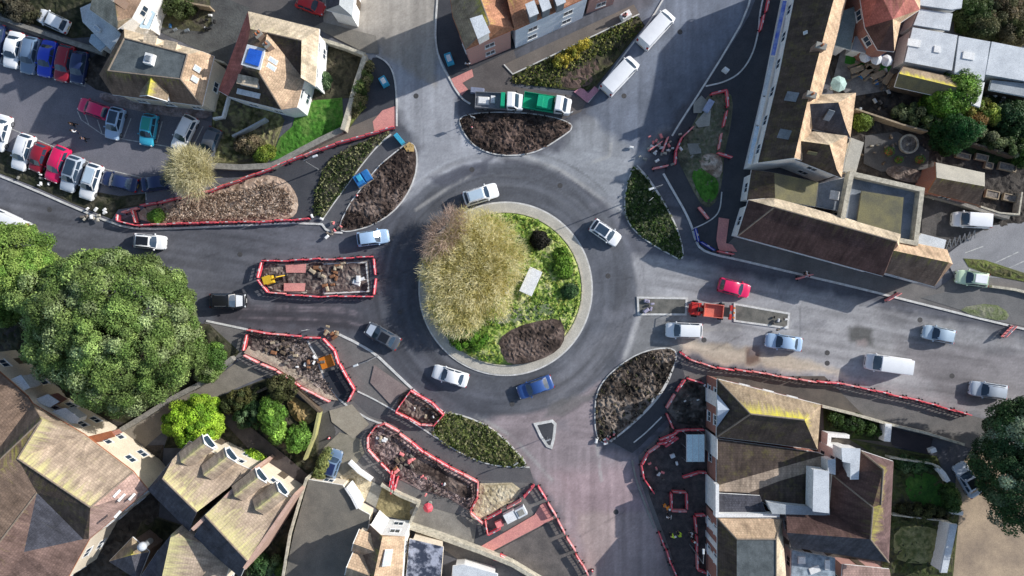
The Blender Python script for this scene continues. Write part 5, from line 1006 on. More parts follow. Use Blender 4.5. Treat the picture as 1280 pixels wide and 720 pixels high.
wallrun('garden_wall', 'weathered wall between the south-west footpath and the dark bushes', 'wall', [(288, 508), (318, 492), (350, 477), (372, 490), (400, 516)], .3, 1.3, FN)
wallrun('garden_wall', 'old stone wall between the big tree and the footpath', 'wall', [(150, 538), (180, 520), (215, 498), (250, 480), (290, 448)], .6, 1.2, ST)
wallrun('garden_wall', 'pale wall between the eastern footpath and the dark garden strip', 'wall', [(1028, 508), (1068, 518), (1110, 530), (1160, 542), (1206, 556)], .3, 1.3, PS)
wallrun('garden_wall', 'white end wall with a gate pillar in the dark garden strip', 'wall', [(1111, 530), (1109, 552)], .8, 1.5, MATS['white_render'])
wallrun('garden_wall', 'white wall corner at the back of the yellow roofed corner house', 'wall', [(1036, 560), (1037, 544), (1062, 546)], .45, 1.8, MATS['white_render'])
wallrun('garden_fence', 'grey fence above the round green lawn in the south-east', 'fence', [(1112, 572), (1166, 580), (1176, 586)], .2, 1.4, PS)
wallrun('garden_wall', 'short thick white wall beside the drive above the silver car', 'wall', [(1172, 584), (1180, 592), (1186, 602)], .5, 1.2, MATS['white_render'])
wallrun('garden_fence', 'thin fence between the two lawns in the south-east', 'fence', [(1116, 644), (1150, 648), (1186, 652)], .15, 1.4, PS)
wallrun('garden_wall', 'stubby white wall between the lawns and the sandy drive', 'wall', [(1190, 640), (1204, 642)], .5, 1.0, MATS['white_render'])
wallrun('garden_fence', 'long fence along the gardens behind the terrace wings', 'fence', [(1070, 136), (1100, 146), (1130, 156), (1160, 164)], .2, 1.6, PW)
wallrun('garden_fence', 'brown fence beside the barn yard below the tall hedge', 'fence', [(1205, 176), (1240, 186), (1270, 196)], .25, 1.6, FN)
wallrun('garden_fence', 'pale fence along the bottom of the allotment beds beside the barn', 'fence', [(1226, 258), (1250, 266), (1274, 268), (1278, 240)], .2, 1.3, PS)
wallrun('garden_wall', 'stone wall along the bottom of the barn yard', 'wall', [(1160, 243), (1195, 252), (1225, 262), (1262, 272)], .4, 1.2, ST)
wallrun('garden_wall', 'pale kerb wall right of the pale green car on the east drive', 'wall', [(1240, 358), (1270, 362), (1300, 370)], .3, .7, PS)
# allotment beds and pallets by the barn
for i, (x, y, w, h, l) in enumerate(((1200, 196, 18, 7, 'upper left'), (1223, 198, 16, 8, 'upper middle'), (1232, 208, 10, 8, 'small round'), (1255, 210, 22, 9, 'upper right'), (1236, 244, 17, 10, 'lower left'), (1258, 248, 17, 9, 'lower right'))):
    p = P(x, y); t = thing('raised_bed', l + ' timber raised bed in the allotment right of the barn', 'raised bed', (p.x, p.y, .28), -.22); a = w * .05; b = h * .05
    mb = MB(); [mb.box(*q_, 0, .45) for q_ in ((-a, a, -b, -b + .12), (-a, a, b - .12, b), (-a, -a + .12, -b + .121, b - .121), (a - .12, a, -b + .121, b - .121))]; mb.build('boards', PW, t)
    mb = MB(); mb.box(-a + .13, a - .13, -b + .13, b - .13, 0, .36); mb.build('soil', MATS['rubbish'], t)
# scaffold planks by the pallet yard
p = P(1196, 300); t = thing('pallet_rack', 'rack of dark metal frames leaning by the forecourt wall behind the white van', 'rack', (p.x, p.y, .2), .35)
for i in range(6):
    mb = MB(); x = -1.8 + i * .65; mb.tube((x, -.6, 0), (x + .3, .6, 1.0), .05); mb.tube((x + .3, .6, 1.0), (x + .5, -.5, .2), .05); mb.build('frame', MATS['steel'], t)
# ================================================================= VEHICLES
def paint(c, key): return mat('paint_' + key, c, rough=.28, c2=tuple(v * .92 for v in c), spec=.5, coat=.6, scale=.8, fine=.03)
PAINTS = dict(white=(.90, .91, .92), silver=(.52, .58, .66), steelblue=(.16, .24, .36), lightblue=(.40, .56, .76), blue=(.02, .06, .55), darkred=(.30, .015, .03), crimson=(.80, .015, .12),
              navy=(.02, .035, .11), teal=(.02, .35, .30), black=(.015, .016, .02), grey=(.10, .11, .13), royal=(.04, .10, .30), cyan=(.05, .42, .60), lime=(.62, .78, .55), paleblue=(.50, .62, .72), red=(.55, .02, .02))
def loft(mb, secs, cap=True):
    n = len(secs[0]); vs = [p for s in secs for p in s]; fs = []
    for k in range(len(secs) - 1):
        for i in range(n - 1): fs.append((k * n + i, k * n + i + 1, (k + 1) * n + i + 1, (k + 1) * n + i))
        fs.append((k * n + n - 1, k * n, (k + 1) * n, (k + 1) * n + n - 1))
    if cap: fs += [tuple(range(n))[::-1], tuple(range((len(secs) - 1) * n, len(secs) * n))]
    mb.add(vs, fs)
SPEC = { # L, W, H, belt, hood_h, nose, ws_base, ws_top, rw_top, rw_base   (x measured from the middle, forward +)
 'hatch':   (4.0, 1.78, 1.48, .92, .88, .70, .95, .30, -1.45, -1.85),
 'saloon':  (4.55, 1.82, 1.44, .92, .88, .68, 1.05, .35, -1.05, -1.65),
 'estate':  (4.6, 1.84, 1.50, .94, .90, .70, 1.05, .38, -1.75, -2.15),
 'suv':     (4.4, 1.88, 1.66, 1.05, 1.02, .80, .98, .42, -1.60, -2.00),
 'small':   (3.6, 1.66, 1.47, .92, .88, .72, .90, .35, -1.30, -1.65),
 'mpv':     (4.5, 1.88, 1.72, 1.04, .98, .76, 1.30, .62, -1.75, -2.12),
 'convert': (4.2, 1.80, 1.35, .90, .86, .68, .95, .40, .10, -.2),
 'van':     (5.4, 2.02, 2.15, 1.25, 1.15, .85, 2.02, 1.35, -2.55, -2.66),
 'smallvan':(4.5, 1.86, 1.85, 1.10, 1.02, .80, 1.38, .75, -2.05, -2.18),
}
CARM = {}
def car_meshes(kind):
    if kind in CARM: return CARM[kind]
    L, W, H, belt, hood, nose, wb, wt, rt, rb = SPEC[kind]; h = L / 2; w = W / 2; D = {}
    van = kind in ('van', 'smallvan')
    def sec(x, ww, top, bot=.22, sh=.10):
        return [(x, -ww, bot + .08), (x, -ww, top - sh), (x, -ww + .05, top - .035), (x, -ww + .16, top), (x, 0, top + .02), (x, ww - .16, top), (x, ww - .05, top - .035), (x, ww, top - sh), (x, ww, bot + .08), (x, ww - .1, bot), (x, -ww + .1, bot)]
    mb = MB(); tail = belt if not kind in ('saloon', 'convert') else belt - .02
    loft(mb, [sec(h, w * .70, nose - .10, .30, .06), sec(h - .05, w * .80, nose, .26), sec(h - .22, w * .92, nose + (hood - nose) * .5), sec(h - .6, w * .99, hood - .04), sec(wb + .02, w, hood), sec(wb - .1, w, belt),
              sec(0, w, belt), sec(rb - .02, w, belt), sec(-h + .35, w * .98, tail), sec(-h + .12, w * .93, tail - .03), sec(-h + .02, w * .86, tail - .12, .3), sec(-h, w * .80, tail - .2, .34)])
    # cabin
    rw = w - (.10 if van else .21); bw = w - .05
    if kind != 'convert':
        def c(x, ww, z): return [(x, -ww, z), (x, -ww + .12, z + .045), (x, 0, z + .065), (x, ww - .12, z + .045), (x, ww, z)]
        n = 5; s0 = [(wb, -bw + .05, belt - .03), (wb + .04, -bw + .3, belt - .02), (wb + .10, 0, belt - .02), (wb + .04, bw - .3, belt - .02), (wb, bw - .05, belt - .03)]
        s1 = [(x, y, z - .05) for x, y, z in c(wt, rw, H)]; s2 = [(x, y, z) for x, y, z in c((wt + rt) / 2, rw, H)]; s3 = [(x, y, z - .06) for x, y, z in c(rt, rw - .03, H)]
        s4 = [(rb, -bw + .08, belt - .04), (rb - .03, -bw + .3, belt - .03), (rb - .05, 0, belt - .03), (rb - .03, bw - .3, belt - .03), (rb, bw - .08, belt - .04)]
        secs = [s0, s1, s2, s3, s4]; vs = [p for s in secs for p in s]; fs = []
        for k in range(4):
            for i in range(4): fs.append((k * n + i, k * n + i + 1, (k + 1) * n + i + 1, (k + 1) * n + i))
        for side in (0, 4):     # sides down to the belt
            q = len(vs); y = -bw if side == 0 else bw; vs += [(wt, y, belt - .03), ((wt + rt) / 2, y, belt - .03), (rt, y, belt - .03)]
            fs += [(side, 5 + side, q), (5 + side, 10 + side, q + 1, q), (10 + side, 15 + side, q + 2, q + 1), (15 + side, 20 + side, q + 2)]
        mb.add(vs, fs)
    D['body'] = mb.mesh('body', smooth=False, bevel=0)
    bm = bmesh.new(); bm.from_mesh(D['body']); bmesh.ops.recalc_face_normals(bm, faces=bm.faces); bm.to_mesh(D['body']); bm.free()
    for p in D['body'].polygons: p.use_smooth = True
    D['body'].set_sharp_from_angle(angle=.7)
    g = MB(); e = .018
    def L2(a, b, t): return tuple(a[i] + (b[i] - a[i]) * t for i in range(3))
    if kind != 'convert':
        a0 = (wb, -bw + .12, belt); a1 = (wb, bw - .12, belt); m0 = (wb + .09, 0, belt + .0); t0 = (wt, -rw + .06, H - .05); t1 = (wt, rw - .06, H - .05); tm = (wt, 0, H + .005)
        up = Vector((.8, 0, .9)).normalized() * .022
        def q(pts, off): g2 = [tuple(Vector(p) + off) for p in pts]; return g2
        ws = MB(); ws.add(q([L2(a0, t0, .06), L2(m0, tm, .06), L2(a1, t1, .06), L2(a1, t1, .93), L2(tm, m0, .07), L2(a0, t0, .93)], up), [(0, 1, 4, 5), (1, 2, 3, 4)]); D['windscreen'] = ws.mesh('windscreen')
        if not van:
            b0 = (rb, -bw + .16, belt - .02); b1 = (rb, bw - .16, belt - .02); bm_ = (rb - .05, 0, belt - .02); r0 = (rt, -rw + .1, H - .06); r1 = (rt, rw - .1, H - .06); rm = (rt, 0, H)
            o = Vector((-.8, 0, .7)).normalized() * .022; rwm = MB(); rwm.add(q([L2(b0, r0, .12), L2(bm_, rm, .12), L2(b1, r1, .12), L2(b1, r1, .9), L2(rm, bm_, .1), L2(b0, r0, .9)], o), [(0, 5, 4, 1), (1, 4, 3, 2)]); D['rear_window'] = rwm.mesh('rear_window')
        for sd, nm in ((-1, 'side_window'), (1, 'side_window')):
            sm_ = MB(); xm = (wt + rt) / 2; o = Vector((0, sd, .3)).normalized() * .02
            def Y(t): return sd * (bw + (rw - bw) * t)
            z0 = belt + .02; z1 = H - .10; t0_ = .06; t1_ = .88
            xf = wb - .12; 
            for (xa, xb, xc, xd) in (((xf, xm + .05, xm + .05, wt - .05),) if van else ((xf, xm + .06, xm + .06, wt - .05), (xm - .04, rb + .35 if kind != 'estate' else rb + .3, rt + .12, xm - .04))):
                if van: xb = xc = wt - 1.0
                sm_.add(q([(xa, Y(t0_), z0), (xb, Y(t0_), z0), (xc, Y(t1_), z1), (xd, Y(t1_), z1)], o), [(0, 1, 2, 3)])
            D[nm + ('L' if sd < 0 else 'R')] = sm_.mesh('side_window')
    else:
        ws = MB(); ws.add([(wb, -bw + .1, belt), (wb, bw - .1, belt), (wt, rw, H - .05), (wt, -rw, H - .05)], [(0, 1, 2, 3)]); D['windscreen'] = ws.mesh('windscreen')
        ck = MB(); ck.box(-1.3, wb - .15, -bw + .16, bw - .16, belt - .05, belt + .035); D['cockpit'] = ck.mesh('cockpit')
        st = MB(); [st.box(-.35, .05, y - .22, y + .22, belt, belt + .28, .05) for y in (-.38, .38)]; D['seats'] = st.mesh('seats', bevel=.03)
    if kind in ('suv', 'estate'):
        rr = MB(); [rr.tube((wt - .3, y, H + .05), (rt + .3, y, H + .05), .022) for y in (-rw + .08, rw - .08)]; D['roof_rails'] = rr.mesh('roof_rails')
    for sd in (-1, 1):
        hl = MB(); x = h - .16; hl.add([(x + .14, sd * w * .72, nose - .12), (x + .16, sd * w * .72, nose + .01), (x - .16, sd * w * .86, nose + .08), (x - .10, sd * (w * .94 + .01), nose - .10)], [(0, 1, 2, 3)]); 
        hl2 = MB(); hl2.box(x - .06, x + .14, *sorted((sd * w * .62, sd * w * .86)), nose - .12, nose + .03, .02); D['headlight%d' % sd] = hl2.mesh('headlight', bevel=.015)
        tl = MB(); tl.box(-h - .015, -h + .2, *sorted((sd * w * .66, sd * w * .93)), belt - .33 if not van else 1.0, belt - .10 if not van else 1.5, .01); D['tail_light%d' % sd] = tl.mesh('tail_light', bevel=.015)
        mi = MB(); mi.box(wb - .32, wb - .14, *sorted((sd * (w - .04), sd * (w + .17))), belt, belt + .14, .03); D['wing_mirror%d' % sd] = mi.mesh('wing_mirror', bevel=.02)
    r = .33 if L > 4.1 else .30; r = .36 if van or kind == 'suv' else r; ax = L * .31
    ty = MB(); ty.T = Matrix.Rotation(math.pi / 2, 4, 'X'); ty.lathe([(r * .7, -.10), (r * .97, -.11), (r, -.07), (r, .07), (r * .97, .11), (r * .7, .10)], n=20); D['tyre'] = ty.mesh('tyre', True)
    ri = MB(); ri.T = Matrix.Rotation(math.pi / 2, 4, 'X'); ri.lathe([(r * .68, -.105), (r * .3, -.08), (.04, -.12)], n=14); ri.lathe([(.04, .12), (r * .3, .08), (r * .68, .105)], n=14); D['rim'] = ri.mesh('rim')
    pl = MB(); pl.box(h - .02, h + .012, -.26, .26, .42, .53); D['platef'] = pl.mesh('number_plate')
    pl = MB(); pl.box(-h - .012, -h + .02, -.26, .26, .5, .61); D['plater'] = pl.mesh('number_plate')
    gr = MB(); gr.box(h - .08, h + .006, -w * .5, w * .5, nose - .36, nose - .18, .0, .04); D['grille'] = gr.mesh('grille')
    D['_'] = (r, ax, w, L); CARM[kind] = D; return D
def slot(o, m):
    if len(o.data.materials) == 0: o.data.materials.append(m)
    o.material_slots[0].link = 'OBJECT'; o.material_slots[0].material = m; return o
def add_wheels(t, D, pos, ym):
    for x in pos:
        for s in (-1, 1):
            wh = link('wheel', D['tyre'], MATS['tyre'], t, True); wh.name = 'wheel'; wh.location = (x, s * ym, D['_'][0])
            rm = bpy.data.objects.new('rim', D['rim']); COL.objects.link(rm); rm.parent = wh
            if len(D['rim'].materials) == 0: D['rim'].materials.append(MATS['rim'])
def car(name, label, cat, px, py, deg, kind, color, roof=None, group=None, scale=1.0, z=0, bonnet=None):
    """deg: heading, anticlockwise from the right-hand side of the photograph"""
    p = P(px, py, .75) ; D = car_meshes(kind)
    t = thing(name, label, cat, (p.x, p.y, z), math.radians(deg), group); t.scale = (scale,) * 3
    pm = paint(PAINTS[color], color)
    for k, me in D.items():
        if k == '_' or k in ('tyre', 'rim'): continue
        nm = {'platef': 'number_plate', 'plater': 'number_plate'}.get(k, k.rstrip('LR-10').rstrip('-')) if k not in ('rear_window',) else k
        if k.startswith('side_window'): nm = 'side_window'
        if k.startswith('headlight'): nm = 'headlight'
        if k.startswith('tail_light'): nm = 'tail_light'
        if k.startswith('wing_mirror'): nm = 'wing_mirror'
        m = {'body': pm, 'wing_mirror': pm, 'headlight': MATS['lamp_white'], 'tail_light': MATS['lamp_red'], 'grille': MATS['black'], 'roof_rails': MATS['steel'], 'cockpit': MATS['black'], 'seats': MATS['darkcloth']}.get(nm, MATS['glass'])
        if k == 'platef': m = MATS['white_paint']
        if k == 'plater': m = MATS['plate_y']
        o = bpy.data.objects.new(nm, me); COL.objects.link(o); o.parent = t; slot(o, m)
    r, ax, w, L = D['_']; add_wheels(t, D, (ax, -ax), w - .10)
    if bonnet:  # pale panel over the hood: a reflection painted as colour
        S = SPEC[kind]; mb = MB(); x0 = S[6] + .12; x1 = S[0] / 2 - .30; mb.add([(x0, -w + .2, S[4] + .03), (x0, w - .2, S[4] + .03), (x1, w - .32, S[4] - .03), (x1, -w + .32, S[4] - .03), (x0, 0, S[4] + .05), (x1, 0, S[4] - .01)], [(0, 4, 5, 3), (4, 1, 2, 5)]); mb.build('bonnet', paint(PAINTS[bonnet], bonnet), t)
    if roof:
        S = SPEC[kind]; mb = MB(); mb.box(S[8] + .12, S[7] - .12, -w + .36, w - .36, S[2] + .02, S[2] + .075, .03); o = mb.build('sunroof', MATS['glass'] if roof == 'glass' else paint(PAINTS[roof], roof), t, bevel=.015)
    return t

def truck(name, label, px, py, deg, bedcolor, loaded, head='green_paint'):
    p = P(px, py, 1.2); t = thing(name, label, 'truck', (p.x, p.y, 0), math.radians(deg)); W = .98
    white = paint(PAINTS['white'], 'white')
    mb = MB(); mb.box(-2.9, 2.7, -.42, .42, .5, .72); mb.build('chassis', MATS['black'], t)
    mb = MB(); loft(mb, [[(x, -w, z0), (x, -w, z1 - .1), (x, -w + .12, z1), (x, w - .12, z1), (x, w, z1 - .1), (x, w, z0)] for x, w, z0, z1 in ((2.95, .85, .5, 1.15), (2.85, .95, .4, 1.3), (2.35, W, .4, 1.42), (1.9, .93, .4, 2.2), (1.6, .93, .4, 2.28), (1.0, .93, .4, 2.26), (.95, .9, .5, 2.15))])
    cab = mb.build('cab', white, t, bevel=.03)
    mb = MB(); mb.add([(2.38, -.82, 1.46), (2.38, .82, 1.46), (1.95, .76, 2.16), (1.95, -.76, 2.16)], [(0, 1, 2, 3)]); mb.T = Matrix.Translation((.03, 0, .03)); o = mb.build('windscreen', MATS['glass'], t); o.location = (.03, 0, .03)
    for s in (-1, 1):
        mb = MB(); y = s * (.945); mb.add([(2.2, s * .985, 1.4), (1.15, s * .965, 1.4), (1.15, y, 2.05), (1.9, y, 2.05)], [(0, 1, 2, 3)]); mb.build('side_window', MATS['glass'], t)
        mb = MB(); mb.box(2.0, 2.15, *sorted((s * 1.0, s * 1.22)), 1.4, 1.75); mb.build('wing_mirror', MATS['black'], t, bevel=.02)
        mb = MB(); mb.box(2.85, 2.99, *sorted((s * .5, s * .82)), .72, .92); mb.build('headlight', MATS['lamp_white'], t, bevel=.02)
        mb = MB(); mb.box(-3.0, -2.93, *sorted((s * .6, s * .85)), .6, .75); mb.build('tail_light', MATS['lamp_red'], t)
    bc = MATS[bedcolor]
    mb = MB(); mb.box(-2.95, .85, -W, W, .74, .86)
    for a in ((-2.95, .85, -W, -W + .05), (-2.95, .85, W - .05, W), (-2.95, -2.9, -W + .06, W - .06), (.8, .85, -W + .06, W - .06)): mb.box(*a, .87, 1.35)
    for x in (-2.95, -1.7, -.45, .82): [mb.box(x, x + .06, s * (W + .03) - .03, s * (W + .03) + .03, .74, 1.38) for s in (-1, 1)]
    mb.build('tipper_bed', bc, t)
    if loaded:
        mb = MB(); mb.box(-1.3, .7, -W + .1, W - .1, .9, 1.75, .12); mb.box(-1.25, -.5, -.7, .7, 1.76, 1.84); mb.build('green_canopy', MATS['green_paint'], t, bevel=.04)
    else:
        mb = MB(); mb.box(.15, .76, -W + .1, W - .1, .9, 2.1, .05); mb.build('headboard', MATS[head], t, bevel=.03)
        mb = MB(); mb.box(-2.7, -1.2, -.55, .5, .88, 1.15, .15); mb.box(-1.1, -.5, -.3, .7, .88, 1.05, .05); mb.build('load', MATS['white_paint'], t, bevel=.03)
    D = car_meshes('van'); add_wheels(t, D, (2.05, -1.7), .86)
    return t

# the car park, top row
G1 = 'cars parked in the car park'
car('parked_car', 'white saloon left of the grey-blue estate in the upper row of the car park', 'car', 16, 62, -102, 'saloon', 'white', group=G1)
car('parked_car', 'grey-blue estate between the white saloon and the bright blue car in the car park', 'car', 37, 69, -101, 'estate', 'steelblue', group=G1)
car('parked_car', 'bright blue saloon in the middle of the upper row of the car park', 'car', 58, 73, -101, 'saloon', 'blue', group=G1)
car('parked_car', 'dark red hatchback beside the bright blue car in the upper row of the car park', 'car', 80, 79, -103, 'estate', 'darkred', group=G1)
car('parked_car', 'dark blue hatchback at the right end of the upper row of the car park', 'car', 98, 84, -100, 'hatch', 'navy', group=G1)
car('parked_car', 'dark blue car cut by the left photo edge in the upper car park row', 'car', -6, 50, -101, 'hatch', 'navy', group=G1)
# middle row
car('parked_car', 'bright red saloon parked crosswise at the corner below the flat grey roof', 'car', 117, 136, 160, 'hatch', 'crimson', group=G1)
car('parked_car', 'light blue hatchback next to the crosswise red car', 'car', 143, 154, -104, 'hatch', 'lightblue', 'glass', group=G1)
car('parked_car', 'teal hatchback with a cyan bonnet in the shaded middle row of the car park', 'car', 185, 162, -100, 'hatch', 'cyan', 'teal', group=G1)
car('parked_car', 'white estate with a dark windscreen in the shaded middle row of the car park', 'car', 230, 166, -116, 'estate', 'white', group=G1)
car('parked_car', 'dark grey car at the right end of the middle row beside the pale bare tree', 'car', 262, 179, -112, 'hatch', 'grey', group=G1)
# lower row
car('parked_car', 'white car cut by the left photo edge in the lower car park row', 'car', 0, 166, -106, 'saloon', 'white', group=G1)
car('parked_car', 'white estate left of the small dark red hatchback in the lower car park row', 'car', 28, 190, -108, 'estate', 'white', group=G1)
car('parked_car', 'small dark red hatchback beside the white estate in the lower row of the car park', 'car', 48, 197, -110, 'small', 'darkred', group=G1)
car('parked_car', 'crimson estate in the middle of the lower row of the car park', 'car', 71, 205, -112, 'estate', 'crimson', group=G1)
car('parked_car', 'silver-blue estate beside the crimson one in the lower row of the car park', 'car', 89, 217, -108, 'estate', 'silver', 'glass', group=G1)
car('parked_car', 'white hatchback with a blue-tinted roof at the right of the lower row of upright cars', 'car', 113, 227, -108, 'estate', 'white', 'paleblue', group=G1)
car('parked_car', 'dark blue saloon parked lengthwise, right of the upright cars in the lower car park row', 'car', 149, 227, 166, 'saloon', 'navy', group=G1)
car('parked_car', 'dark blue car parked lengthwise with its tail under the pale bare tree', 'car', 199, 228, 8, 'saloon', 'navy', group=G1)
# driving round
G2 = 'vehicles driving round the junction'
car('white_van', 'white van driving off the left edge of the photo on the western road', 'van', 10, 277, 155, 'van', 'white', group=G2)
car('car', 'white car with a dark roof half under the big tree on the western road', 'car', 187, 302, -5, 'hatch', 'white', 'black', group=G2)
car('car', 'white four-by-four at the top left of the round central island', 'car', 601, 243, 17, 'suv', 'white', 'paleblue', group=G2)
car('car', 'light blue hatchback entering the roundabout from the west', 'car', 466, 297, 8, 'hatch', 'lightblue', group=G2)
car('car', 'white car with a dark glass roof right of the central island', 'car', 757, 291, -34, 'hatch', 'white', 'glass', group=G2)
car('car', 'dark car with a reflection painted on its bonnet at the lower left of the roundabout', 'car', 478, 420, 151, 'saloon', 'grey', 'black', group=G2, bonnet='silver')
car('car', 'white saloon below the left of the central island', 'car', 563, 470, 163, 'saloon', 'white', group=G2)
car('car', 'dark blue saloon below the central island', 'car', 669, 484, 200, 'saloon', 'royal', group=G2)
car('car', 'crimson hatchback above the red dumper on the eastern arm', 'car', 918, 360, -14, 'hatch', 'crimson', group=G2)
car('car', 'tall white car below the red dumper and the kerbed refuge on the eastern arm', 'car', 855, 413, 178, 'mpv', 'white', group=G2)
car('car', 'silver-blue saloon beside the right end of the refuge on the eastern arm', 'car', 980, 428, 172, 'saloon', 'lightblue', group=G2)
car('white_van', 'long white van on the eastern arm beside the run of red barriers', 'van', 1109, 455, 172, 'van', 'white', group=G2)
car('car', 'pale blue and white hatchback alone in the sun on the eastern arm', 'car', 1174, 418, 168, 'hatch', 'paleblue', group=G2)
car('car', 'silver car coming out from under the large dark tree at the right edge', 'car', 1236, 488, 172, 'estate', 'silver', group=G2)
car('white_van', 'long white van stopped nearest the top on the northern arm', 'van', 820, 37, 48, 'van', 'white', group=G2)
car('white_van', 'long white van waiting second from the top, beside the planted bed on the northern arm', 'van', 775, 95, 47, 'van', 'white', group=G2)
# yards
car('parked_car', 'pale green and white car parked beside the end of the long maroon roof', 'car', 1216, 348, 172, 'hatch', 'lime', 'white')
car('parked_van', 'white van parked in the yard behind the square parapet building', 'van', 1213, 275, 176, 'smallvan', 'white')
car('parked_car', 'silver car with a dark roof on the sandy drive beside the large dark tree', 'car', 1210, 600, 120, 'saloon', 'silver', 'black')
car('parked_car', 'small blue car parked on the short drive above the flat brown roof', 'car', 416, 580, 72, 'small', 'steelblue', 'navy')
car('parked_car', 'dark car in deep shade at the bottom edge of the photo', 'car', 411, 718, 0, 'hatch', 'black')
car('parked_car', 'small red car half hidden on the lane at the top edge of the photo', 'car', 388, 6, -20, 'small', 'red')
car('parked_car', 'white car parked in the shaded front garden at the top left', 'car', 66, 26, 155, 'hatch', 'white')
truck('tipper_truck', 'white cabbed tipper truck with an open bed, left of two above the northern island', 624, 126, -3, 'steel', False)
truck('tipper_truck', 'white cabbed tipper truck with a green covered bed, right of two above the northern island', 684, 129, -9, 'green_paint', True)
car('car', 'black car with a reflection painted on its bonnet coming from under the huge round tree', 'car', 285, 376, 0, 'suv', 'black', group=G2, bonnet='white')

# ================================================================= ROADWORK THINGS
def bar_meshes():
    r = MB()
    r.box(-.93, .93, -.06, .06, .91, 1.0, .01); r.box(-.99, .99, -.05, .05, .30, .38)
    for x in (-.99, -.52, -.05, .42, .92): r.box(x, x + .07, -.045, .045, .1, .91)
    r.box(-.95, .95, -.09, .09, .04, .13)
    w = MB(); w.box(-.93, .93, -.064, .064, .64, .86)
    w.box(-.16, .16, -.045, .045, 1.001, 1.012)
    rr = MB(); 
    for x in (-.93, -.31, .31): rr.box(x, x + .30, -.068, .068, .642, .858)
    f = MB(); f.box(-.08, .08, -.32, .32, 0, .11, .02)
    return r.mesh('panel'), w.mesh('reflective_strip'), rr.mesh('red_stripes'), f.mesh('foot')
BM = bar_meshes()
BM[1].materials.append(MATS['bar_white']); BM[2].materials.append(MATS['bar_red']); BM[3].materials.append(MATS['tyre'])
BM[0].materials.append(MATS['bar_red'])
def barrier(x, y, ang, label, group, color='bar_red', tilt=0):
    t = thing('plastic_barrier', label, 'barrier', (x, y, .1), ang, group)
    t.rotation_euler[0] = tilt
    o = bpy.data.objects.new('panel', BM[0]); COL.objects.link(o); o.parent = t; slot(o, MATS[color])
    s = bpy.data.objects.new('reflective_strip', BM[1]); COL.objects.link(s); s.parent = t
    for x_ in (-.8, .8):
        f = bpy.data.objects.new('foot', BM[3]); COL.objects.link(f); f.parent = t; f.location = (x_, 0, 0)
    return t
def run(pts, label, group, color='bar_red', closed=False, tilt=0):
    q = [P(x, y, .6).xy for x, y in pts]
    if closed: q.append(q[0])
    k = 0
    for a, b in zip(q[:-1], q[1:]):
        d = b - a; L = d.length; n = max(1, round(L / 2.02)); ang = math.atan2(d.y, d.x)
        for i in range(n):
            kolor = color if color == 'bar_blue' or random.random() < .55 else random.choice(('bar_faded', 'bar_pink', 'bar_red'))
            c = a + d * ((i + .5) / n); jit = Vector((-d.y, d.x)).normalized() * random.uniform(-.07, .07)
            t = barrier(c.x + jit.x, c.y + jit.y, ang + random.uniform(-.06, .06), label, group, kolor, tilt and random.uniform(-tilt, tilt)); t.scale[0] = min(1.02, L / n / 2.02)
            k += 1
    return k
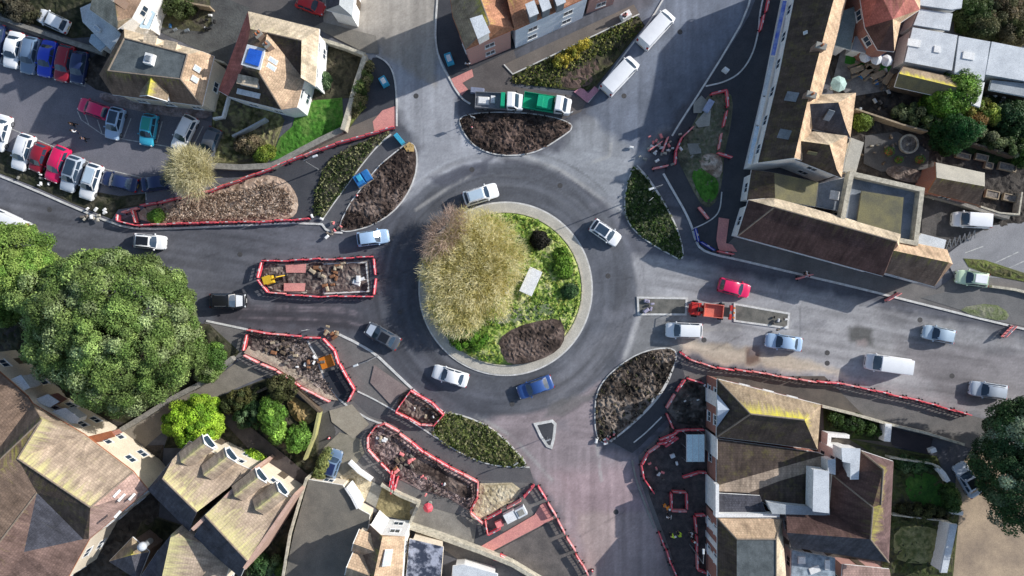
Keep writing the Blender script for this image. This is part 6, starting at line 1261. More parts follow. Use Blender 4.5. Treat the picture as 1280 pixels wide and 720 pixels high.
RUNS = [
 ([(150, 267), (176, 258), (262, 239), (340, 210), (420, 180), (493, 158)], 'red plastic barrier in the long slanting run along the upper edge of the tan verge', 'barriers along the upper edge of the north-west verge', 'bar_red', 0),
 ([(148, 268), (147, 276), (170, 281), (250, 279), (320, 277), (388, 274)], 'red plastic barrier in the run along the kerb below the tan verge', 'barriers along the kerb of the north-west verge', 'bar_red', 0),
 ([(166, 262), (170, 279)], 'red plastic barrier across the pointed western tip of the verge', 'barriers across the verge tip', 'bar_red', 0),
 ([(328, 326), (380, 325), (420, 323), (468, 321), (470, 346), (467, 370), (400, 371), (336, 366), (323, 349)], 'red plastic barrier round the boxed-in refuge on the western arm', 'barriers round the western refuge', 'bar_red', 1),
 ([(309, 413), (340, 417), (376, 421), (404, 423), (418, 438), (424, 455), (434, 472), (443, 487), (435, 502)], 'red plastic barrier round the roadside edge of the dug south-west corner', 'barriers round the dug south-west corner', 'bar_red', 0),
 ([(309, 413), (304, 443)], 'red plastic barrier closing the western end of the dug south-west corner', 'barriers at the western end of the dug corner', 'bar_pink', 0),
 ([(304, 443), (347, 463), (376, 483), (412, 503)], 'pink-red plastic barrier in the sunlit run beside the sand strip', 'barriers beside the sand strip', 'bar_pink', 0),
 ([(513, 488), (540, 503), (555, 518), (541, 532), (527, 531), (495, 514)], 'red plastic barrier round the small dug pit beside the southern island', 'barriers round the small pit', 'bar_red', 1),
 ([(492, 594), (475, 578), (459, 560), (460, 545), (468, 534), (480, 529), (500, 541), (530, 565), (562, 583), (597, 602), (597, 620), (587, 640), (604, 655)], 'pink-red plastic barrier round the long dug strip below the new footpath', 'barriers round the long dug strip', 'bar_pink', 0),
 ([(668, 606), (655, 622), (630, 638), (606, 650), (610, 668), (626, 660)], 'red plastic barrier around the loaded pallets by the salmon paving', 'barriers around the pallets', 'bar_red', 0),
 ([(671, 606), (684, 626), (696, 648), (706, 668), (720, 692), (736, 718)], 'red and white plastic barrier along the western kerb of the southern arm', 'barriers along the southern arm west kerb', 'bar_pink', 0),
 ([(850, 440), (862, 449), (874, 453), (896, 460), (940, 464), (973, 470), (1022, 477)], 'pink-red plastic barrier in the curved start of the eastern footpath run', 'barriers at the start of the eastern footpath', 'bar_pink', 0),
 ([(1022, 477), (1053, 480), (1133, 497), (1213, 518)], 'bright red plastic barrier in the straight run beside the eastern footpath', 'barriers beside the eastern footpath', 'bar_red', 0),
 ([(858, 473), (880, 478)], 'red plastic barrier closing the top of the pit by the brick wall', 'barriers on top of the wall pit', 'bar_red', 0),
 ([(880, 537), (844, 539), (831, 513), (846, 490), (856, 474)], 'red plastic barrier round the open side of the pit by the brick wall', 'barriers round the wall pit', 'bar_red', 0),
 ([(824, 556), (810, 566), (802, 580), (805, 598), (818, 618)], 'red plastic barrier in the curved run left of the glass shelter', 'barriers left of the shelter', 'bar_red', 0),
 ([(840, 614), (858, 614), (858, 638), (839, 638)], 'red plastic barrier round the small square hole below the shelter', 'barriers round the square hole', 'bar_red', 1),
 ([(822, 662), (833, 687), (846, 724)], 'red plastic barrier along the eastern kerb of the southern arm', 'barriers along the southern arm east kerb', 'bar_red', 0),
 ([(881, 643), (869, 643), (871, 668), (871, 712), (882, 716)], 'red plastic barrier round the narrow pit against the red and white wall', 'barriers round the narrow pit', 'bar_red', 0),
 ([(853, 596), (872, 590), (883, 590)], 'red plastic barrier across the path just below the glass shelter', 'barriers just below the shelter', 'bar_red', 0),
 ([(888, 117), (908, 113), (909, 135), (902, 162), (898, 192)], 'red plastic barrier along the right of the north-east verge', 'barriers along the north-east verge', 'bar_red', 0),
 ([(896, 192), (915, 197)], 'red plastic barrier at the foot of the run on the north-east verge', 'barriers at the foot of the north-east verge', 'bar_red', 0),
 ([(866, 158), (852, 172), (844, 190), (843, 206)], 'red plastic barrier along the left of the north-east verge', 'barriers left of the north-east verge', 'bar_red', 0),
 ([(962, -8), (956, 18), (950, 40)], 'red plastic barrier at the top of the north-eastern footpath', 'barriers at the top of the north-eastern footpath', 'bar_red', 0),
 ([(873, 259), (885, 274)], 'red plastic barrier lying across the end of the north-east verge', 'barriers below the north-east verge', 'bar_pink', 0),
 ([(869, 285), (874, 302), (894, 314)], 'blue plastic barrier in the bend beside the pink crossing paving', 'blue barriers by the crossing', 'bar_blue', 0),
 ([(896, 314), (918, 318)], 'red plastic barrier next to the blue ones at the crossing', 'red barriers by the crossing', 'bar_red', 0),
]
for pts, lb, gp, colr, cl in RUNS: run(pts, lb, gp, colr, bool(cl))
for i, (x, y, a) in enumerate(((818, 184, .6), (826, 172, .9), (822, 196, .3), (830, 182, 1.2), (815, 204, .5), (836, 165, 1.0), (824, 210, .2), (812, 192, .9), (833, 194, .6))):
    p = P(x, y); i % 3 == 0 and barrier(p.x, p.y, a, 'faded plastic barrier lying loose on the road edge above the north-east island', 'barriers loose above the north-east island', 'bar_pink')
for i, (x, y, a) in enumerate(((832, 545, .4), (835, 549, .5), (838, 544, .7), (830, 551, .3), (838, 551, .6))):
    p = P(x, y); barrier(p.x, p.y, a, 'red plastic barrier stacked tight beside the pit by the brick wall', 'barriers stacked by the wall pit')
for x, y, a in ((490, 596, 1.4), (493, 600, 1.5), (496, 604, 1.3), (491, 605, 1.5)):
    p = P(x, y); barrier(p.x, p.y, a, 'red plastic barrier stacked at the southern tip of the long dug strip', 'barriers stacked by the long strip')
for x, y, a in ((618, 694, -.4), (626, 698, -.3), (634, 696, -.5)):
    p = P(x, y); barrier(p.x, p.y, a, 'red plastic barrier dropped behind the pale garden wall', 'barriers behind the pale garden wall')
for x, y, a, l in ((1003, 346, .3, 'nearest the roundabout'), (1113, 371, .5, 'halfway along'), (1257, 414, .8, 'at the right edge')):
    p = P(x, y); barrier(p.x, p.y, a, 'single faded barrier standing alone on the eastern kerb, ' + l, None, 'bar_pink')

CONE = None
def cone(x, y, label):
    p = P(x, y); t = thing('traffic_cone', label, 'cone', (p.x, p.y, .1))
    mb = MB(); mb.box(-.2, .2, -.2, .2, 0, .05); mb.build('base', MATS['tyre'], t, bevel=.01)
    mb = MB(); mb.lathe([(.15, .05), (.03, .72)], n=14); mb.build('cone_body', MATS['bar_red'], t, smooth=True)
    mb = MB(); mb.lathe([(.117, .25), (.085, .42)], n=14); mb.build('reflective_band', MATS['white_paint'], t)
cone(447, 245, 'red traffic cone beside the blue covered stack'); cone(590, 160, 'red traffic cone on the left of the northern island')
cone(762, 545, 'red traffic cone on the southern tip of the south-east island'); cone(412, 547, 'red traffic cone by the garden hedge and the small blue car')
cone(412, 716, 'red traffic cone in the shaded yard at the bottom edge') if False else None
cone(740, 712, 'red traffic cone on the southern arm at the bottom edge of the photo')

def bags(name, label, px, py, n, w, m, rr, cat='sandbags', z=.2):
    p = P(px, py); t = thing(name, label, cat, (p.x, p.y, z))
    for i in range(n):
        a = random.uniform(0, 6.28); x = random.gauss(0, rr); y = random.gauss(0, rr * .7); s = random.uniform(.7, 1.2) * w
        mb = MB(); mb.T = Matrix.Translation((x, y, random.choice((0, .0, .18)))) @ Matrix.Rotation(a, 4, 'Z'); mb.box(-s, s, -s * .6, s * .6, 0, .26, s * .22); mb.build('bag' if 'bag' in name else 'piece', m if not isinstance(m, list) else random.choice(m), t, bevel=.05)
cr = mat('sack', (.5, .42, .3), c2=(.38, .31, .22), rough=.9); wt = MATS['white_paint']; bn = mat('rust', (.30, .14, .07), c2=(.18, .09, .05))
bags('sandbag_pile', 'pile of cream and brown sandbags in the middle of the boxed western refuge', 412, 344, 12, .42, [cr, bn, MATS['rubbish']], .9)
bags('sandbag_pile', 'pair of white bulk bags beside the sandbag pile in the western refuge', 447, 350, 3, .5, [wt], .35)
bags('sandbag_pile', 'small brown sandbags at the top of the western refuge', 425, 337, 6, .34, [bn, cr], .6)
bags('rubble_heap', 'heap of yellowish planks and rubble on the kerb corner above the dug south-west corner', 412, 418, 9, .34, [cr, MATS['palewood'], bn], .7, 'rubble')
bags('rubble_heap', 'pale broken stones at the southern tip of the south-east island', 757, 545, 9, .26, [wt, MATS['concrete'], MATS['bar_pink']], .8, 'rubble')
bags('rubble_heap', 'whitish rubble and timber on the tip of the north-west island near the bend', 418, 285, 12, .28, [wt, MATS['bar_pink'], cr, MATS['rubbish']], 1.1, 'rubble')
bags('rubble_heap', 'scattered pale kerb stones at the pointed corner below the car park', 120, 268, 12, .3, [wt, MATS['concrete_light'], MATS['rubbish']], 1.1, 'rubble')
bags('rubble_heap', 'pale stones, wrapping and pink scraps on the road edge above the north-east island', 826, 186, 30, .26, [MATS['concrete_light'], wt, MATS['bar_pink'], MATS['concrete']], 1.5, 'rubble')
bags('rubble_heap', 'white and black rubble inside the pit by the brick wall', 866, 500, 9, .22, [wt, MATS['black'], MATS['rubbish']], .9, 'rubble')
bags('rubble_heap', 'whitish scraps in the small pit beside the southern island', 527, 515, 7, .25, [wt, cr, MATS['rubbish']], .8, 'rubble')
bags('rubble_heap', 'grey and white scraps at the right end of the eastern refuge', 970, 401, 7, .22, [wt, MATS['black'], MATS['rubbish']], .7, 'rubble')
bags('rubble_heap', 'lilac-grey wrapped bundle at the left end of the eastern refuge', 810, 382, 5, .35, [mat('lilac', (.45, .42, .52), c2=(.3, .28, .38))], .5, 'bundle')
bags('rubble_heap', 'white and blue rubbish bags in the yard behind the square parapet building', 1168, 243, 6, .4, [wt, MATS['blue_sheet']], .8, 'bags')
bags('rubble_heap', 'white stones along the kerb under the lower car park row', 44, 228, 8, .22, [wt, MATS['concrete']], 1.2, 'rubble')
bags('rubble_heap', 'pink and white scraps on the pit edge inside the long dug strip', 548, 602, 9, .22, [MATS['bar_pink'], wt, MATS['rubbish']], 1.3, 'rubble')
# blue covered stack
p = P(455, 224); t = thing('covered_stack', 'stack of materials under a bright blue sheet on the edge of the north-west island', 'covered stack', (p.x, p.y, .2), .55)
mb = MB(); mb.box(-1.1, 1.1, -.8, .8, 0, .14); mb.build('pallet', MATS['palewood'], t)
mb = MB(); mb.box(-1.05, .1, -.75, .75, .15, 1.05, .08); mb.box(.12, 1.05, -.7, .75, .15, .85, .06); mb.build('sheet', MATS['blue_sheet'], t, bevel=.06)
mb = MB(); mb.box(-.6, .0, -.3, .5, 1.06, 1.2, .04); mb.build('lid', MATS['cyan_paint'], t, bevel=.02)
def panel_box(name, label, cat, px, py, deg, L, W, H, m, z=.15, top=None, legs=False):
    p = P(px, py); t = thing(name, label, cat, (p.x, p.y, z), math.radians(deg))
    mb = MB(); z0 = .9 if legs else 0; mb.box(-L / 2, L / 2, -W / 2, W / 2, z0, z0 + H, .03); mb.build('body' if not legs else 'board', m, t, bevel=.03)
    if legs:
        for x in (-L * .4, L * .4): mb = MB(); mb.tube((x, 0, 0), (x, 0, .9), .05); mb.build('leg', MATS['steel'], t)
    if top: mb = MB(); mb.box(-L * .3, L * .3, -W * .3, W * .3, z0 + H + .002, z0 + H + .08, .02); mb.build('lid', top, t, bevel=.01)
    return t
panel_box('sign_board', 'white rectangular board lying tilted on posts in the grass of the central island', 'board', 663, 352, 66, 3.3, 1.7, .08, MATS['white_paint'], .4, None, True)
panel_box('marker_stone', 'upright white stone marker at the edge of the bare bush on the central island', 'marker', 633, 361, 92, 1.5, .6, 1.0, MATS['white_paint'], .4)
panel_box('steel_plate', 'orange steel road plate over the trench of the dug south-west corner', 'road plate', 409, 452, 20, 1.7, 1.5, .12, MATS['orange'], .3)
panel_box('cabinet', 'small white box standing on the black paving right of the northern kerb', 'cabinet', 905, 90, -35, .75, .4, 1.0, MATS['white_paint'])
panel_box('skip_box', 'blue and white box on the pavement beside the northern terrace corner', 'box', 562, 76, -70, 1.4, .9, .9, MATS['cyan_paint'], .15, MATS['white_paint'])
panel_box('skip_box', 'pale blue box on the pavement bend above the pink crossing paving in the north-west', 'box', 481, 104, -60, 1.2, .9, .9, MATS['cyan_paint'], .15, MATS['white_paint'])
panel_box('skip_box', 'cyan box at the narrow northern tip of the north-west island', 'box', 500, 175, -50, 1.5, .6, .8, MATS['cyan_paint'], .15)
panel_box('cabinet', 'grey-blue roadside box at the left end of the service path behind the trucks', 'box', 597, 115, -5, 1.7, .7, .7, mat('greyblue', (.25, .28, .38)), .15)
panel_box('pallet_stack', 'white wrapped pallet left of two beside the salmon paving', 'pallet', 638, 643, 28, 1.5, 1.3, .9, MATS['white_paint'], .2)
panel_box('pallet_stack', 'grey-white wrapped pallet right of two beside the salmon paving', 'pallet', 651, 637, 28, 1.3, 1.2, 1.0, MATS['flat_white'], .2, MATS['concrete'])
panel_box('paving_stack', 'small stack of red paving blocks left of the white wrapped pallet', 'paving stack', 624, 653, 25, .9, .8, .6, MATS['bar_pink'], .2)
panel_box('wheelie_bin', 'blue bin in the shaded garden between the two north-west houses', 'bin', 267, 116, 10, .7, .7, 1.0, MATS['cyan_paint'], .1)
panel_box('concrete_block', 'pale block on the pavement inside the run left of the shelter', 'block', 840, 569, 20, .6, .5, .4, MATS['white_paint'])
panel_box('pipe_stack', 'pale blue wrapped pipes on the concrete pad of the north-east verge', 'pipes', 884, 134, 60, 1.6, .8, .5, mat('pbl', (.4, .45, .6)), .35)
panel_box('notice_board', 'white notice board beside the three planks on the walkway end', 'board', 781, 22, 30, 1.3, .8, .9, MATS['white_paint'], .15)
panel_box('garden_table', 'white covered table in the dark garden strip by the eastern footpath', 'table', 1161, 561, 20, .8, .6, .7, MATS['white_paint'], .3)
# parasol
def parasol(name, label, px, py, r, m, z=.15):
    p = P(px, py, 2.2); t = thing(name, label, 'parasol', (p.x, p.y, z))
    mb = MB(); mb.tube((0, 0, 0), (0, 0, 2.3), .03); mb.build('pole', MATS['steel'], t)
    mb = MB(); mb.lathe([(r, 1.95), (r * .98, 2.0), (.05, 2.45)], n=8); mb.build('canopy', m, t)
    mb = MB(); mb.lathe([(.28, 0), (.22, .1)], n=10); mb.build('base', MATS['concrete'], t)
parasol('parasol', 'red parasol standing in the concrete yard below the long dug strip', 535, 635, .62, MATS['bar_red'])
for x, y, l in ((1081, 71, 'leftmost'), (1095, 74, 'middle'), (1108, 76, 'rightmost')):
    parasol('parasol', l + ' of three whitish parasols above the artificial turf behind the terrace', x, y, .75, MATS['flat_white'], .32)
parasol('parasol', 'pale parasol in the yard beside the tan wing of the terrace', 1048, 105, 1.0, mat('mint', (.5, .68, .62)), .3)
def table_set(px, py, label):
    p = P(px, py); t = thing('picnic_table', label, 'picnic table', (p.x, p.y, .32), random.uniform(0, 1))
    mb = MB(); mb.box(-.8, .8, -.35, .35, .7, .76); mb.build('table_top', MATS['palewood'], t)
    for s in (-1, 1):
        mb = MB(); mb.box(-.8, .8, s * .7 - .12, s * .7 + .12, .42, .47); mb.build('bench', MATS['palewood'], t)
        mb = MB(); mb.tube((s * .6, -.7, 0), (s * .6, .2, .7), .04); mb.tube((s * .6, .7, 0), (s * .6, -.2, .7), .04); mb.build('leg', MATS['timber'], t)
for x, y, l in ((1066, 90, 'leftmost picnic table on the crowded patio behind the terrace'), (1078, 93, 'picnic table second from left on the crowded patio'), (1092, 97, 'picnic table third from left on the crowded patio'), (1104, 101, 'rightmost picnic table on the crowded patio'), (1085, 86, 'picnic table on the edge of the artificial turf')):
    table_set(x, y, l)

# red dumper on the eastern refuge
p = P(888, 388, 1); t = thing('site_dumper', 'red site dumper standing between the two kerbed parts of the eastern refuge', 'dumper', (p.x, p.y, 0), math.radians(-6)); R_ = MATS['red_paint']
mb = MB(); mb.box(-2.6, 2.4, -.55, .55, .5, .85, .05); mb.build('chassis', R_, t, bevel=.04)
mb = MB(); pts = [(-.9, -.85), (1.5, -.75), (1.5, .75), (-.9, .85)]
mb.box(-.9, 1.5, -.82, .82, .9, 1.0); [mb.box(*a, 1.01, 1.5) for a in ((-.9, 1.5, -.82, -.74), (-.9, 1.5, .74, .82), (-.9, -.82, -.73, .73), (1.42, 1.5, -.73, .73))]; mb.build('skip', mat('salmon', (.75, .20, .14), rough=.5), t)
mb = MB(); mb.box(-2.5, -1.1, -.8, .8, .86, 1.25, .1); mb.build('engine_cover', R_, t, bevel=.05)
mb = MB(); mb.box(-1.7, -1.2, -.25, .25, 1.26, 1.4); mb.box(-1.75, -1.66, -.25, .25, 1.41, 1.8); mb.build('seat', MATS['black'], t, bevel=.03)
mb = MB(); [mb.tube((-1.9, s * .6, 1.2), (-1.9, s * .6, 2.4), .04) for s in (-1, 1)]; mb.tube((-1.9, -.6, 2.4), (-1.9, .6, 2.4), .04); mb.build('roll_bar', MATS['black'], t)
mb = MB(); mb.tube((-1.1, 0, 1.2), (-1.25, 0, 1.55), .025); mb.lathe([(.2, 1.55), (.2, 1.59)], (-1.25, 0, 0), 14); mb.build('steering_wheel', MATS['black'], t)
mb = MB(); mb.box(1.55, 2.4, -.6, .6, .86, 1.15, .05); mb.build('counterweight', MATS['black'], t)
mb = MB(); mb.box(2.42, 2.7, -.9, -.2, .5, 1.0); mb.box(2.42, 2.7, .2, .9, .5, 1.0); mb.build('rear_lamp_bar', R_, t)
for y in (-.6, 0, .6):
    mb = MB(); mb.lathe([(.12, .86), (.12, 1.02)], (2.95, y, 0), 10); o = mb.build('beacon', MATS['orange'], t)
D = car_meshes('van')
add_wheels(t, D, (1.5, -1.8), .92)

# mini digger in the western refuge
p = P(341, 350); t = thing('mini_digger', 'small yellow digger at the rounded western end of the boxed refuge', 'digger', (p.x, p.y, .2), .3)
for s in (-1, 1): mb = MB(); mb.box(-.75, .75, s * .5 - .12, s * .5 + .12, 0, .38, .1, 0); mb.build('track', MATS['tyre'], t, bevel=.05)
mb = MB(); mb.box(-.6, .45, -.5, .5, .42, .95, .06); mb.build('body', MATS['yellow'], t, bevel=.05)
mb = MB(); [mb.tube((x, y, .95), (x, y, 1.9), .03) for x in (-.4, .35) for y in (-.4, .4)]; mb.box(-.5, .45, -.48, .48, 1.9, 1.97); mb.build('canopy', MATS['yellow'], t)
mb = MB(); mb.tube((.45, 0, .8), (1.2, 0, 1.7), .09); mb.tube((1.2, 0, 1.7), (1.9, 0, .8), .07); mb.build('arm', MATS['yellow'], t)
mb = MB(); mb.box(1.75, 2.1, -.22, .22, .4, .75, .06); mb.build('bucket', MATS['black'], t)

# bus shelter
a = P(858, 543, 2.4); b = P(880, 577, 2.4); t = thing('bus_shelter', 'pale glass-roofed shelter between the pit and the brick wall in the south-east', 'shelter', ((a.x + b.x) / 2, (a.y + b.y) / 2, .12)); w = abs(a.x - b.x) / 2; h = abs(a.y - b.y) / 2
gl = mat('shelter_glass', (.72, .88, .88), c2=(.62, .78, .80), rough=.5, spec=.6)
for i in range(3):
    x0 = -w + i * 2 * w / 3; mb = MB(); mb.box(x0 + .02, x0 + 2 * w / 3 - .02, -h, h, 2.30, 2.36); mb.build('roof_panel', gl, t)
mb = MB(); [mb.box(-w + i * 2 * w / 3 - .03, -w + i * 2 * w / 3 + .03, -h - .02, h + .02, 2.28, 2.42) for i in range(4)]; mb.build('roof_frame', MATS['flat_white'], t)
for x in (-w, w):
    for y in (-h, 0, h): mb = MB(); mb.tube((x, y, 0), (x, y, 2.28), .04); mb.build('post', MATS['steel'], t)
mb = MB(); mb.box(w - .03, w, -h + .1, h - .1, .3, 2.2); mb.build('back_panel', MATS['glass'], t)
mb = MB(); mb.box(w - .55, w - .1, -h + .4, h - .4, .45, .5); mb.build('bench', MATS['steel'], t)
# pole lying / standing lamp columns
def lamp(px, py, label, H=8, deg=0, pxy=None):
    p = P(px, py); t = thing('street_lamp', label, 'street lamp', (p.x, p.y, .1), math.radians(deg))
    mb = MB(); mb.tube((0, 0, 0), (0, 0, 1.2), .10, .09, 10); mb.tube((0, 0, 1.2), (0, 0, H), .07, .045, 10); mb.build('column', MATS['steel'], t)
    mb = MB(); mb.tube((0, 0, H), (1.2, 0, H + .15), .04); mb.build('arm', MATS['steel'], t)
    mb = MB(); mb.box(1.1, 1.75, -.14, .14, H + .08, H + .22, .05); mb.build('lamp_head', MATS['flat_white'], t, bevel=.03)
lamp(472, 445, 'grey street lamp on the kerb beside the pink concrete slab', 6, 200)
lamp(815, 240, 'grey street lamp in the north-east traffic island', 6, 200)
lamp(735, 200, 'grey street lamp leaning over the northern road edge', 6, 30) if False else None
lamp(862, 680, 'thin street lamp by the narrow pit at the bottom edge', 6, 90)
lamp(398, 212, 'grey street lamp on the dark path beside the row of hedging plants', 6, 20)
def post_sign(px, py, label, m, deg=0):
    p = P(px, py); t = thing('road_sign', label, 'road sign', (p.x, p.y, .1), math.radians(deg))
    mb = MB(); mb.tube((0, 0, 0), (0, 0, 2.3), .035); mb.build('post', MATS['steel'], t)
    mb = MB(); mb.box(-.3, .3, .04, .07, 1.7, 2.3); mb.build('sign_face', m, t, bevel=.01)
post_sign(810, 252, 'white road sign in the middle of the north-east traffic island', MATS['white_paint'], 40)
post_sign(387, 412, 'white and red road sign above the dug south-west corner', MATS['white_paint'], 10)
post_sign(812, 497, 'white road sign on the inner kerb of the south-east island', MATS['white_paint'], 60)
post_sign(684, 546, 'white keep-left sign on the little triangular refuge', MATS['white_paint'], 20)
post_sign(592, 152, 'white road sign at the left tip of the northern island', MATS['white_paint'], -20)
post_sign(712, 147, 'white road sign at the right tip of the northern island', MATS['white_paint'], 30)
post_sign(645, 575, 'white road sign near the pointed end of the southern island', MATS['white_paint'], 30)

# ================================================================= PEOPLE
def body_mesh(pose):
    walk = pose == 'walk'; bend = pose == 'bend'
    f = .22 if walk else .06; b = -.22 if walk else -.02; lean = .35 if bend else .03
    J = dict(pel=(0, 0, .95), wa=(lean * .3, 0, 1.12), ch=(lean, 0, 1.34), nk=(lean * 1.2, 0, 1.50), hd=(lean * 1.35 + .02, 0, 1.60), tp=(lean * 1.35 + .01, 0, 1.74),
             hl=(0, .10, .90), kl=(f * .75 + .04, .11, .50), al=(f, .11, .09), tl=(f + .17, .12, .04), hr=(0, -.10, .90), kr=(b * .2 + .05, -.11, .50), ar=(b, -.11, .10), tr=(b + .16, -.12, .04),
             sl=(lean, .19, 1.42), el=(lean - f * .6, .25, 1.14), wl=(lean - f * .5 + .14, .22, .93), fl=(lean - f * .5 + .20, .20, .85), sr=(lean, -.19, 1.42), er=(lean + f * .3, -.25, 1.14), wr=(lean + f + .15, -.20, .98), fr=(lean + f + .22, -.18, .91))
    Rr = dict(pel=.14, wa=.12, ch=.15, nk=.06, hd=.095, tp=.06, hl=.095, kl=.06, al=.042, tl=.035, hr=.095, kr=.06, ar=.042, tr=.035, sl=.065, el=.045, wl=.03, fl=.035, sr=.065, er=.045, wr=.03, fr=.035)
    E = 'pel-wa wa-ch ch-nk nk-hd hd-tp pel-hl hl-kl kl-al al-tl pel-hr hr-kr kr-ar ar-tr ch-sl sl-el el-wl wl-fl ch-sr sr-er er-wr wr-fr'.split()
    ks = list(J); return J, Rr, ks, [(ks.index(e.split('-')[0]), ks.index(e.split('-')[1])) for e in E]
def skin_mesh(name, J, Rr, ks, E, sub=1):
    me = bpy.data.meshes.new(name); me.from_pydata([J[k] for k in ks], E, []); o = bpy.data.objects.new('tmp', me); COL.objects.link(o)
    md = o.modifiers.new('s', 'SKIN'); md.use_smooth_shade = True
    for i, k in enumerate(ks): me.skin_vertices[0].data[i].radius = (Rr[k], Rr[k]); me.skin_vertices[0].data[i].use_root = (i == 0)
    o.modifiers.new('u', 'SUBSURF').levels = sub
    dg = bpy.context.evaluated_depsgraph_get(); dg.update(); r = bpy.data.meshes.new_from_object(o.evaluated_get(dg)); r.name = name
    bpy.data.objects.remove(o); return r
PM = {}
for ps in ('stand', 'walk', 'bend'):
    J, Rr, ks, E = body_mesh(ps); d = {'body': skin_mesh('body', J, Rr, ks, E)}
    def sub(keys, add):
        kk = [k for k in ks if k in keys]; ee = [(kk.index(ks[a]), kk.index(ks[b])) for a, b in E if ks[a] in keys and ks[b] in keys]; return skin_mesh('cl', J, {k: Rr[k] + add for k in kk}, kk, ee)
    d['jacket'] = sub(('wa', 'ch', 'sl', 'el', 'wl', 'sr', 'er', 'wr'), .022); d['trousers'] = sub(('pel', 'hl', 'kl', 'al', 'hr', 'kr', 'ar'), .018)
    h = J['hd']; mb = MB(); mb.lathe([(.135, -.0), (.13, .06), (.10, .13), (.04, .165)], (h[0], 0, h[2] + .04), 14); d['hat'] = mb.mesh('hard_hat', True)
    mb = MB(); mb.lathe([(.10, -.06), (.115, .0), (.105, .08), (.06, .13), (.02, .15)], (h[0] - .015, 0, h[2] + .03), 14); d['hair'] = mb.mesh('hair', True)
    PM[ps] = d
def person(px, py, deg, label, pose, jk, tr='darkcloth', hat=None, group=None):
    p = P(px, py); t = thing('person', label, 'person', (p.x, p.y, .12), math.radians(deg), group); d = PM[pose]
    for k, nm, m in (('body', 'body', 'skin'), ('jacket', 'jacket', jk), ('trousers', 'trousers', tr)) + ((('hat', 'hard_hat', hat),) if hat else (('hair', 'hair', 'hair'),)):
        o = bpy.data.objects.new(nm, d[k]); COL.objects.link(o); o.parent = t; slot(o, MATS[m])
person(836, 667, 30, 'worker in a pale yellow jacket and white helmet, left of two in the south-east trench', 'bend', 'hivis', 'darkcloth', 'white_paint')
person(847, 664, 150, 'worker in a bright yellow-green jacket and helmet, right of two in the south-east trench', 'stand', 'hivis', 'darkcloth', 'hivis')
person(829, 629, -30, 'worker in an orange jacket bending beside the small square hole', 'bend', 'hivis_orange', 'hivis_orange', 'white_paint')
person(833, 643, 60, 'person in a white top walking just below the small square hole', 'walk', 'white_paint')
person(862, 664, 180, 'person in a light grey top by the narrow pit against the wall', 'stand', 'flat_white')
person(97, 158, 20, 'person in dark clothes walking in the car park, upper of two', 'walk', 'darkcloth')
person(99, 167, 60, 'person in dark trousers and pale top in the car park, lower of two', 'stand', 'flat_white', 'denim')
person(112, 176, 200, 'person in dark clothes walking alone towards the lower car park row', 'walk', 'denim')
person(1003, 342, 10, 'person in a white top standing by the paired barriers on the eastern kerb', 'stand', 'white_paint')
person(585, 84, 70, 'person in a light top at the corner of the northern terrace', 'walk', 'flat_white')
person(779, 24, 70, 'person in a pink top at the upper end of the walkway', 'walk', 'bar_pink')
person(864, 672, 90, 'worker in a red jacket below the grey-topped person near the narrow pit', 'stand', 'redcloth', 'darkcloth', 'white_paint')

bags('timber_heap', 'loose dark timber and cream sacks in the middle of the dug south-west corner', 352, 438, 12, .34, [cr, MATS['timber'], MATS['rubbish'], bn], 1.3, 'timber', .35)
bags('timber_heap', 'brown clods and white scraps at the right of the dug south-west corner', 390, 455, 9, .28, [bn, wt, MATS['rubbish']], .9, 'rubble', .35)
bags('rubble_heap', 'brown rubble heap in the wide middle of the long dug strip', 508, 575, 14, .34, [bn, MATS['rubbish'], MATS['timber'], MATS['bar_pink']], 1.2, 'rubble', .3)
bags('rubble_heap', 'pale rubble heap near the left end of the long dug strip', 476, 548, 9, .28, [wt, MATS['rubbish'], cr], .7, 'rubble', .3)
bags('rubble_heap', 'reddish scraps inside the run of barriers left of the shelter', 820, 585, 8, .25, [MATS['bar_pink'], wt, MATS['rubbish']], 1.0, 'rubble', .2)
bags('garden_clutter', 'pots and white boxes crowded on the patio behind the terrace', 1090, 93, 14, .28, [wt, MATS['blue_sheet'], MATS['terracotta'], MATS['rubbish']], 1.6, 'clutter', .32)
bags('garden_clutter', 'dark clutter and white scraps beneath the low felt roof at the right edge', 1252, 128, 14, .3, [wt, MATS['black'], MATS['rubbish'], MATS['steel']], 1.6, 'clutter', .32)
bags('garden_clutter', 'black and pale clutter in the yard below the yellow mossy shed', 1090, 128, 12, .3, [MATS['black'], MATS['flat_pale'], MATS['rubbish']], 1.5, 'clutter', .32)
bags('garden_clutter', 'pale stones scattered in the paved garden behind the terrace wings', 1110, 182, 14, .22, [MATS['concrete_light'], MATS['rubbish'], MATS['timber']], 1.8, 'clutter', .3)
bags('garden_clutter', 'dark garden furniture in the shaded yard between the two north-west houses', 208, 34, 9, .3, [MATS['blue_sheet'], MATS['lead'], MATS['rubbish']], 1.2, 'clutter', .1)
bags('garden_clutter', 'white and dark odds and ends in the shaded strip beside the blue bin', 268, 34, 6, .3, [wt, MATS['black'], MATS['rubbish']], .7, 'clutter', .1)
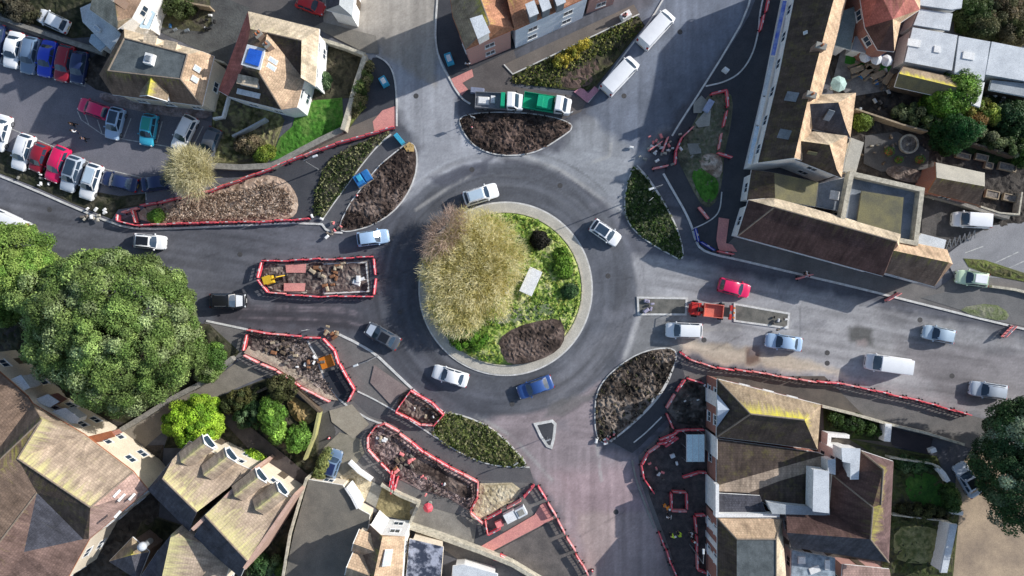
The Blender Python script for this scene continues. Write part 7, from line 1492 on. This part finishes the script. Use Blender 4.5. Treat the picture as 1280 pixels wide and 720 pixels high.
# ================================================================= TREES
def limb_tree(t, H, r, n=7, reach=4, rng=random, th=.3):
    mb = MB(); mb.tube((0, 0, -.1), (rng.uniform(-.2, .2), rng.uniform(-.2, .2), H * .45), r, r * .7, 10); mb.build('trunk', MATS['bark'], t, smooth=True)
    mb = MB()
    for i in range(n):
        a = 6.283 * i / n + rng.uniform(-.3, .3); z0 = H * rng.uniform(.3, .48); l = reach * rng.uniform(.55, .9)
        p0 = Vector((0, 0, z0)); p1 = Vector((math.cos(a) * l * .5, math.sin(a) * l * .5, z0 + (H - z0) * .45)); p2 = Vector((math.cos(a + .2) * l, math.sin(a + .2) * l, z0 + (H - z0) * .75))
        mb.tube(p0, p1, r * .45, r * .28, 6); mb.tube(p1, p2, r * .28, r * .08, 6)
        for s in (-.6, .6):
            q = p1 + Vector((math.cos(a + s) * l * .45, math.sin(a + s) * l * .45, (H - z0) * .35)); mb.tube(p1, q, r * .2, r * .06, 5)
    mb.build('limbs', MATS['bark'], t, smooth=True)
def leafy(name, label, px, py, zc, R, RZ, pal, K=110, per=420, ls=.15, lobe=1.6, cat='tree', squash=(1, 1), rot=0, trunk=True, hole=.06, group=None, z0=0, top=True):
    """crown of many clumps over an ellipsoid, every clump a cloud of leaf faces"""
    c = P(px, py, zc); t = thing(name, label, cat, (c.x, c.y, z0), math.radians(rot), group)
    if trunk: limb_tree(t, zc + RZ * .5, max(.08, R * .045), 7, R * .9)
    i = np.arange(K); ph = np.arccos(1 - 2 * (i + .5) / K * (.72 if top else 1)); th = i * 2.39996 + RNG.uniform(-.15, .15, K)
    rr = RNG.uniform(.80, 1.0, K)
    d = np.stack([np.sin(ph) * np.cos(th), np.sin(ph) * np.sin(th), np.cos(ph)], 1)
    edge = 1 + .20 * (vnoise(np.cos(th) * 2.2 + 9, np.sin(th) * 2.2 + 9, 5 + int(px)) - .5) * 2
    cen = d * np.array([(R - lobe * .6) * squash[0], (R - lobe * .6) * squash[1], RZ - lobe * .5]) * rr[:, None] * edge[:, None]
    keep = RNG.random(K) > hole; cen = cen[keep]; d = d[keep]; K2 = len(cen); lr = lobe * RNG.uniform(.65, 1.25, K2)
    q = RNG.normal(size=(K2, per, 3)); q += d[:, None, :] * .7; q /= np.linalg.norm(q, axis=2, keepdims=True)
    C = cen[:, None, :] + q * lr[:, None, None] * RNG.uniform(.62, 1.08, (K2, per, 1)) * np.array([1, 1, .85])
    N_ = q + RNG.normal(0, .55, q.shape) + np.array([0, 0, .45])
    pa = np.array(pal); base = pa[RNG.integers(0, len(pa), K2)][:, None, :] * RNG.uniform(.62, 1.28, (K2, 1, 1)) * (.7 + .6 * fbm(cen[:, 0] / 2.6 + 30, cen[:, 1] / 2.6 + 30, 4))[:, None, None]
    lit = .45 + .75 * np.clip(q[..., 2:3] * .6 + .4, 0, 1)        # light painted in: clump tops paler, undersides darker
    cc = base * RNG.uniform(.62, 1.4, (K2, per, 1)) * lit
    C = C.reshape(-1, 3); C[:, 2] = np.maximum(C[:, 2] + zc - z0, .15)
    quads('crown', C, N_.reshape(-1, 3), ls * RNG.uniform(.6, 1.35, len(C)), cc.reshape(-1, 3), MATS['leaf'], t, aspect=.6, local=True)
    # added dark blocker inside the crown: shade in its colour, closes see-through gaps
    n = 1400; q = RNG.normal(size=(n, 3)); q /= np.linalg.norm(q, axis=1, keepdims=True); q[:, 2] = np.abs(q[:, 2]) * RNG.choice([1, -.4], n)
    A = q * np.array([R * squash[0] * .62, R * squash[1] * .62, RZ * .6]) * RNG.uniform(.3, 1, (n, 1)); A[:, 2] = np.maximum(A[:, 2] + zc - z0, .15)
    quads('inner_blocker', A, q + RNG.normal(0, .3, q.shape), ls * 3.2 * min(1, R / 4), np.array([pal[0]]) * .35 * np.ones((n, 1)), MATS['leaf'], t, local=True)
    return t
def twiggy(name, label, px, py, zc, R, RZ, pal, n=9000, L=.8, w=.02, cat='bare tree', z0=0, squash=(1, 1), stems=9, trunk_r=.12, rot=0):
    c = P(px, py, zc); t = thing(name, label, cat, (c.x, c.y, z0), math.radians(rot))
    mb = MB(); T = []
    for i in range(stems):
        a = 6.283 * i / stems + random.uniform(-.3, .3); s = random.uniform(.3, .9); p0 = Vector((math.cos(a) * .25, math.sin(a) * .25, 0)); p1 = Vector((math.cos(a) * R * s * .45 * squash[0], math.sin(a) * R * s * .45 * squash[1], zc * .6)); p2 = Vector((math.cos(a) * R * s * .85 * squash[0], math.sin(a) * R * s * .85 * squash[1], zc + RZ * .35 * (1 - s)))
        mb.tube(p0, p1, trunk_r, trunk_r * .6, 6); mb.tube(p1, p2, trunk_r * .6, trunk_r * .2, 5); T += [p1, p2]
    mb.build('stems', mat('palebark', (.26, .21, .13), c2=(.17, .14, .09), scale=3), t, smooth=True)
    q = RNG.normal(size=(n, 3)); q /= np.linalg.norm(q, axis=1, keepdims=True); q[:, 2] = np.abs(q[:, 2]) * RNG.choice([1, 1, -.35], n)
    th = np.arctan2(q[:, 1], q[:, 0]); edge = 1 + .22 * (vnoise(np.cos(th) * 2.5 + 20, np.sin(th) * 2.5 + 20, 8) - .5) * 2
    rad = RNG.uniform(.25, 1, (n, 1)) ** .55
    clump = .75 + .35 * fbm(q[:, 0] * 4 + 9, q[:, 1] * 4 + 3, 6)
    A = q * np.array([R * squash[0], R * squash[1], RZ]) * rad * edge[:, None]
    hz = fbm(A[:, 0] * 1.1 + 40, A[:, 1] * 1.1 + 40, 13); A[:, 2] += (hz - .5) * RZ * .35
    D = q * .7 + RNG.normal(0, .55, (n, 3)); D[:, 2] += .35; D /= np.linalg.norm(D, axis=1, keepdims=True); B = A + D * (L * RNG.uniform(.5, 1.3, (n, 1)))
    for X in (A, B): X[:, 2] = np.maximum(X[:, 2] + zc - z0, .1)
    pa = np.array(pal); t_ = np.clip((hz - .5) * 2.4 + .5 + RNG.normal(0, .25, n), 0, .999) * (len(pa) - 1); i = t_.astype(int)
    cc = pa[i] * RNG.uniform(.8, 1.03, (n, 1))
    blades('twigs', A, B, w, cc, MATS['twig'], t, local=True); return t
OAK = [(.13, .21, .05), (.22, .325, .085), (.29, .40, .12), (.17, .25, .07), (.31, .39, .17)]
OAKD = [(.03, .06, .02), (.05, .085, .03), (.075, .11, .045)]
BRI = [(.15, .27, .05), (.24, .37, .08), (.30, .42, .10)]
LIME = [(.30, .50, .04), (.42, .62, .06), (.18, .34, .03)]
DK = [(.035, .085, .03), (.07, .14, .05), (.05, .11, .03), (.13, .20, .09)]
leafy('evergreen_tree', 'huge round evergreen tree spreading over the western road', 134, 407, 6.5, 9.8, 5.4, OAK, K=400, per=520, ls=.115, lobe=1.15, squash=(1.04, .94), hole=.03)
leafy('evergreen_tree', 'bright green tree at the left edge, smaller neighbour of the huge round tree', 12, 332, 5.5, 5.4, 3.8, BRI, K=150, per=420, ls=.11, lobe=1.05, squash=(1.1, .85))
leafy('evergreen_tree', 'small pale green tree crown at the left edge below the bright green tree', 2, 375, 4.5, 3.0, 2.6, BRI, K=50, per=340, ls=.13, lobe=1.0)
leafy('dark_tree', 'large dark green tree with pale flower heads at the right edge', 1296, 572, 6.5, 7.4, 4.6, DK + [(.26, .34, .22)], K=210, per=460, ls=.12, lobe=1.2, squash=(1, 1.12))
x = RNG.uniform(0, 1, 1)
twiggy('bare_tree', 'wide straw-coloured leafless tree covering the upper left of the central island', 590, 336, 2.0, 6.2, 1.2, [(.74, .67, .30), (.90, .82, .44), (.97, .90, .54), (.98, .91, .60), (.97, .86, .60)], n=30000, L=.65, w=.028, squash=(1.02, 1.24), stems=14, z0=.3, rot=-24)
twiggy('bare_tree', 'wispy pinkish bare branches at the top left rim of the central island', 556, 291, 2.4, 2.6, 1.4, [(.50, .38, .29), (.70, .54, .44), (.80, .66, .54)], n=2600, L=1.0, w=.02, squash=(.8, 1.4), z0=.3, stems=7, trunk_r=.08, rot=-38)
twiggy('bare_tree', 'small straw-coloured leafless tree at the right end of the car park', 238, 213, 3.2, 2.9, 2.0, [(.62, .57, .32), (.86, .80, .54), (.95, .90, .68)], n=8000, L=.8, w=.026, stems=9)
# bushes
def bush(label, px, py, R, pal, h=1.2, sq=(1, 1), rot=0, K=26, per=200, ls=.10, lobe=.6, name='bush', z0=.1):
    return leafy(name, label, px, py, h * .6, R, h, pal, K=K, per=per, ls=ls, lobe=min(lobe, R * .6), cat='bush', squash=sq, rot=rot, trunk=False, z0=z0)
bush('vivid lime green bush above the twin dormer houses', 243, 526, 3.6, LIME, 2.2, (1.1, .85), 20, 80, 360, .10, .75)
bush('tall bright green bush in the middle of the dark south-west garden', 342, 522, 2.0, [(.14, .29, .04), (.26, .44, .07), (.10, .2, .03)], 2.4, (.75, 1.6), 15, 40, 260, .12, .8)
bush('bright green bush at the right side of the dark south-west garden', 374, 548, 1.6, [(.13, .27, .04), (.22, .40, .07), (.09, .18, .03)], 2.0, (.9, 1.3), -20)
bush('dark olive bush below the footpath in the south-west garden', 352, 484, 1.8, [(.08, .09, .03), (.12, .12, .05)], 2.0)
bush('olive bush left of the tall bright one in the south-west garden', 300, 500, 1.8, [(.10, .10, .03), (.07, .09, .03)], 1.6, (1.5, .7), 25)
bush('dark green bush under the fence in the south-west garden', 318, 516, 2.0, DK, 1.6, (1.3, .9), 20)
bush('small yellow-green bush beside the left dormer house', 318, 574, 1.1, LIME, 1.2, (1.5, .8), -35)
bush('small yellow-green bush beside the right dormer house', 343, 602, .8, LIME, 1.0, (1.4, .8), -35)
bush('leafy green shrub between the big tree and the pink barrier end', 270, 446, 1.6, [(.10, .20, .04), (.16, .28, .05)], 1.6, (.9, 1.3), 10)
bush('ragged olive shrub under the right rim of the big tree', 262, 462, 1.6, OAK, 1.6)
bush('low dark shrub in the bottom garden beside the right dormer house', 330, 706, 1.6, DK, 1.4, (1.5, .8), 10)
bush('green shrub at the lane beside the flat brown roof', 356, 712, 1.2, [(.08, .14, .03)], 1.2)
bush('long green hedge left of the small blue car', 404, 585, 1.3, [(.20, .24, .08), (.28, .30, .10)], 1.3, (.6, 2.0), -18)
bush('dark round bush at the top right of the central island', 674, 300, 1.05, [(.012, .012, .008), (.02, .018, .012)], 1.0, z0=.5)
bush('yellow-green bush on the right side of the central island', 703, 330, 1.6, [(.14, .26, .03), (.22, .34, .05)], .8, (.8, 1.3), 10, z0=.4)
bush('low dark green bush by the right rim of the central island', 712, 364, .9, DK, .8, (1.4, .8), 20, z0=.4)
bush('bright green clump at the lower left of the central island', 585, 424, 2.0, [(.09, .22, .02), (.14, .28, .03)], .8, (1.3, .8), -20, z0=.4)
bush('flowering yellow shrub left end of the yellow row on the northern planted bed', 701, 77, 1.0, [(.50, .42, .05), (.62, .52, .10), (.30, .30, .05)], .9, (1.0, .9), 25, 14, 90, .09, .4)
bush('flowering yellow shrub in the middle of the yellow row on the northern planted bed', 715, 67, 1.1, [(.50, .42, .05), (.66, .55, .10), (.25, .25, .04)], .9, (1.2, .7), 25, 14, 90, .09, .4)
bush('flowering yellow shrub right end of the yellow row on the northern planted bed', 730, 56, 1.0, [(.50, .42, .05), (.66, .55, .10), (.25, .25, .04)], .9, (1.1, .6), 25, 14, 90, .09, .4)
bush('big bright green bush at the right end of the mossy shed', 1197, 112, 2.4, [(.15, .28, .04), (.24, .38, .06), (.10, .2, .03)], 2.6, (.9, 1.1), 0, 46, 260, .12, .9)
bush('round mid green bush below the mossy shed', 1178, 128, 2.2, [(.10, .24, .03), (.18, .34, .04)], 2.4, (1.1, .9), 0, 40, 260, .12, .8)
bush('dark conical tree behind the patio gardens', 1188, 168, 2.3, [(.02, .09, .02), (.03, .11, .02)], 4.0, (.85, 1.0), 20, 50, 300, .11, .8, 'conifer')
bush('ivy covered hedge running along the fence behind the terrace gardens', 1150, 148, 2.4, [(.07, .11, .03), (.13, .18, .07), (.20, .24, .12)], 1.6, (1.9, .45), -22, 36, 220, .11, .6)
bush('sunlit hedge with yellow and orange leaves right of the white flat roof', 1225, 140, 2.6, [(.34, .40, .06), (.42, .38, .08), (.20, .30, .04)], 1.5, (1.7, .5), -20, 36, 220, .11, .6)
bush('orange-brown shrub in the middle of the sunlit hedge', 1220, 152, 1.0, [(.34, .18, .05), (.26, .16, .05)], 1.3, (1.5, .6), -10)
bush('long ivy hedge above the allotment beds', 1240, 178, 3.4, [(.09, .14, .04), (.18, .22, .09), (.26, .28, .15)], 1.7, (1.5, .28), -20, 44, 240, .11, .55)
bush('dark bushes at the right edge below the low felt roof', 1266, 150, 2.6, DK, 2.0, (1.0, 1.0), 0, 36, 240, .12, .8)
bush('green bush at the right edge beside the allotment beds', 1277, 192, 1.5, [(.05, .12, .02), (.08, .16, .03)], 1.8, (.8, 1.3))
for px, py, R, pal, l in ((1212, 18, 2.4, [(.05, .09, .02), (.08, .11, .03)], 'dark green bush left of the brown thicket at the top right'), (1250, 10, 3.0, [(.14, .11, .05), (.20, .15, .08), (.10, .10, .04)], 'brown tangled bush at the top right edge'),
      (1262, 38, 2.6, [(.09, .10, .03), (.16, .14, .07)], 'olive bush above the corrugated flat roof'), (1225, 38, 1.8, [(.07, .09, .03), (.12, .12, .05)], 'small olive bush beside the garage roofs')): bush(l, px, py, R, pal, 2.0, K=44, per=240, lobe=.7)
bush('yellow-green bush in the corner of the garden behind the upper rear wing', 1076, 153, 1.1, [(.14, .20, .03)], 1.2)
bush('dark green hedge in the narrow garden behind the yellow roofed corner house', 1065, 530, 2.6, [(.03, .07, .015), (.05, .10, .02)], 1.0, (1.4, .35), -14, z0=.25)
bush('green shrub beside the silver car on the sandy drive', 1188, 622, 1.4, [(.06, .12, .03), (.10, .17, .04)], 1.2, (.6, 1.5), 15, z0=.3)
bush('low sprawling shrub above the round green lawn', 1140, 580, 1.6, DK, 1.0, (1.8, .5), -8, z0=.3)
bush('low dark hedge between the two lawns in the south-east', 1150, 640, 2.2, [(.05, .05, .02), (.08, .09, .03)], 1.0, (1.6, .4), -5, z0=.3)
bush('dark shrub at the left of the shaded front garden at the top left', 20, 10, 2.4, [(.06, .06, .03), (.10, .09, .06)], 1.4, (1.4, .7), -25, K=34)
bush('green bush beside the fence at the top edge, right of the white walled house', 222, 6, 2.0, [(.07, .10, .03), (.12, .15, .06)], 1.5, (1.2, .8), -20)
bush('scrubby green hedge strip left of the pale north-west wall', 452, 112, 1.6, [(.08, .14, .03), (.14, .18, .05), (.2, .18, .08)], 1.2, (.5, 2.4), -14, K=34)
bush('yellow-green shrub at the lower corner of the green lawn', 330, 192, 1.2, [(.28, .34, .05), (.20, .28, .04)], 1.0, (1.2, .7), 20)
bush('pale dry shrub in the middle of the north-west garden', 312, 180, 1.6, [(.22, .17, .10), (.30, .24, .15), (.14, .12, .06)], 1.0, (1.2, .8), 0)
bush('dark green shrub in the shaded garden by the small red roofed shed', 402, 100, 1.2, DK, 1.1)
bush('small green tuft at the left end of the tan verge', 196, 270, .9, [(.14, .28, .04), (.2, .34, .06)], .7, (1.3, .6), 0)
# grass tufts
cover('grass_tufts', 'rough grass and daffodil leaves over the central island', 'grass', circ(93), 2600, .22, .10, [(.16, .30, .04), (.28, .42, .06), (.09, .17, .03), (.46, .48, .12)], leaves=7, z=.42, avoid=[[(620, 422), (645, 406), (672, 399), (700, 395), (708, 410), (704, 432), (688, 446), (655, 462), (630, 456), (624, 440)]])
cover('dead_grass', 'tufts of bleached grass and dead leaves on the tan verge', 'grass', [(184, 268), (215, 258), (262, 245), (342, 230), (366, 244), (366, 268), (300, 274), (190, 276)], 1500, .15, .08, TANG, leaves=6, z=.2)
cover('litter_stones', 'small stones and clods scattered over the long dug strip', 'rubble', [(462, 545), (478, 533), (528, 568), (592, 606), (590, 632), (525, 610), (470, 575)], 500, .06, .09, PINKDIRT + [(.05, .04, .04)], leaves=4, z=.3, spread=.3)
cover('litter_stones', 'small stones and clods scattered over the dug south-west corner', 'rubble', [(312, 417), (378, 424), (396, 447), (404, 470), (420, 496), (376, 474)], 400, .06, .09, DIRT, leaves=4, z=.28, spread=.3)
cover('mulch_clods', 'bark clods on the mulch of the north-west island', 'mulch', NWI, 220, .10, .10, MULCH, leaves=5, z=.25, spread=.2)
cover('mulch_clods', 'bark clods on the mulch of the south-east island', 'mulch', SEI, 360, .12, .11, [(.03, .025, .02), (.12, .09, .07), (.26, .21, .16), (.06, .045, .035)], leaves=5, z=.28, spread=.22)
cover('mulch_clods', 'dark clods on the mulch of the northern island', 'mulch', NIS, 400, .10, .09, [(.03, .02, .018), (.13, .09, .07), (.07, .05, .04)], leaves=5, z=.25, spread=.2)

for x, y, r, l in ((1136, 180, 1.1, 'round stone ring in the paved garden behind the terrace wings'), ):
    c = P(x, y, .5); t = thing('garden_ring', l, 'garden ring', (c.x, c.y, .28))
    pts = [Vector((r * math.cos(i * .3142), r * math.sin(i * .3142), 0)) for i in range(20)]; link('kerbing', ribbon_mesh('kerbing', pts, .22, 0, .35, True), MATS['palestone'], t, True)
    mb = MB(); mb.lathe([(r - .12, 0), (r - .12, .2)], n=20); mb.build('soil', MATS['rubbish'], t)
for x, y, r, l in ((1110, 190, .5, 'left'), (1122, 200, .4, 'lower'), (1148, 200, .5, 'right')):
    c = P(x, y, .5); t = thing('plant_pot', l + ' clay plant pot in the paved garden behind the terrace wings', 'plant pot', (c.x, c.y, .28))
    mb = MB(); mb.lathe([(r * .6, 0), (r, .5)], n=14); mb.build('pot', MATS['terracotta'], t, smooth=True)
    n = 80; q = RNG.normal(size=(n, 3)); q /= np.linalg.norm(q, axis=1, keepdims=True); q[:, 2] = np.abs(q[:, 2]); quads('plant', q * r * 1.3 + np.array([0, 0, .5]), q, .1, np.array([(.10, .2, .04)]) * RNG.uniform(.6, 1.4, (n, 1)), MATS['leaf'], t, local=True)
# ================================================================= CAMERA, LIGHT
cd = bpy.data.cameras.new('camera'); cam = bpy.data.objects.new('camera', cd); COL.objects.link(cam); SC.camera = cam
cam.location = (0, 0, HC); cam.rotation_euler = (0, 0, 0); cd.sensor_width = 36; cd.lens = 36 * HC / 128.0; cd.clip_start = .5; cd.clip_end = 5000
ELEV = math.radians(25); sx, sy = 1.0, .40; n_ = math.hypot(sx, sy); sx /= n_; sy /= n_
sd = bpy.data.lights.new('sun', 'SUN'); sd.energy = 5.0; sd.angle = math.radians(.5); sd.color = (1.0, .97, .93); so = bpy.data.objects.new('sun', sd); COL.objects.link(so)
so.rotation_euler = Vector((sx * math.cos(ELEV), sy * math.cos(ELEV), math.sin(ELEV))).to_track_quat('Z', 'Y').to_euler(); so.location = (60, 24, 60)
w = bpy.data.worlds.new('World'); SC.world = w; w.use_nodes = True; N = w.node_tree.nodes; sk = N.new('ShaderNodeTexSky'); sk.sky_type = 'NISHITA'; sk.sun_disc = False
sk.sun_elevation = ELEV; sk.sun_rotation = math.atan2(sx, sy); w.node_tree.links.new(sk.outputs[0], N['Background'].inputs['Color']); N['Background'].inputs['Strength'].default_value = .15
SC.view_settings.view_transform = 'Standard'; SC.view_settings.look = 'None'; SC.view_settings.exposure = 0
SC.render.resolution_x = 1024; SC.render.resolution_y = 576
